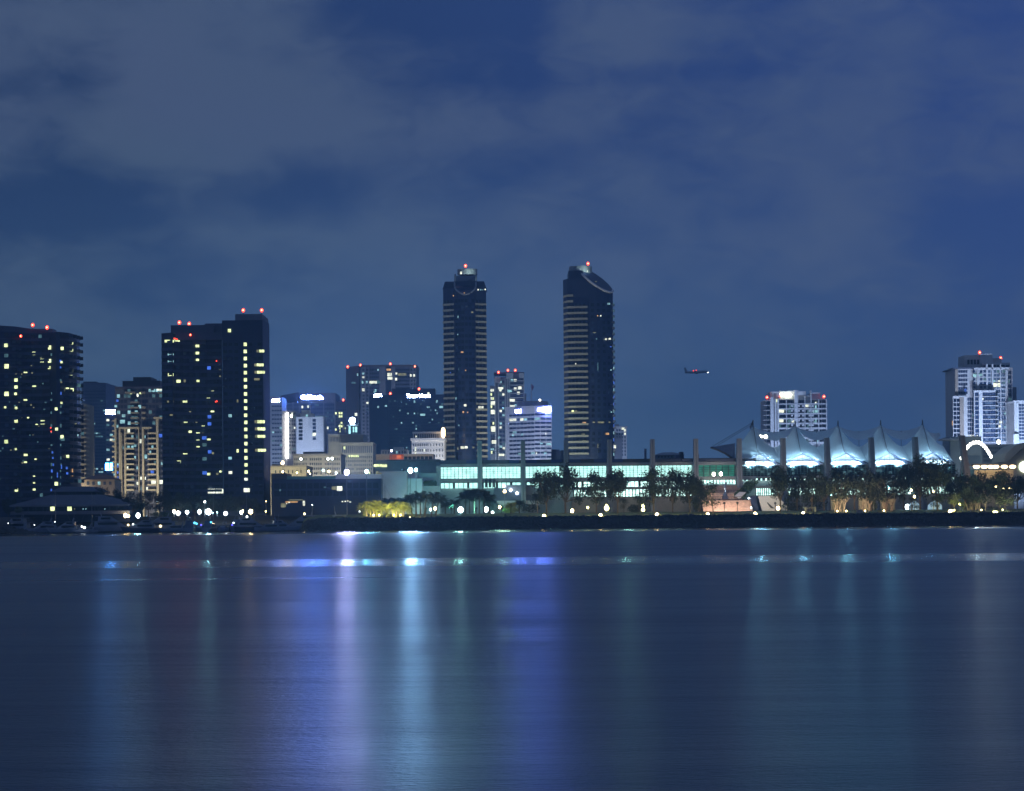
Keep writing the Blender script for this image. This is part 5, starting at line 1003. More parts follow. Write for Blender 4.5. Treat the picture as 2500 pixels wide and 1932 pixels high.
for i in range(5):
    xl, xr = X(pyl[6+i])+1, (X(pyl[7+i])-1 if i < 4 else X(2331))
    for u in (.2, .5, .8): wash(r, (xl+(xr-xl)*u, 902.5, zbase-.2), (xl+(xr-xl)*(u*.8+.1), 905.5, zbase+8), 5500, (.58, .84, 1), 165, fixture=False, r=.4)

for st, px, py in (('left one of the twin', 1150, 668), ('right one of the twin', 1432, 664)):
    root = next(o for o in C.objects if o.parent is None and str(o.get('label', '')).startswith(st)); p = P(px, py, 1184); wash(root, p+Vector((0, -1, 0)), p+Vector((-1 if px < 1200 else -2, 8, 4)), 1500, (.75, 1, .85), 150, fixture=False)

for i in range(5):
    xm = (X(pyl[6+i])+(X(pyl[7+i]) if i < 4 else X(2331)))/2
    for dx_ in (-4, 4): wash(r, (xm+dx_, 896.2, zbase-.4), (xm+dx_*.5, 913, zbase+11), 16000, (.50, .82, 1), 110, fixture=False, r=.4)  # front lights added to brighten the tent fabric
    wash(r, (xm, 925, zbase+4), (xm+8, 944, zbase+13), 7000, (.50, .82, 1), 140, fixture=False, r=.4)  # light added to brighten the fly sheets

wash(r, (X(2343), 872, 9), (X(2343)+.5, 886, 20), 4000, (1, .85, .65), 90, fixture=False, r=.3)  # warm light added to brighten the leaning fin
# ------------------------------------------------------------------ water, land, bank
w_ = MB(); w_.add([(-3000, -600, 0), (3000, -600, 0), (3000, 1200, 0), (-3000, 1200, 0)], [(0, 1, 2, 3)])
tag(w_.build('water', 'bay_water'), kind='structure')
def smooth(t): t = max(0, min(1, t)); return t*t*(3-2*t)
def shore(x):
    if x < -178: return 785+smooth((x+178)/-25)*-3+ (1-smooth((-178-x)/10))*60
    if x < -84: return 845
    return 845-45*smooth((x+84)/12)
def prof(x):       # (offset from shore, height)
    if x < -84: return [(-12, -3), (0, -.4), (1, 2.2), (2.2, 3.6), (6, 4.6), (12, 6)]
    return [(-12, -3), (0, -.4), (2, 1.0), (4, 2.4), (6.5, 3.9), (9, 4.55)]
xs = [-3000, -1800, -900, -500, -330, -260]+[-240+4*i for i in range(0, 125)]+[270, 330, 500, 900, 1800, 3000]
vs_, fs = [], []; nr = 0
for x in xs:
    s = shore(x); pr = prof(x); k_ = smooth((x+84)/14) if x > -84 else 0
    row = [(x, s+o, z-(1-k_)*(.5 if x > -84 and i > 2 else 0)) for i, (o, z) in enumerate(pr)]
    yl = max(s+14, 826); row += [(x, yl, 5.0 if x > -84 else 6), (x, max(s+16, 848), 6.0), (x, 900, 6.0), (x, 1500, 6), (x, 3200, 6.2)]
    nr = len(row); vs_ += row
for i in range(len(xs)-1):
    for j in range(nr-1): fs.append((i*nr+j, (i+1)*nr+j, (i+1)*nr+j+1, i*nr+j+1))
g_ = MB().add(vs_, fs).build('ground', 'lawn', smooth=True); tag(g_, kind='structure')
mb = MB()
def rock(c, s):
    k0 = len(mb.v); pts = [Vector((math.cos(a)*math.cos(t), math.sin(a)*math.cos(t), math.sin(t))) for t, a in ((-1.57, 0), (-.4, .2), (-.3, 1.9), (-.5, 3.1), (-.2, 4.8), (.5, .9), (.6, 2.7), (.4, 4.1), (1.57, 0))]
    pts = [c+Vector((p.x*s*rnd.uniform(.7, 1.3), p.y*s*rnd.uniform(.7, 1.3), p.z*s*rnd.uniform(.5, .9))) for p in pts]
    mb.add(pts, [(0, 2, 1), (0, 3, 2), (0, 4, 3), (0, 1, 4), (1, 2, 5), (2, 6, 5), (2, 3, 6), (3, 7, 6), (3, 4, 7), (4, 1, 5), (4, 5, 7), (5, 6, 8), (6, 7, 8), (7, 5, 8)])
for q in range(6500):
    x = rnd.uniform(-86, 205); t_ = rnd.random()**.85; s = shore(x); pr = prof(x if x > -84 else -80)
    o = t_*9.3; z = next((z0+(z1-z0)*(o-o0)/(o1-o0) for (o0, z0), (o1, z1) in zip(pr, pr[1:]) if o0 <= o <= o1), 0)
    if x < -70: z *= smooth((x+92)/22)
    rock(Vector((x, s+o, z+rnd.uniform(-.1, .25))), rnd.uniform(.25, .75))
for q in range(900):      # breakwater mound at the far left
    x = rnd.uniform(-215, -163); e_ = smooth((-163-x)/18); o = rnd.random(); rock(Vector((x, 771+o*9, (1-abs(o-.5)*1.6)*3.0*e_-.1)), rnd.uniform(.4, 1.0))
tag(mb.build('shore_rocks', 'rock'), kind='stuff')
# low planting along the top of the bank
def bankpt():
    x = rnd.uniform(-60, 205); return Vector((x, shore(x)+rnd.uniform(5.5, 9.5), 4.25+rnd.uniform(-.4, .3)))
tag(leafpatch('bank_groundcover', bankpt, 9000, .22, 'leaf_blue'), kind='stuff')
# timber docks of the marina
for i, (x0, x1, y) in enumerate([(-176, -88, 836), (-150, -96, 812)]):
    t = thing('dock', ((x0+x1)/2, y, 0), ['long low timber dock along the marina edge behind the boats', 'shorter timber dock in front of the second hotel tower, between moored boats'][i], 'dock', 'marina docks')
    MB().box(x0, x1, y-1.2, y+1.2, .35, .75).build('deck', 'timber_dock', t); mb = MB()
    for q in range(9): xx = x0+(x1-x0)*(q+.5)/9; MB().tube([(xx, y-1.3, -1), (xx, y-1.3, 2.6)], .18, 6).build('pile', 'timber_dock', t)
# ------------------------------------------------------------------ lamps
LN = {}
def lamp(px, py, D, m, rad, label, group, kind='post', gz=None, sc=(1, 1, 1.2)):
    rad *= {'post': .85, 'flood': .9}.get(kind, 1); sc = (sc[0]*rnd.uniform(.8, 1.1), sc[1], sc[2]*rnd.uniform(.8, 1.1)) if kind == 'post' else sc
    p = P(px, py, D); gz = GZ if gz is None else gz; gz = min(gz, p.z-.3)
    t = thing({'post': 'street_lamp', 'bollard': 'bollard_lamp', 'flood': 'floodlight_mast', 'twin': 'street_lamp', 'spot': 'ground_spotlight'}[kind], (p.x, D, gz), label, {'post': 'street lamp', 'bollard': 'bollard lamp', 'flood': 'floodlight', 'twin': 'street lamp', 'spot': 'spotlight'}[kind], group)
    if kind == 'bollard':
        MB().tube([(p.x, D, gz-.2), (p.x, D, p.z-rad*.6)], .16, 8).build('post', 'dark_metal', t); MB().ball(p, rad, 10, 7, sc).build('lamp_head', m, t); MB().prism([(p.x+rad*1.1*math.cos(a), D+rad*1.1*math.sin(a)) for a in [i*math.pi/4 for i in range(8)]], p.z+rad*sc[2]*.95, p.z+rad*sc[2]*.95+.12).build('cap', 'dark_metal', t)
    elif kind == 'spot':
        MB().box(p.x-.35, p.x+.35, D-.2, D+.4, gz-.2, gz+.25).build('base', 'dark_metal', t); MB().ball(p, rad, 10, 7, sc).build('lamp_head', m, t)
    else:
        MB().tube([(p.x, D, gz-.3), (p.x, D, p.z-rad*.7)], [.16, .09], 8).build('post', 'metal', t)
        if kind == 'twin':
            for s in (-1, 1): MB().tube([(p.x, D, p.z-.2), (p.x+s*1.1, D, p.z+.1)], .06, 5).build('arm', 'metal', t); MB().ball((p.x+s*1.15, D, p.z), rad, 8, 6, (1.5, 1, .6)).build('lamp_head', m, t)
        else:
            MB().ball(p, rad, 10, 7, sc).build('lamp_head', m, t)
            MB().prism([(p.x+rad*.7*math.cos(a), D+rad*.7*math.sin(a)) for a in [i*math.pi/4 for i in range(8)]], p.z+rad*sc[2]*.97, p.z+rad*sc[2]*.97+.15).build('cap', 'dark_metal', t)
    return t
BO = [(1001, 1267.5, 'left of the dark palm clump'), (1328, 1261, 'at the foot of the first big tree left of centre'), (1466, 1259.5, 'below the second group of waterfront trees'), (1604, 1257.5, 'below the third group of waterfront trees'),
      (1728, 1257, 'at the left foot of the pink stair'), (1844, 1255.5, 'between the pink stair and the white ramp wall'), (1961, 1254.5, 'beside the low park frame')]
for px, py, w in BO: lamp(px, py, 811, 'lamp_amber', .62, 'small bank-edge bollard lamp '+w, 'bollard lamps along the bank', 'bollard', 4.7)
for t_ in [o for o in C.objects if o.get('category') == 'bollard lamp']: wash(t_, t_.location+Vector((0, 1.4, 2.0)), t_.location+Vector((0, 14, .2)), 9000, (1, .88, .42), 160, fixture=False, r=.2)  # spots added above the bollards to brighten the lawn
lamp(2321, 1251, 812, 'lamp_amber', .85, 'largest warm bollard lamp, under the yellow-lit tree near the right edge', 'bollard lamps along the bank', 'bollard', 4.7)
lamp(2430, 1250, 812, 'lamp_yellow', .5, 'flattened yellow bollard lamp near the right edge of the bank', 'bollard lamps along the bank', 'bollard', 4.7, (1.9, 1, .7))
for (px, py, D, m, rad, lab, kind) in [
    (846.5, 1153.5, 838, 'lamp_violet', 1.05, 'big violet-white floodlight over the white parapet of the dark hall, left of the cyan one', 'flood'),
    (895, 1151.5, 838, 'lamp_teal', .72, 'tall cyan-edged floodlight over the right half of the white parapet', 'flood'),
    (1002, 1149, 838, 'lamp_cyan', 1.0, 'brightest cyan-white floodlight on the tall pole in front of the pale wing', 'flood'),
    (1015.5, 1147.5, 839, 'lamp_cyan', .62, 'smaller cyan floodlight just right of the brightest one on the tall pole', 'flood'),
    (926.5, 1163, 858, 'lamp_teal', .42, 'small cyan lamp at the right end of the white parapet', 'flood'),
    (789, 1149, 872, 'lamp_teal', .5, 'green-rimmed cyan lamp on a pole before the cream four-storey block', 'post'),
    (820.5, 1155, 872, 'lamp_white', .5, 'small blue-white lamp left of the white parapet', 'post'),
    (803, 1151.5, 874, 'lamp_amber', .5, 'warm lamp between two bluish ones before the cream four-storey block', 'post'),
    (753.5, 1151, 874, 'lamp_amber', .46, 'warm lamp at the left end of the cream four-storey block', 'post'),
    (757, 1157, 873, 'lamp_yellow', .28, 'tiny yellow lamp just under the warm one at the cream block', 'post'),
    (690.5, 1152, 874, 'lamp_amber', .42, 'warm lamp in front of the plain cream warehouse wall', 'post'),
    (725, 1154.5, 874, 'lamp_yellow', .40, 'yellow twin-globe lamp in front of the cream warehouse', 'post'),
    (690, 1130.5, 990, 'lamp_amber', .85, 'bright warm lamp above the left end of the cream warehouse roof', 'post'),
    (711.5, 1016, 1240, 'lamp_flood', .75, 'greenish-white floodlight beside the string of corner lights', 'flood'),
    (956, 1101, 990, 'lamp_violet', .42, 'small violet-white lamp over the orange terrace building', 'flood'),
    (734.5, 1121, 1000, 'lamp_white', .6, 'white lamp on the left of the cream four-storey roof', 'post'), (801, 1120.5, 1000, 'lamp_white', .6, 'white lamp above the middle of the cream four-storey front', 'post'), (811, 1120, 1000, 'lamp_white', .6, 'white lamp near the right end of the cream four-storey front', 'post')]:
    lamp(px, py, D, m, rad, lab, 'lamps above the marina halls', kind)
for i, (px, py, m, rad) in enumerate([(425, 1249, 'lamp_amber', .75), (435, 1253, 'lamp_white', .95), (457, 1251, 'lamp_white', .7), (487, 1250, 'lamp_white', .85), (509, 1250, 'lamp_white', 1.1), (551, 1254, 'lamp_white', .75), (589, 1251.5, 'lamp_white', .7), (592.5, 1248, 'lamp_amber', .45), (612, 1249.5, 'lamp_amber', .95), (500, 1225.5, 'lamp_white', .4),
        (306, 1259, 'lamp_amber', .8), (313, 1260, 'lamp_amber', .62), (337, 1259, 'lamp_white', .95), (520, 1252, 'lamp_teal', .22), (530, 1251.5, 'lamp_teal', .24), (649.5, 1224.5, 'lamp_amber', .18), (649, 1249, 'lamp_yellow', .32), (743.5, 1255, 'lamp_amber', .35), (811, 1268, 'lamp_amber', .25), (762, 1233, 'lamp_white', .15)]):
    W = ['leftmost warm lamp of the bright row', 'large white lamp touching the leftmost warm one in the bright row', 'third lamp of the bright row, mid-sized and white', 'fourth lamp of the bright row, white, left of the biggest', 'biggest white lamp of the bright row', 'white lamp alone right of the biggest in the bright row', 'white lamp beside a small warm one near the row end', 'small warm lamp beside a white one near the row end', 'large warm lamp ending the bright row', 'white lamp high among the dark trees above the row',
       'warm lamp behind the boats right of the pavilion, left of a pair', 'smaller warm lamp behind the boats, right of a pair by the pavilion', 'large white lamp behind the boats between pavilion and bright row', 'tiny cyan lamp right of the biggest lamp, left of two', 'tiny cyan lamp right of the biggest lamp, right of two', 'tiny lamp on the corner of the second hotel tower', 'small yellow lamp at the base of the second hotel tower corner', 'small warm lamp above the moored yachts before the dark hall', 'tiny warm lamp on the bank tip below the dark hall', 'tiny white lamp before the dark hall front'][i]
    lamp(px, py, 838 if px > 400 else 832, m, rad, W, 'marina lamps', 'post')
for i, (px, py, D, m, rad, kind, W) in enumerate([(1124.5, 1245, 872, 'lamp_white', 1.15, 'post', 'blue-white lamp before the teal wall, left of the palm clump'), (1187, 1244, 866, 'lamp_white', 1.05, 'post', 'blue-white lamp at the right foot of the palm clump'), (1063, 1242, 864, 'lamp_amber', .7, 'post', 'warm lamp at the foot of the dark palms'), (1052, 1244.5, 864, 'lamp_white', .6, 'post', 'small blue lamp left of a warm one below the dark palms'),
      (1220, 1238.5, 864, 'lamp_amber', .75, 'post', 'warm lamp right of the palm clump, at head height'), (1232, 1200, 868, 'lamp_amber', .7, 'post', 'warm lamp on a tall thin pole left of the outside stair'), (1202.5, 1251.5, 860, 'lamp_white', .6, 'post', 'low white lamp near the ground right of the palm clump'), (1397, 1248, 852, 'lamp_amber', .85, 'post', 'warm lamp between the first and second waterfront trees'),
      (1435, 1239.5, 868, 'lamp_yellow', .55, 'post', 'small yellow lamp left of the biggest yellow one'), (1481, 1241, 868, 'lamp_yellow', 1.1, 'post', 'biggest yellow lamp, behind the second group of trees'), (1480.5, 1234.5, 868, 'lamp_yellow', .5, 'post', 'small yellow lamp just above the biggest yellow one'), (1570, 1235.5, 862, 'lamp_yellow', .7, 'post', 'upper of two stacked yellow lamps near the round bush'), (1570, 1245, 861, 'lamp_yellow', .7, 'post', 'lower of two stacked yellow lamps near the round bush'),
      (1742.5, 1158, 893, 'lamp_flood', .75, 'flood', 'left one of two white floodlights above the pink stair'), (1760, 1157.5, 893, 'lamp_flood', .75, 'flood', 'right one of two white floodlights above the pink stair'), (1900, 1241, 860, 'lamp_amber', .8, 'post', 'warm lamp against the white ramp wall under the spreading tree'), (1834, 1240, 861, 'lamp_white', .3, 'post', 'small white lamp at the right edge of the pink stair'), (1828, 1217, 870, 'lamp_white', .28, 'post', 'small white lamp at the top corner of the stair'),
      (2225, 1197, 840, 'lamp_amber', .42, 'post', 'small warm lamp among the dark trees above the white tents'), (2232.6, 1213, 842, 'lamp_amber', .55, 'post', 'warm lamp on a pole above the pale park tents'), (2215.5, 1238, 856, 'lamp_white', 1.0, 'post', 'bright blue-white lamp beside the pale park tents'), (2278.5, 1200, 842, 'lamp_amber', .42, 'post', 'warm lamp on a pole left of the yellow-lit tree'), (2431, 1187, 845, 'lamp_amber', .5, 'post', 'single warm lamp in the crown left of the twin-headed lamp'),
      (2458, 1193, 842, 'lamp_amber', .32, 'twin', 'twin-headed lamp post near the right edge'), (2343, 1230, 846, 'lamp_yellow', .6, 'post', 'tapered yellow lamp post under the yellow-lit tree'), (2287, 1174.5, 850, 'lamp_green', .38, 'post', 'small green-white lamp inside the tallest dark crown'), (2438, 1079.5, 1080, 'lamp_flood', .95, 'flood', 'greenish-white floodlight on the roof under the right condominium tower'), (2030, 1210, 846, 'lamp_teal', .3, 'post', 'tiny cyan lamp among leaves above the lit trunks'), (2132, 1204, 846, 'lamp_teal', .3, 'post', 'tiny cyan lamp between the two groups of lit trunks'), (2170, 1190, 850, 'lamp_teal', .75, 'post', 'cyan lamp glowing through the dark crowns below the fourth tent')]):
    lamp(px, py, D, m, rad, W, 'park lamps', kind)
for (px, D, m, rad, W) in [(912, 822, 'lamp_yellow', .5, 'hidden at the foot of the left golden palm clump'), (926, 821, 'lamp_yellow', .5, 'low in front of the left golden palm trunks'), (962, 821, 'lamp_yellow', .5, 'low in front of the right golden palm trunks'), (978, 822, 'lamp_yellow', .5, 'at the right foot of the right golden palm clump'),
      (2044, 834, 'lamp_amber', .5, 'at the foot of the brightest lit trunks'), (2066, 836, 'lamp_amber', .5, 'right of the brightest lit trunks'), (2112, 836, 'lamp_amber', .45, 'before the middle lit brown trunks'), (2158, 836, 'lamp_amber', .5, 'before the rightmost lit brown trunks'), (2330, 828, 'lamp_yellow', .45, 'beneath the yellow-lit tree near the right edge'), (2448, 832, 'lamp_yellow', .45, 'beneath the pale green lit tree at the right edge'), (2396, 832, 'lamp_amber', .4, 'among bare lit stems between the two lit trees'), (1738, 858, 'lamp_amber', .55, 'at the left foot of the pink stair'), (1800, 858, 'lamp_amber', .55, 'at the right foot of the pink stair')]:
    z = 5.3+.35; p = Vector((PX(px, D), D, z)); ppy = 1266-(z-EYE)/D*F-(px-1250)*math.tan(ROLL)
    lamp(px, ppy, D, m, rad*.55, 'small ground spotlight '+W, 'ground spotlights in the park', 'spot', z-.5)
# ------------------------------------------------------------------ trees
def broadleaf(seed, n=3000, lean=0, sparse=False, leaf='leaf'):
    rr = random.Random(seed); cl = []
    for q in range(14 if not sparse else 8):
        a = rr.uniform(0, 6.28); rad = rr.uniform(.08, .36); h = rr.uniform(.38, .90); cl.append((Vector((rad*math.cos(a)*1.15+lean*h*.4, rad*math.sin(a), h-.25*rad)), rr.uniform(.13, .21)))
    cl.append((Vector((lean*.4, 0, .84)), .16))
    mb = MB()
    for q in range(n):
        c, s = rr.choice(cl); d = Vector((rr.gauss(0, 1), rr.gauss(0, 1), rr.gauss(0, .8))).normalized(); p = c+d*s*(rr.random()**.35)*rr.uniform(.8, 1.15)
        nn = (d+Vector((rr.gauss(0, .8), rr.gauss(0, .8), rr.gauss(0, .8)))).normalized(); u = nn.orthogonal().normalized(); u = (u*math.cos(q)+nn.cross(u)*math.sin(q)); v = nn.cross(u); k_ = rr.uniform(.014, .034)
        mb.add([p-u*k_, p-v*k_*.55, p+u*k_, p+v*k_*.55], [(0, 1, 2, 3)])
    crown = mb.mesh('crown', leaf)
    tb = MB(); fork = Vector((lean*.08, 0, .24)); tb.tube([(0, 0, -.03), (lean*.03, 0, .1), fork], [.028, .022, .019], 7)
    for c, s in cl[:8]:
        mid = fork+(c-fork)*.5+Vector((rr.uniform(-.04, .04), 0, .0)); tb.tube([fork, mid, c], [.015, .009, .003], 5)
    return crown, tb.mesh('trunk', 'bark')
VAR = [broadleaf(s) for s in (1, 2, 3, 4, 5)]; VARB = [broadleaf(s, leaf='leaf_blue') for s in (11, 12, 13)]; VSP = [broadleaf(21, 900, .25, True), broadleaf(22, 1100, 0, True)]
VPALE = [broadleaf(31, 1500, leaf='leaf_pale'), broadleaf(32, 1300, leaf='leaf_pale')]
def inst(name, me, parent, scale, m=None):
    o = bpy.data.objects.new(name, me); C.objects.link(o); o.parent = parent; o.scale = scale; return o
def tree(px, pyt, w, D, var, label, group, gz=None, rot=None, bark=None):
    gz = (5.2 if D < 850 else GZ) if gz is None else gz; x = PX(px, D, 1220); H = (P(px, pyt, D).z-gz)/.97; W = w/F*D/.92
    t = thing('tree', (x, D, gz-.1), label, 'tree', group); t.rotation_euler = (0, 0, rot if rot is not None else rnd.uniform(0, 6.28) if not bark else 0)
    inst('crown', var[0], t, (W, W, H)); tr = inst('trunk', var[1], t, (W if W < H*1.3 else H*1.3, W if W < H*1.3 else H*1.3, H))
    return t
WF = [(1334, 1146, 78, 838, 0, 'left tree of the first waterfront pair, in front of the cyan windows'), (1380, 1130, 92, 842, 1, 'tallest tree of the first waterfront pair, overlapping a concrete fin'), (1456, 1151, 78, 836, 2, 'left tree of the second waterfront pair'), (1508, 1146, 84, 840, 3, 'right tree of the second waterfront pair'),
   (1596, 1140, 78, 838, 4, 'leftmost tree of the third waterfront group, before the fin'), (1642, 1143, 72, 842, 0, 'middle tree of the third waterfront group'), (1684, 1145, 70, 838, 1, 'right tree of the third waterfront group'), (1708, 1170, 46, 846, 2, 'smaller tree touching the left side of the pink stair'),
   (1905, 1140, 78, 836, 3, 'spreading tree with forked trunk before the white ramp wall'), (1946, 1160, 60, 850, 4, 'short dark tree right of the white ramp wall'), (1982, 1150, 72, 842, 0, 'dark tree above the low park frame'), (2012, 1158, 62, 850, 1, 'dark tree between the park frame and the lit trunks'),
   (2048, 1142, 84, 840, 2, 'dark tree over the brightest lit trunks'), (2086, 1150, 70, 850, 3, 'dark tree behind the middle lit trunks'), (2122, 1146, 76, 842, 4, 'dark tree below the gap of third and fourth tents'), (2164, 1150, 80, 838, 0, 'dark tree over the rightmost lit trunks'), (2206, 1138, 72, 848, 1, 'dark tree below the fourth tent'),
   (2246, 1111, 84, 846, 2, 'tallest dark tree, rising before the last tent'), (2288, 1118, 84, 842, 3, 'tall dark tree just left of the leaning fin'), (2322, 1150, 66, 850, 4, 'dark tree at the foot of the leaning fin'), (2356, 1156, 78, 842, 0, 'round dark tree below the light arch, left one'), (2396, 1150, 84, 846, 1, 'round dark tree directly below the lit canopy'), (2440, 1149, 90, 842, 2, 'wide dark tree below the vaulted building'), (2484, 1160, 84, 846, 3, 'dark tree cut by the right edge')]
for i, (px, pyt, w, D, v, lab) in enumerate(WF): tree(px, pyt, w, D, VAR[v], lab, 'dark trees along the waterfront')
tree(1741, 1178, 64, 828, VSP[0], 'small leaning sparse tree in front of the pink stair', 'small park trees', rot=R(180))
tree(2330, 1203, 52, 832, VPALE[0], 'small tree lit bright yellow from below near the right edge', 'small park trees', rot=1); tree(2455, 1200, 78, 836, VPALE[1], 'pale green lit tree around the twin-headed lamp', 'small park trees', rot=2)
tree(2376, 1208, 50, 838, VSP[1], 'thin many-stemmed tree between the two lit trees', 'small park trees'); tree(2290, 1210, 50, 836, VSP[1], 'thin forked tree before the pale park tents', 'small park trees'); tree(2226, 1214, 44, 838, VSP[0], 'thin leaning tree at the left of the pale park tents', 'small park trees', rot=0)
tree(1560, 1208, 30, 846, VSP[1], 'small thin tree beside the round bush', 'small park trees'); tree(1523, 1215, 32, 850, VSP[1], 'small thin tree left of the round bush', 'small park trees')
BK = [(246, 1188, 50, 850, 0, 'dark tree at the right end of the pavilion roof'), (282, 1192, 46, 856, 1, 'dark tree in front of the beige condominium, left one'), (322, 1199, 60, 846, 2, 'low dark tree in front of the beige condominium, middle one'), (362, 1197, 60, 852, 0, 'low dark tree in front of the beige condominium, right one'), (402, 1190, 56, 848, 1, 'dark tree at the left foot of the second hotel tower'), (438, 1200, 60, 844, 2, 'dark tree above the leftmost bright lamps'), (476, 1207, 60, 848, 0, 'dark tree above the middle bright lamps'),
   (512, 1206, 60, 844, 1, 'dark tree above the biggest bright lamp'), (550, 1207, 60, 848, 2, 'dark tree below the white lobby windows'), (588, 1210, 56, 844, 0, 'dark tree above the end of the bright lamp row'), (622, 1214, 50, 848, 1, 'dark tree at the right foot of the second hotel tower'), (20, 1215, 40, 836, 2, 'dark bushy tree at the far left beside the pavilion')]
for px, pyt, w, D, v, lab in BK: tree(px, pyt, w, D, VARB[v], lab, 'dark trees behind the marina')
# many-stemmed lit fig trunks
def figtrunks(px0, px1, pyt, D, n, m, label):
    t = thing('tree', (PX((px0+px1)/2, D), D, 5.5), label, 'tree', 'pale lit trunks in the park'); mb = MB(); z1 = PZ(pyt, D, px0)
    for q in range(n):
        x = PX(rnd.uniform(px0, px1), D); y = D+rnd.uniform(-1, 1); dxx = rnd.uniform(-2.2, 2.2); mid = Vector((x+dxx*.35+rnd.uniform(-.3, .3), y, 5.5+(z1-5.5)*.5)); top_ = Vector((x+dxx, y, z1+rnd.uniform(-.8, 1.2)))
        mb.tube([(x, y, 5.2), mid, top_], [.30, .2, .09], 6); s = rnd.choice((-1, 1)); mb.tube([mid, mid+Vector((s*1.2, .3, 1.4)), mid+Vector((s*1.9, .3, 2.6))], [.13, .09, .04], 5)
    mb.build('trunk', m, t)
    leaf_ = lambda: Vector((PX(rnd.uniform(px0-6, px1+6), D), D+rnd.uniform(-2.5, 2.5), z1+rnd.uniform(-.6, 3.2)))
    leafpatch('crown', leaf_, 420, .34, 'leaf', t)
figtrunks(2036, 2062, 1214, 840, 9, 'pale_bark', 'cluster of pale twisting trunks, the most brightly lit of three'); figtrunks(2098, 2128, 1218, 842, 8, 'pale_bark', 'cluster of pale trunks in the middle of three lit groups'); figtrunks(2152, 2182, 1216, 842, 9, 'pale_bark', 'cluster of brown lit trunks, rightmost of three groups'); figtrunks(2366, 2412, 1226, 838, 9, 'pale_bark', 'row of thin lit stems near the right edge')
# ------------------------------------------------------------------ palms
def palm_mesh(seed, nf, droop, leaf):
    rr = random.Random(seed); mb = MB(); nf += 8; droop *= .72
    for q in range(nf):
        a = 6.283*q/nf+rr.uniform(-.2, .2); el = rr.uniform(-.35, 1.4); d = Vector((math.cos(a), math.sin(a), 0)); pts = []
        for s in range(7): u = s/6; pts.append(d*(u*math.cos(el*.8)*1.0)+Vector((0, 0, math.sin(el)*u-droop*u*u)))
        for s in range(6):
            side = d.cross(Vector((0, 0, 1))); p0, p1 = pts[s], pts[s+1]; wd = .24*(1-abs(s-2.2)/5)
            for k_ in (0, .5):
                b0 = p0+(p1-p0)*k_; b1 = p0+(p1-p0)*(k_+.22)
                for sg in (-1, 1): mb.add([b0, b1, b1+side*sg*wd*1.2+Vector((0, 0, -wd*.9))+d*.08, b0+side*sg*wd+Vector((0, 0, -wd*.9))+d*.08], [(0, 1, 2, 3)])
    return mb.mesh('crown', leaf)
PL = [palm_mesh(1, 20, .75, 'palm_leaf'), palm_mesh(2, 22, .85, 'palm_leaf')]; PD = [palm_mesh(3, 18, .7, 'palm_dark'), palm_mesh(4, 20, .8, 'palm_dark')]
def palm(px, pyt, D, crown, me, label, group, lean=0, bark='bark', gz=None, r0=.3):
    gz = 5.0 if gz is None else gz; crown *= 1.12; x = PX(px, D, 1220); H = P(px, pyt, D).z-gz-crown*.5; t = thing('palm_tree', (x, D, gz), label, 'palm tree', group)
    tb = MB().tube([(0, 0, -.3), (lean*.4, 0, H*.5), (lean, 0, H)], [r0*1.2, r0*.8, r0*.7], 7); me_t = tb.mesh('trunk', bark)
    inst('trunk', me_t, t, (1, 1, 1)); c = inst('crown', me, t, (crown, crown, crown)); c.location = (lean, 0, H); c.rotation_euler = (0, 0, rnd.uniform(0, 6)); return t
def side(i, n): return 'only one' if n == 1 else ('leftmost' if i == 0 else 'rightmost' if i == n-1 else ['', 'second', 'third', 'fourth', 'fifth'][i]+' from left')
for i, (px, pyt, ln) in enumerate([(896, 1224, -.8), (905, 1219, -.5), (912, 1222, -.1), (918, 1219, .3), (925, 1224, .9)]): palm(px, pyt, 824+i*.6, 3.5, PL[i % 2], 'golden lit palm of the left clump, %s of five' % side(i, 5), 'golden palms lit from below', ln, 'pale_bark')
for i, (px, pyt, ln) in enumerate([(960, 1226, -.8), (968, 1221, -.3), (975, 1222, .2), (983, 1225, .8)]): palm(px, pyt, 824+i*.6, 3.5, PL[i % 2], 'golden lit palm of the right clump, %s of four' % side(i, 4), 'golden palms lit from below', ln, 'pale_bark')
for i, (px, pyt, D) in enumerate([(945, 1214, 834), (966, 1212, 834), (986, 1215, 834)]): palm(px, pyt, D, 3.0, PD[i % 2], 'dark palm crown just behind the golden clumps, %s of three' % side(i, 3), 'dark palms')
for i, (px, pyt, ln) in enumerate([(1006, 1206, -1), (1016, 1200, -.4), (1026, 1197, 0), (1036, 1201, .8), (1052, 1199, 1.3), (1062, 1206, 1.8)]): palm(px, pyt, 832+(i % 3), 3.6, PD[i % 2], 'dark slanting palm between golden palms and teal wall, %s of six' % (side(i, 6) if i < 5 else 'rightmost'), 'dark palms', ln)
palm(1087, 1224, 846, 2.8, PD[0], 'small dark palm alone before the teal wall, left of a blue-white lamp', 'dark palms'); palm(1109, 1217, 846, 2.8, PD[1], 'small dark palm with upswept fronds beside the blue-white lamp', 'dark palms')
for i, (px, pyt) in enumerate([(1136, 1200), (1146, 1190), (1158, 1192), (1170, 1190), (1182, 1196), (1194, 1204)]): palm(px, pyt, 846+(i % 3)*2, 4.0, PD[i % 2], 'palm in the dense dark clump below the first fin, %s of six' % (side(i, 6) if i < 5 else 'rightmost'), 'dark palms')
palm(1247, 1224, 846, 3.0, PL[1], 'low yellowish palm right of the tall thin lamp pole', 'dark palms'); palm(1268, 1220, 848, 2.8, PD[0], 'dark small palm behind the yellowish one', 'dark palms'); palm(1312, 1203, 842, 2.4, PD[1], 'palm on a tall thin pale trunk left of the first big tree', 'dark palms', 0, 'pale_bark', r0=.2)
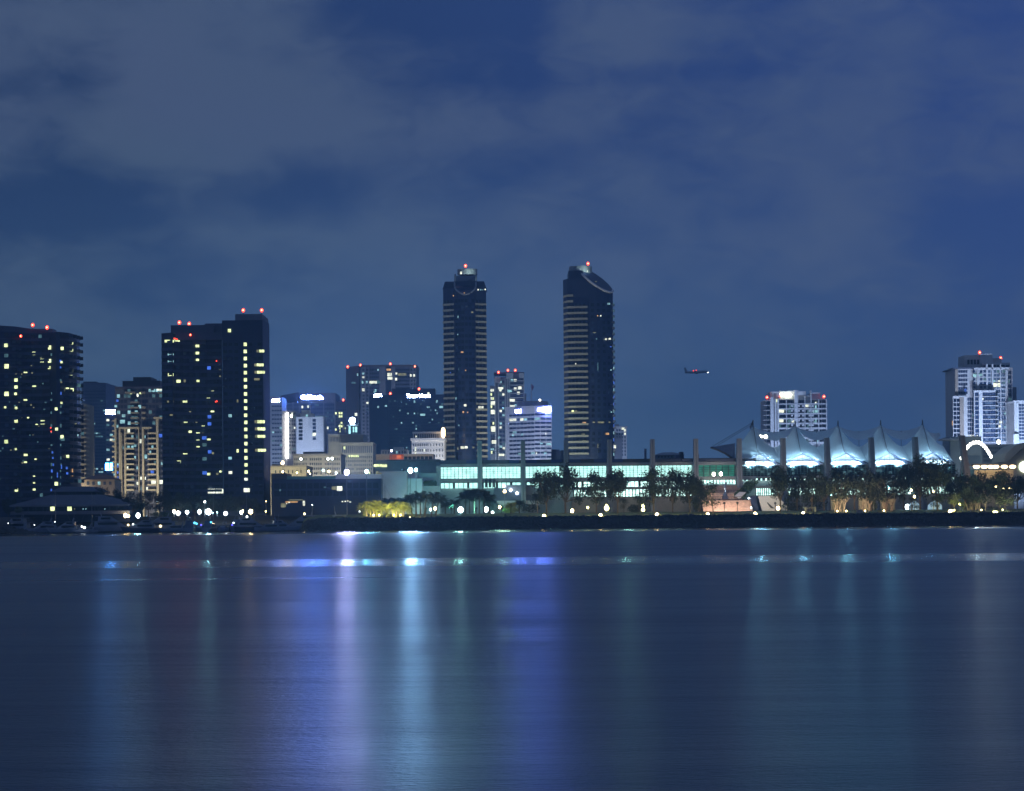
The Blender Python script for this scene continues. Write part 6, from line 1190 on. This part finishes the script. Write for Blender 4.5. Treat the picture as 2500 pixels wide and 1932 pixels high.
# bushes
def bush(px, py, w, h, D, m, label, n=500):
    c = P(px, py, D); W = w/F*D/2; Hh = h/F*D/2
    def f():
        d = Vector((rnd.gauss(0, 1), rnd.gauss(0, 1), rnd.gauss(0, 1))).normalized()*(rnd.random()**.3); return c+Vector((d.x*W, d.y*W*.6, d.z*Hh))
    tag(leafpatch('bush', f, n, .3, m, org=(c.x, D, 5.4), label=label), label, 'bush', 'bushes in the park')
bush(1548, 1243, 34, 22, 852, 'leaf', 'round clipped dark bush before the podium wall'); bush(1290, 1241, 60, 22, 856, 'leaf', 'long dark shrubs below the outside stair'); bush(1247, 1246, 46, 14, 852, 'palm_leaf', 'yellow-green shrubs under the low palm'); bush(1930, 1240, 60, 26, 856, 'leaf', 'dark shrubs at the right end of the white ramp wall')
bush(1990, 1228, 70, 34, 860, 'leaf', 'tall dark shrubs behind the low park frame'); bush(1700, 1232, 16, 40, 858, 'leaf', 'narrow dark shrub at the left side of the pink stair'); bush(45, 1245, 20, 16, 832, 'leaf_pale', 'greenish bush at the far left waterside'); bush(395, 1256, 60, 12, 834, 'hedge_leaf', 'green-lit shrubs below the first bright lamps')
bush(2130, 1236, 26, 24, 850, 'leaf_pale', 'pale green shrub between two groups of lit trunks'); bush(2400, 1243, 90, 14, 846, 'leaf', 'low dark shrubs near the right edge')
# park wall behind the lit trunks, pale tents, low frame, railing
t = thing('park_wall', (PX(2090, 852), 852, GZ), 'brown wall sections lit warmly behind the pale trunks', 'wall')
for (a, c, pt) in [(2028, 2060, 1208), (2096, 2128, 1216), (2150, 2184, 1214)]: MB().box(PX(a, 852), PX(c, 852), 851, 853, GZ-1.2, PZ(pt, 852, a)).build('wall_section', 'vault', t)
for i, (px, pt, w, W) in enumerate([(2232, 1222, 30, 'pale blue peaked tent of glowing cloth, left of two under the trees'), (2282, 1222, 36, 'pale blue peaked tent of glowing cloth, right of two under the trees')]):
    x = PX(px, 854); hw = w/2/F*854; zt = PZ(pt, 854, px); t = thing('event_tent', (x, 854, GZ), W, 'tent', 'pale tents in the park')
    n_ = 12; mb = MB(); vs_ = []
    for s, (rr_, zz_) in enumerate([(1, GZ-.6), (.95, GZ+1.6), (.6, GZ+2.6), (.25, zt-.5), (.02, zt)]): vs_ += [(x+hw*rr_*math.cos(a), 854+hw*rr_*math.sin(a), zz_) for a in [6.283*q/n_ for q in range(n_)]]
    mb.add(vs_, [(s*n_+q, s*n_+(q+1) % n_, (s+1)*n_+(q+1) % n_, (s+1)*n_+q) for s in range(4) for q in range(n_)]); mb.build('canopy', 'glowing_tent_cloth', t)
x0, x1 = PX(1966, 836), PX(1990, 836); t = thing('park_frame', ((x0+x1)/2, 836, 5.4), 'low timber frame with two pale posts standing on the lawn', 'frame')
for x in (x0, x1): MB().box(x-.3, x+.3, 835.8, 836.2, 5.1, 7.2).build('post', 'beige', t)
MB().box(x0, x1, 835.9, 836.1, 6.85, 7.05).build('top_rail', 'beige', t)
for q in range(3): MB().box(x0+.5+q*1.1, x0+.6+q*1.1, 835.9, 836.1, 5.2, 6.85).build('slat', 'wood', t)
x0, x1 = PX(2350, 813), PX(2520, 813); t = thing('railing', (x0, 813, 4.6), 'thin white railing along the bank at the right edge', 'railing'); mb = MB(); n_ = 9
for q in range(n_+1): x = x0+(x1-x0)*q/n_; MB().tube([(x, 813, 4.4), (x, 813, 6.0)], .07, 5).build('post', 'white_wall', t)
for z in (5.3, 5.9): MB().tube([(x0, 813, z), (x1, 813, z)], .04, 4).build('rail', 'metal', t)
for i, (px, W) in enumerate([(2098, 'small concrete utility box on the lawn before the middle lit trunks'), (1233, 'small dark litter bin on the bank edge below the tall lamp')]):
    x = PX(px, 820); t = thing('utility_box' if i == 0 else 'litter_bin', (x, 820, 4.8), W, 'box' if i == 0 else 'bin')
    if i == 0: MB().box(x-1, x+1, 819.4, 820.4, 4.4, 6.0).build('body', 'concrete', t); MB().box(x-1.08, x+1.08, 819.3, 820.5, 6.0, 6.12).build('lid', 'slate', t)
    else: MB().tube([(x, 812, 4.4), (x, 812, 5.5)], .35, 8).build('body', 'dark_metal', t); MB().tube([(x, 812, 5.5), (x, 812, 5.7)], [.4, .2], 8).build('lid', 'dark_metal', t)
# ------------------------------------------------------------------ boats
def yacht(L_, label, seed, hull='hull_white', decks=2, mast=0, ang=0):
    """motor yacht built at the origin, bow towards +x"""
    t = thing('motor_yacht' if not mast else 'sailing_yacht', (0, 0, 0), label, 'yacht' if not mast else 'sailing boat', 'boats moored in the marina')
    B = L_*.15; fb = L_*(.12 if not mast else .09); mb = MB(); secs = []
    for s, (u, wd, sh, kl) in enumerate([(-.5, .82, .86, .0), (-.3, .95, .84, 0), (0, 1, .88, 0), (.2, .86, .98, 0), (.36, .55, 1.1, .05), (.46, .24, 1.22, .4), (.52, .02, 1.3, 1.0)]):
        secs.append([(u*L_, -B*wd, fb*sh), (u*L_, -B*wd*.86, fb*.25+kl*fb), (u*L_, 0, -.5+kl*fb*1.6), (u*L_, B*wd*.86, fb*.25+kl*fb), (u*L_, B*wd, fb*sh)])
    vs_ = [p for s in secs for p in s]; fs = [(i*5+j, (i+1)*5+j, (i+1)*5+j+1, i*5+j+1) for i in range(6) for j in range(4)]+[(i*5+4, (i+1)*5+4, (i+1)*5, i*5) for i in range(6)]+[(4, 3, 2, 1, 0)]
    mb.add(vs_, fs); mb.build('hull', hull, t)
    if mast:
        MB().prism([(-.2*L_, -B*.5), (.2*L_, -B*.4), (.25*L_, 0), (.2*L_, B*.4), (-.2*L_, B*.5)], fb*.8, fb*1.4).build('cabin', 'hull_white', t); MB().box(-.15*L_, .12*L_, -B*.52, B*.52, fb*1.0, fb*1.22).build('cabin_window', 'boat_glass', t)
        MB().tube([(.05*L_, 0, fb), (.05*L_, 0, mast)], [.12, .07], 6).build('mast', 'metal', t); MB().tube([(.05*L_, 0, fb*1.9), (-.38*L_, 0, fb*1.8)], [.16, .12], 6).build('furled_sail', 'canvas', t)
        MB().tube([(.52*L_, 0, fb*1.3), (.05*L_, 0, mast*.97)], .035, 3).build('forestay', 'metal', t); MB().tube([(-.5*L_, 0, fb*.9), (.05*L_, 0, mast*.97)], .035, 3).build('backstay', 'metal', t)
    else:
        z = fb*.9; x0, x1 = -.34*L_, .26*L_
        for k_ in range(decks):
            h = fb*(.85 if k_ == 0 else .7); wd = B*(.8-.12*k_)
            MB().add([(x0, -wd, z), (x1, -wd*.7, z), (x1, wd*.7, z), (x0, wd, z), (x0+h*.1, -wd*.92, z+h), (x1-h*1.5, -wd*.6, z+h), (x1-h*1.5, wd*.6, z+h), (x0+h*.1, wd*.92, z+h)], [(0, 3, 2, 1), (4, 5, 6, 7), (0, 1, 5, 4), (1, 2, 6, 5), (2, 3, 7, 6), (3, 0, 4, 7)]).build('cabin' if k_ == 0 else 'flybridge', 'hull_white', t)
            MB().box(x0+h*.7, x1-h*1.7, -wd*1.0, wd*1.0, z+h*.38, z+h*.78).build('cabin_window', 'boat_glass', t); MB().box(x0-h*.5, x1-h*1.2, -wd, wd, z+h, z+h+.12).build('deck_roof', 'hull_white', t)
            z += h+.12; x0 += L_*.07; x1 -= L_*.16
        MB().tube([(x0, -B*.4, z), (x0-.4, -B*.3, z+1.2), (x0-.4, B*.3, z+1.2), (x0, B*.4, z)], .14, 5).build('radar_arch', 'hull_white', t); MB().tube([(x0-.4, 0, z+1.2), (x0-.6, 0, z+3.4)], .05, 4).build('antenna', 'metal', t)
        mb = MB()
        for q in range(7): xx = L_*(.18+.33*q/6); ww = B*(.8-.75*(q/6)**1.5); [mb.tube([(xx, s*ww, fb*1.0), (xx, s*ww, fb*1.2+.8)], .03, 3) for s in (-1, 1)]
        mb.build('bow_rail', 'metal', t)
    return t
BT = [yacht(14, 'proto', 1), yacht(19, 'proto', 2, decks=2), yacht(11, 'proto', 3, decks=1), yacht(12, 'proto', 4, mast=15), yacht(16, 'proto', 5, 'hull_navy', decks=2)]
used = [False]*5
def moor(k_, px, y, rot, label, sc=1):
    o = BT[k_] if not used[k_] else copy_tree(BT[k_]); used[k_] = True
    o.location = (PX(px, y, 1290), y, .1); o.rotation_euler = (0, 0, R(rot)); o.scale = (sc,)*3; o['label'] = label; return o
LIST = [(1, 30, 812, 170, 'large motor yacht partly hidden behind the far left rock mound'), (0, 105, 806, 200, 'white motor yacht just right of the far left rock mound'), (3, 140, 818, 195, 'sailing boat with a tall mast before the pavilion steps, left one'), (0, 160, 800, 175, 'white motor yacht below the two yellow pavilion windows'), (2, 205, 796, 215, 'small cruiser with bright stern lights before the pavilion'), (3, 228, 820, 160, 'sailing boat with a tall mast before the pavilion, right one'),
   (1, 275, 803, 10, 'big motor yacht moored below the warm lamp pair'), (4, 345, 798, 185, 'long dark-hulled motor yacht left of the bright lamp row'), (1, 385, 806, 190, 'big white motor yacht showing one square lit window'), (2, 425, 796, 170, 'small cruiser below the leftmost bright lamps'), (0, 462, 800, 95, 'motor yacht seen end-on below the third bright lamp'), (2, 490, 806, 265, 'small cruiser seen end-on with cyan cabin lights'), (0, 515, 800, 85, 'motor yacht seen end-on below the biggest bright lamp'), (3, 525, 812, 190, 'sailing boat moored behind the end-on yachts'),
   (2, 545, 796, 272, 'small cruiser seen end-on right of the biggest bright lamp'), (0, 575, 802, 265, 'motor yacht seen end-on below the last white lamp'), (4, 615, 799, 8, 'dark-hulled motor yacht below the large warm lamp ending the row'), (3, 606, 815, 170, 'sailing boat moored behind the dark-hulled yacht'), (2, 655, 798, 188, 'small cruiser at the corner of the second hotel tower'), (0, 690, 806, 20, 'white motor yacht at the left tip of the rocky bank'), (1, 735, 834, 185, 'large white motor yacht behind the bank tip, before the dark hall'), (1, 845, 832, 5, 'largest white motor yacht with a long dark canopy before the dark hall'),
   (2, 780, 836, 180, 'small cruiser between the two big yachts before the dark hall'), (3, 945, 838, 190, 'sailing boat whose mast rises before the pale end wing, left one'), (3, 1004, 838, 170, 'sailing boat whose mast rises before the pale end wing, right one')]
EX = {}
for i, (k_, px, y, rot, lab) in enumerate(LIST):
    o = moor(k_, px, y, rot+rnd.uniform(-4, 4), lab, rnd.uniform(.9, 1.08) if 'mast rises' not in lab else 1.15); EX[i] = o
def boatlight(i, px, py, m, s=.35):
    o = EX[i]; p = P(px, py, o.location.y-4); c = MB().ball((0, 0, 0), s, 8, 5).mesh('cabin_light', m); q = bpy.data.objects.new('cabin_light', c); C.objects.link(q); q.parent = o; bpy.context.view_layer.update(); q.matrix_world = Matrix.Translation(p)
for a in [(0, 1, 1280, 'boat_blue', .5), (0, 20, 1278, 'boat_white', .2), (1, 84, 1282, 'boat_white', .2), (4, 200, 1286, 'boat_white', .35), (4, 206, 1288.5, 'boat_white', .45), (3, 134, 1274.5, 'boat_white', .2), (6, 313, 1282, 'boat_warm', .4), (7, 325, 1280.5, 'boat_white', .32), (8, 392, 1285, 'boat_warm', .5), (11, 475, 1277, 'boat_cyan', .4), (11, 480, 1279, 'boat_cyan', .35), (12, 491, 1282, 'boat_blue', .25), (12, 515, 1275.5, 'boat_cyan', .3), (14, 570, 1277, 'boat_white', .3), (14, 567, 1282, 'boat_blue', .25), (15, 591, 1278.5, 'boat_green', .25), (16, 603, 1262, 'boat_white', .4), (20, 743, 1256, 'boat_warm', .3), (21, 830, 1268.5, 'boat_warm', .35), (21, 848, 1268, 'boat_warm', .25), (21, 858, 1267.5, 'boat_warm', .25), (21, 878, 1249, 'boat_white', .3)]: boatlight(*a)
# ------------------------------------------------------------------ airliner climbing over the hall
pc = P(1700, 909, 2600); t = thing('airliner', tuple(pc), 'small airliner with red and white lights flying low right of the twin towers', 'airliner')
def pm(mbx): 
    return mbx
mb = MB(); mb.tube([(-14, 0, 0), (-12, 0, .3), (-4, 0, .2), (9, 0, 0), (13, 0, -.2), (14.5, 0, -.5)], [.25, 1.1, 1.7, 1.7, 1.1, .2], 10); k0 = mb
def atp(mbx, name, m, **kw):
    mbx.v = [tuple(pc+Vector((x, y, z+x*.05))) for x, y, z in mbx.v]; return mbx.build(name, m, t, **kw)
atp(mb, 'fuselage', 'plane_skin', smooth=True)
for s in (-1, 1):
    atp(MB().add([(3, s*1.4, -.6), (-2, s*1.4, -.6), (-5.5, s*14, .8), (-3.8, s*14, .9), (3, s*1.4, -.2), (-2, s*1.4, -.3), (-5.5, s*14, .95), (-3.8, s*14, 1.0)], [(0, 1, 2, 3), (7, 6, 5, 4), (0, 4, 5, 1), (1, 5, 6, 2), (2, 6, 7, 3), (3, 7, 4, 0)]), 'wing', 'plane_skin')
    atp(MB().tube([(2.4, s*5, -1.3), (-.6, s*5, -1.3)], [.85, .6], 8), 'engine', 'plane_skin')
    atp(MB().add([(-10.5, s*.4, .7), (-13, s*.4, .7), (-14, s*5, 1.2), (-13, s*5, 1.2), (-10.5, s*.4, .9), (-13, s*.4, .9), (-14, s*5, 1.3), (-13, s*5, 1.3)], [(0, 1, 2, 3), (7, 6, 5, 4), (0, 4, 5, 1), (1, 5, 6, 2), (2, 6, 7, 3), (3, 7, 4, 0)]), 'tailplane', 'plane_skin')
    atp(MB().ball((-4.5, s*14, 1), .8, 8, 5), 'wing_light', 'red_lamp' if s < 0 else 'boat_white')
atp(MB().add([(-9.5, -.12, 1), (-13.2, -.12, 1), (-14.6, -.12, 6), (-12.8, -.12, 6), (-9.5, .12, 1), (-13.2, .12, 1), (-14.6, .12, 6), (-12.8, .12, 6)], [(0, 1, 2, 3), (7, 6, 5, 4), (0, 4, 5, 1), (1, 5, 6, 2), (2, 6, 7, 3), (3, 7, 4, 0)]), 'tail_fin', 'plane_skin')
atp(MB().ball((13.5, 0, -1), .9, 8, 5), 'landing_light', 'boat_white'); atp(MB().ball((0, 0, 2.2), .8, 8, 5), 'beacon', 'red_lamp')

# ------------------------------------------------------------------ spotlights added at lamps, signs and fronts to throw long reflections
def added_bay_spot(px, py, D, power, col, r=1.0):
    p = P(px, py, D); root = min((o for o in C.objects if o.parent is None and o.get('category') == 'floodlight'), key=lambda o: abs(o.location.x-p.x)+abs(o.location.y-D))
    wash(root, (p.x, D-1.4, p.z), (p.x*.5, 0, -60), power, col, 40, .3, False, r)
added_bay_spot(846.5, 1153.5, 838, 85000, (.42, .46, 1.0)); added_bay_spot(895, 1151.5, 838, 15000, (.14, .62, 1.0)); added_bay_spot(1002, 1149, 838, 78000, (.26, .58, 1.0), 1.3); added_bay_spot(1015.5, 1147.5, 839, 18000, (.28, .62, 1.0), .9)
def added_reflection_spot(label, px, py, D, power, col, r=1.4):
    root = next(o for o in C.objects if o.parent is None and str(o.get('label', '')).startswith(label)); p = P(px, py, D)
    wash(root, (p.x, D-1.8, p.z), (p.x*.5, 0, -70), power, col, 40, .3, False, r)
for dp in (-18, 0, 18): added_reflection_spot('wide dark office block', 762+dp, 970, 1600, 100000, (.05, .18, 1.0), 1.5)
added_reflection_spot('narrow pale grid', 673, 978, 1500, 40000, (.10, .22, 1.0), 1.4); added_reflection_spot('narrow block with', 701, 1060, 1298, 10000, (.62, .62, .72), 1.0); added_reflection_spot('narrow block with', 701, 1020, 1298, 8000, (.62, .62, .72), 1.0)
for px, py in ((1267, 1004), (1323, 1000)): added_reflection_spot('pale banded office', px, py, 1303 if px < 1300 else 1299, 75000, (.08, .18, 1.0), 1.4)
for px in (925, 1005, 1040): added_reflection_spot('broad dark navy office', px, 967, 1352 if px > 950 else 1360, 26000, (.10, .30, 1.0), 1.0)
added_reflection_spot('blue-grey block', 270, 1006, 1400, 18000, (.05, .28, 1.0), 1.4); added_reflection_spot('blue-grey block', 266, 1140, 1400, 26000, (.03, .30, 1.0), 1.4)
added_reflection_spot('dark twin-slab', 440, 789, 874, 2600, (1.0, .05, .08), .8); added_reflection_spot('old cream stepped', 860, 1028, 1160, 26000, (.2, .5, 1.0), 1.0)
added_reflection_spot('tall stepped glass', 2437, 940, 1250, 14000, (.4, .7, 1), 1.2); added_reflection_spot('arch strung', 2384, 1085, 925, 6500, (.6, .9, 1), 1.0)
for px in (1853, 1959, 2065, 2172, 2275): added_reflection_spot('long waterfront', px, 1128, 900, 11000, (.18, .60, .90), 1.2)
for px in (1120, 1225, 1330, 1530): added_reflection_spot('long waterfront', px, 1155, 898, 6000, (.35, .9, .7), 1.0)
for lab, pw in (('biggest white lamp of', 9000), ('large white lamp behind', 5000), ('large warm lamp ending', 4000), ('blue-white lamp before the teal', 9000)):
    o = next(o for o in C.objects if o.parent is None and str(o.get('label', '')).startswith(lab)); q = o.location; h_ = max(v.co.z for v in o.children[1].data.vertices)
    wash(o, (q.x, q.y-1.3, q.z+h_-1), (q.x*.6, 0, -50), pw, (.3, .8, .95) if 'warm' not in lab else (1, .7, .4), 40, .3, False, .8)  # spot added at the lamp for its reflection in the bay
for px, D_, tx, th, pw, col in [(905, 817, 905, 9, 5600, (1, .86, .36)), (925, 817, 922, 9, 5000, (1, .85, .25)), (958, 817, 958, 9, 5600, (1, .88, .34)), (976, 817, 974, 9, 6000, (1, .88, .22)), (2046, 828, 2048, 9, 7000, (1, .78, .5)), (2066, 828, 2060, 9, 6000, (1, .78, .5)), (2112, 828, 2112, 9, 5000, (1, .74, .48)), (2160, 828, 2166, 9, 5500, (1, .72, .46)), (2330, 822, 2330, 11, 9000, (1, .95, .3)), (2455, 822, 2455, 10, 8000, (.95, 1, .6)), (2395, 824, 2395, 8, 3500, (1, .85, .5)), (1250, 832, 1250, 8, 900, (1, .9, .4)), (1740, 818, 1741, 8, 500, (1, .8, .7)), (1905, 828, 1905, 9, 500, (.9, .95, 1)), (1480, 828, 1500, 10, 600, (1, .9, .6)), (1590, 828, 1600, 10, 500, (1, .9, .6))]:
    o = min((o for o in C.objects if o.parent is None and o.get('category') in ('palm tree', 'tree')), key=lambda o: abs(o.location.x-PX(tx, 835))+abs(o.location.y-832)*.2)
    near_ = min((o for o in C.objects if o.parent is None and o.get('category') in ('spotlight', 'bollard lamp', 'street lamp')), key=lambda o: abs(o.location.x-PX(px, D_))+abs(o.location.y-D_)*.3)
    wash(near_, (PX(px, D_), D_, 5.4), (PX(tx, 835), 834, th+1.5), pw, col, 120, .8, False, .3)
# ------------------------------------------------------------------ haze over the bay and city
hz = MB().box(-3100, 3100, -700, 3300, -4, 172).build('haze', 'haze_air'); tag(hz, kind='stuff')
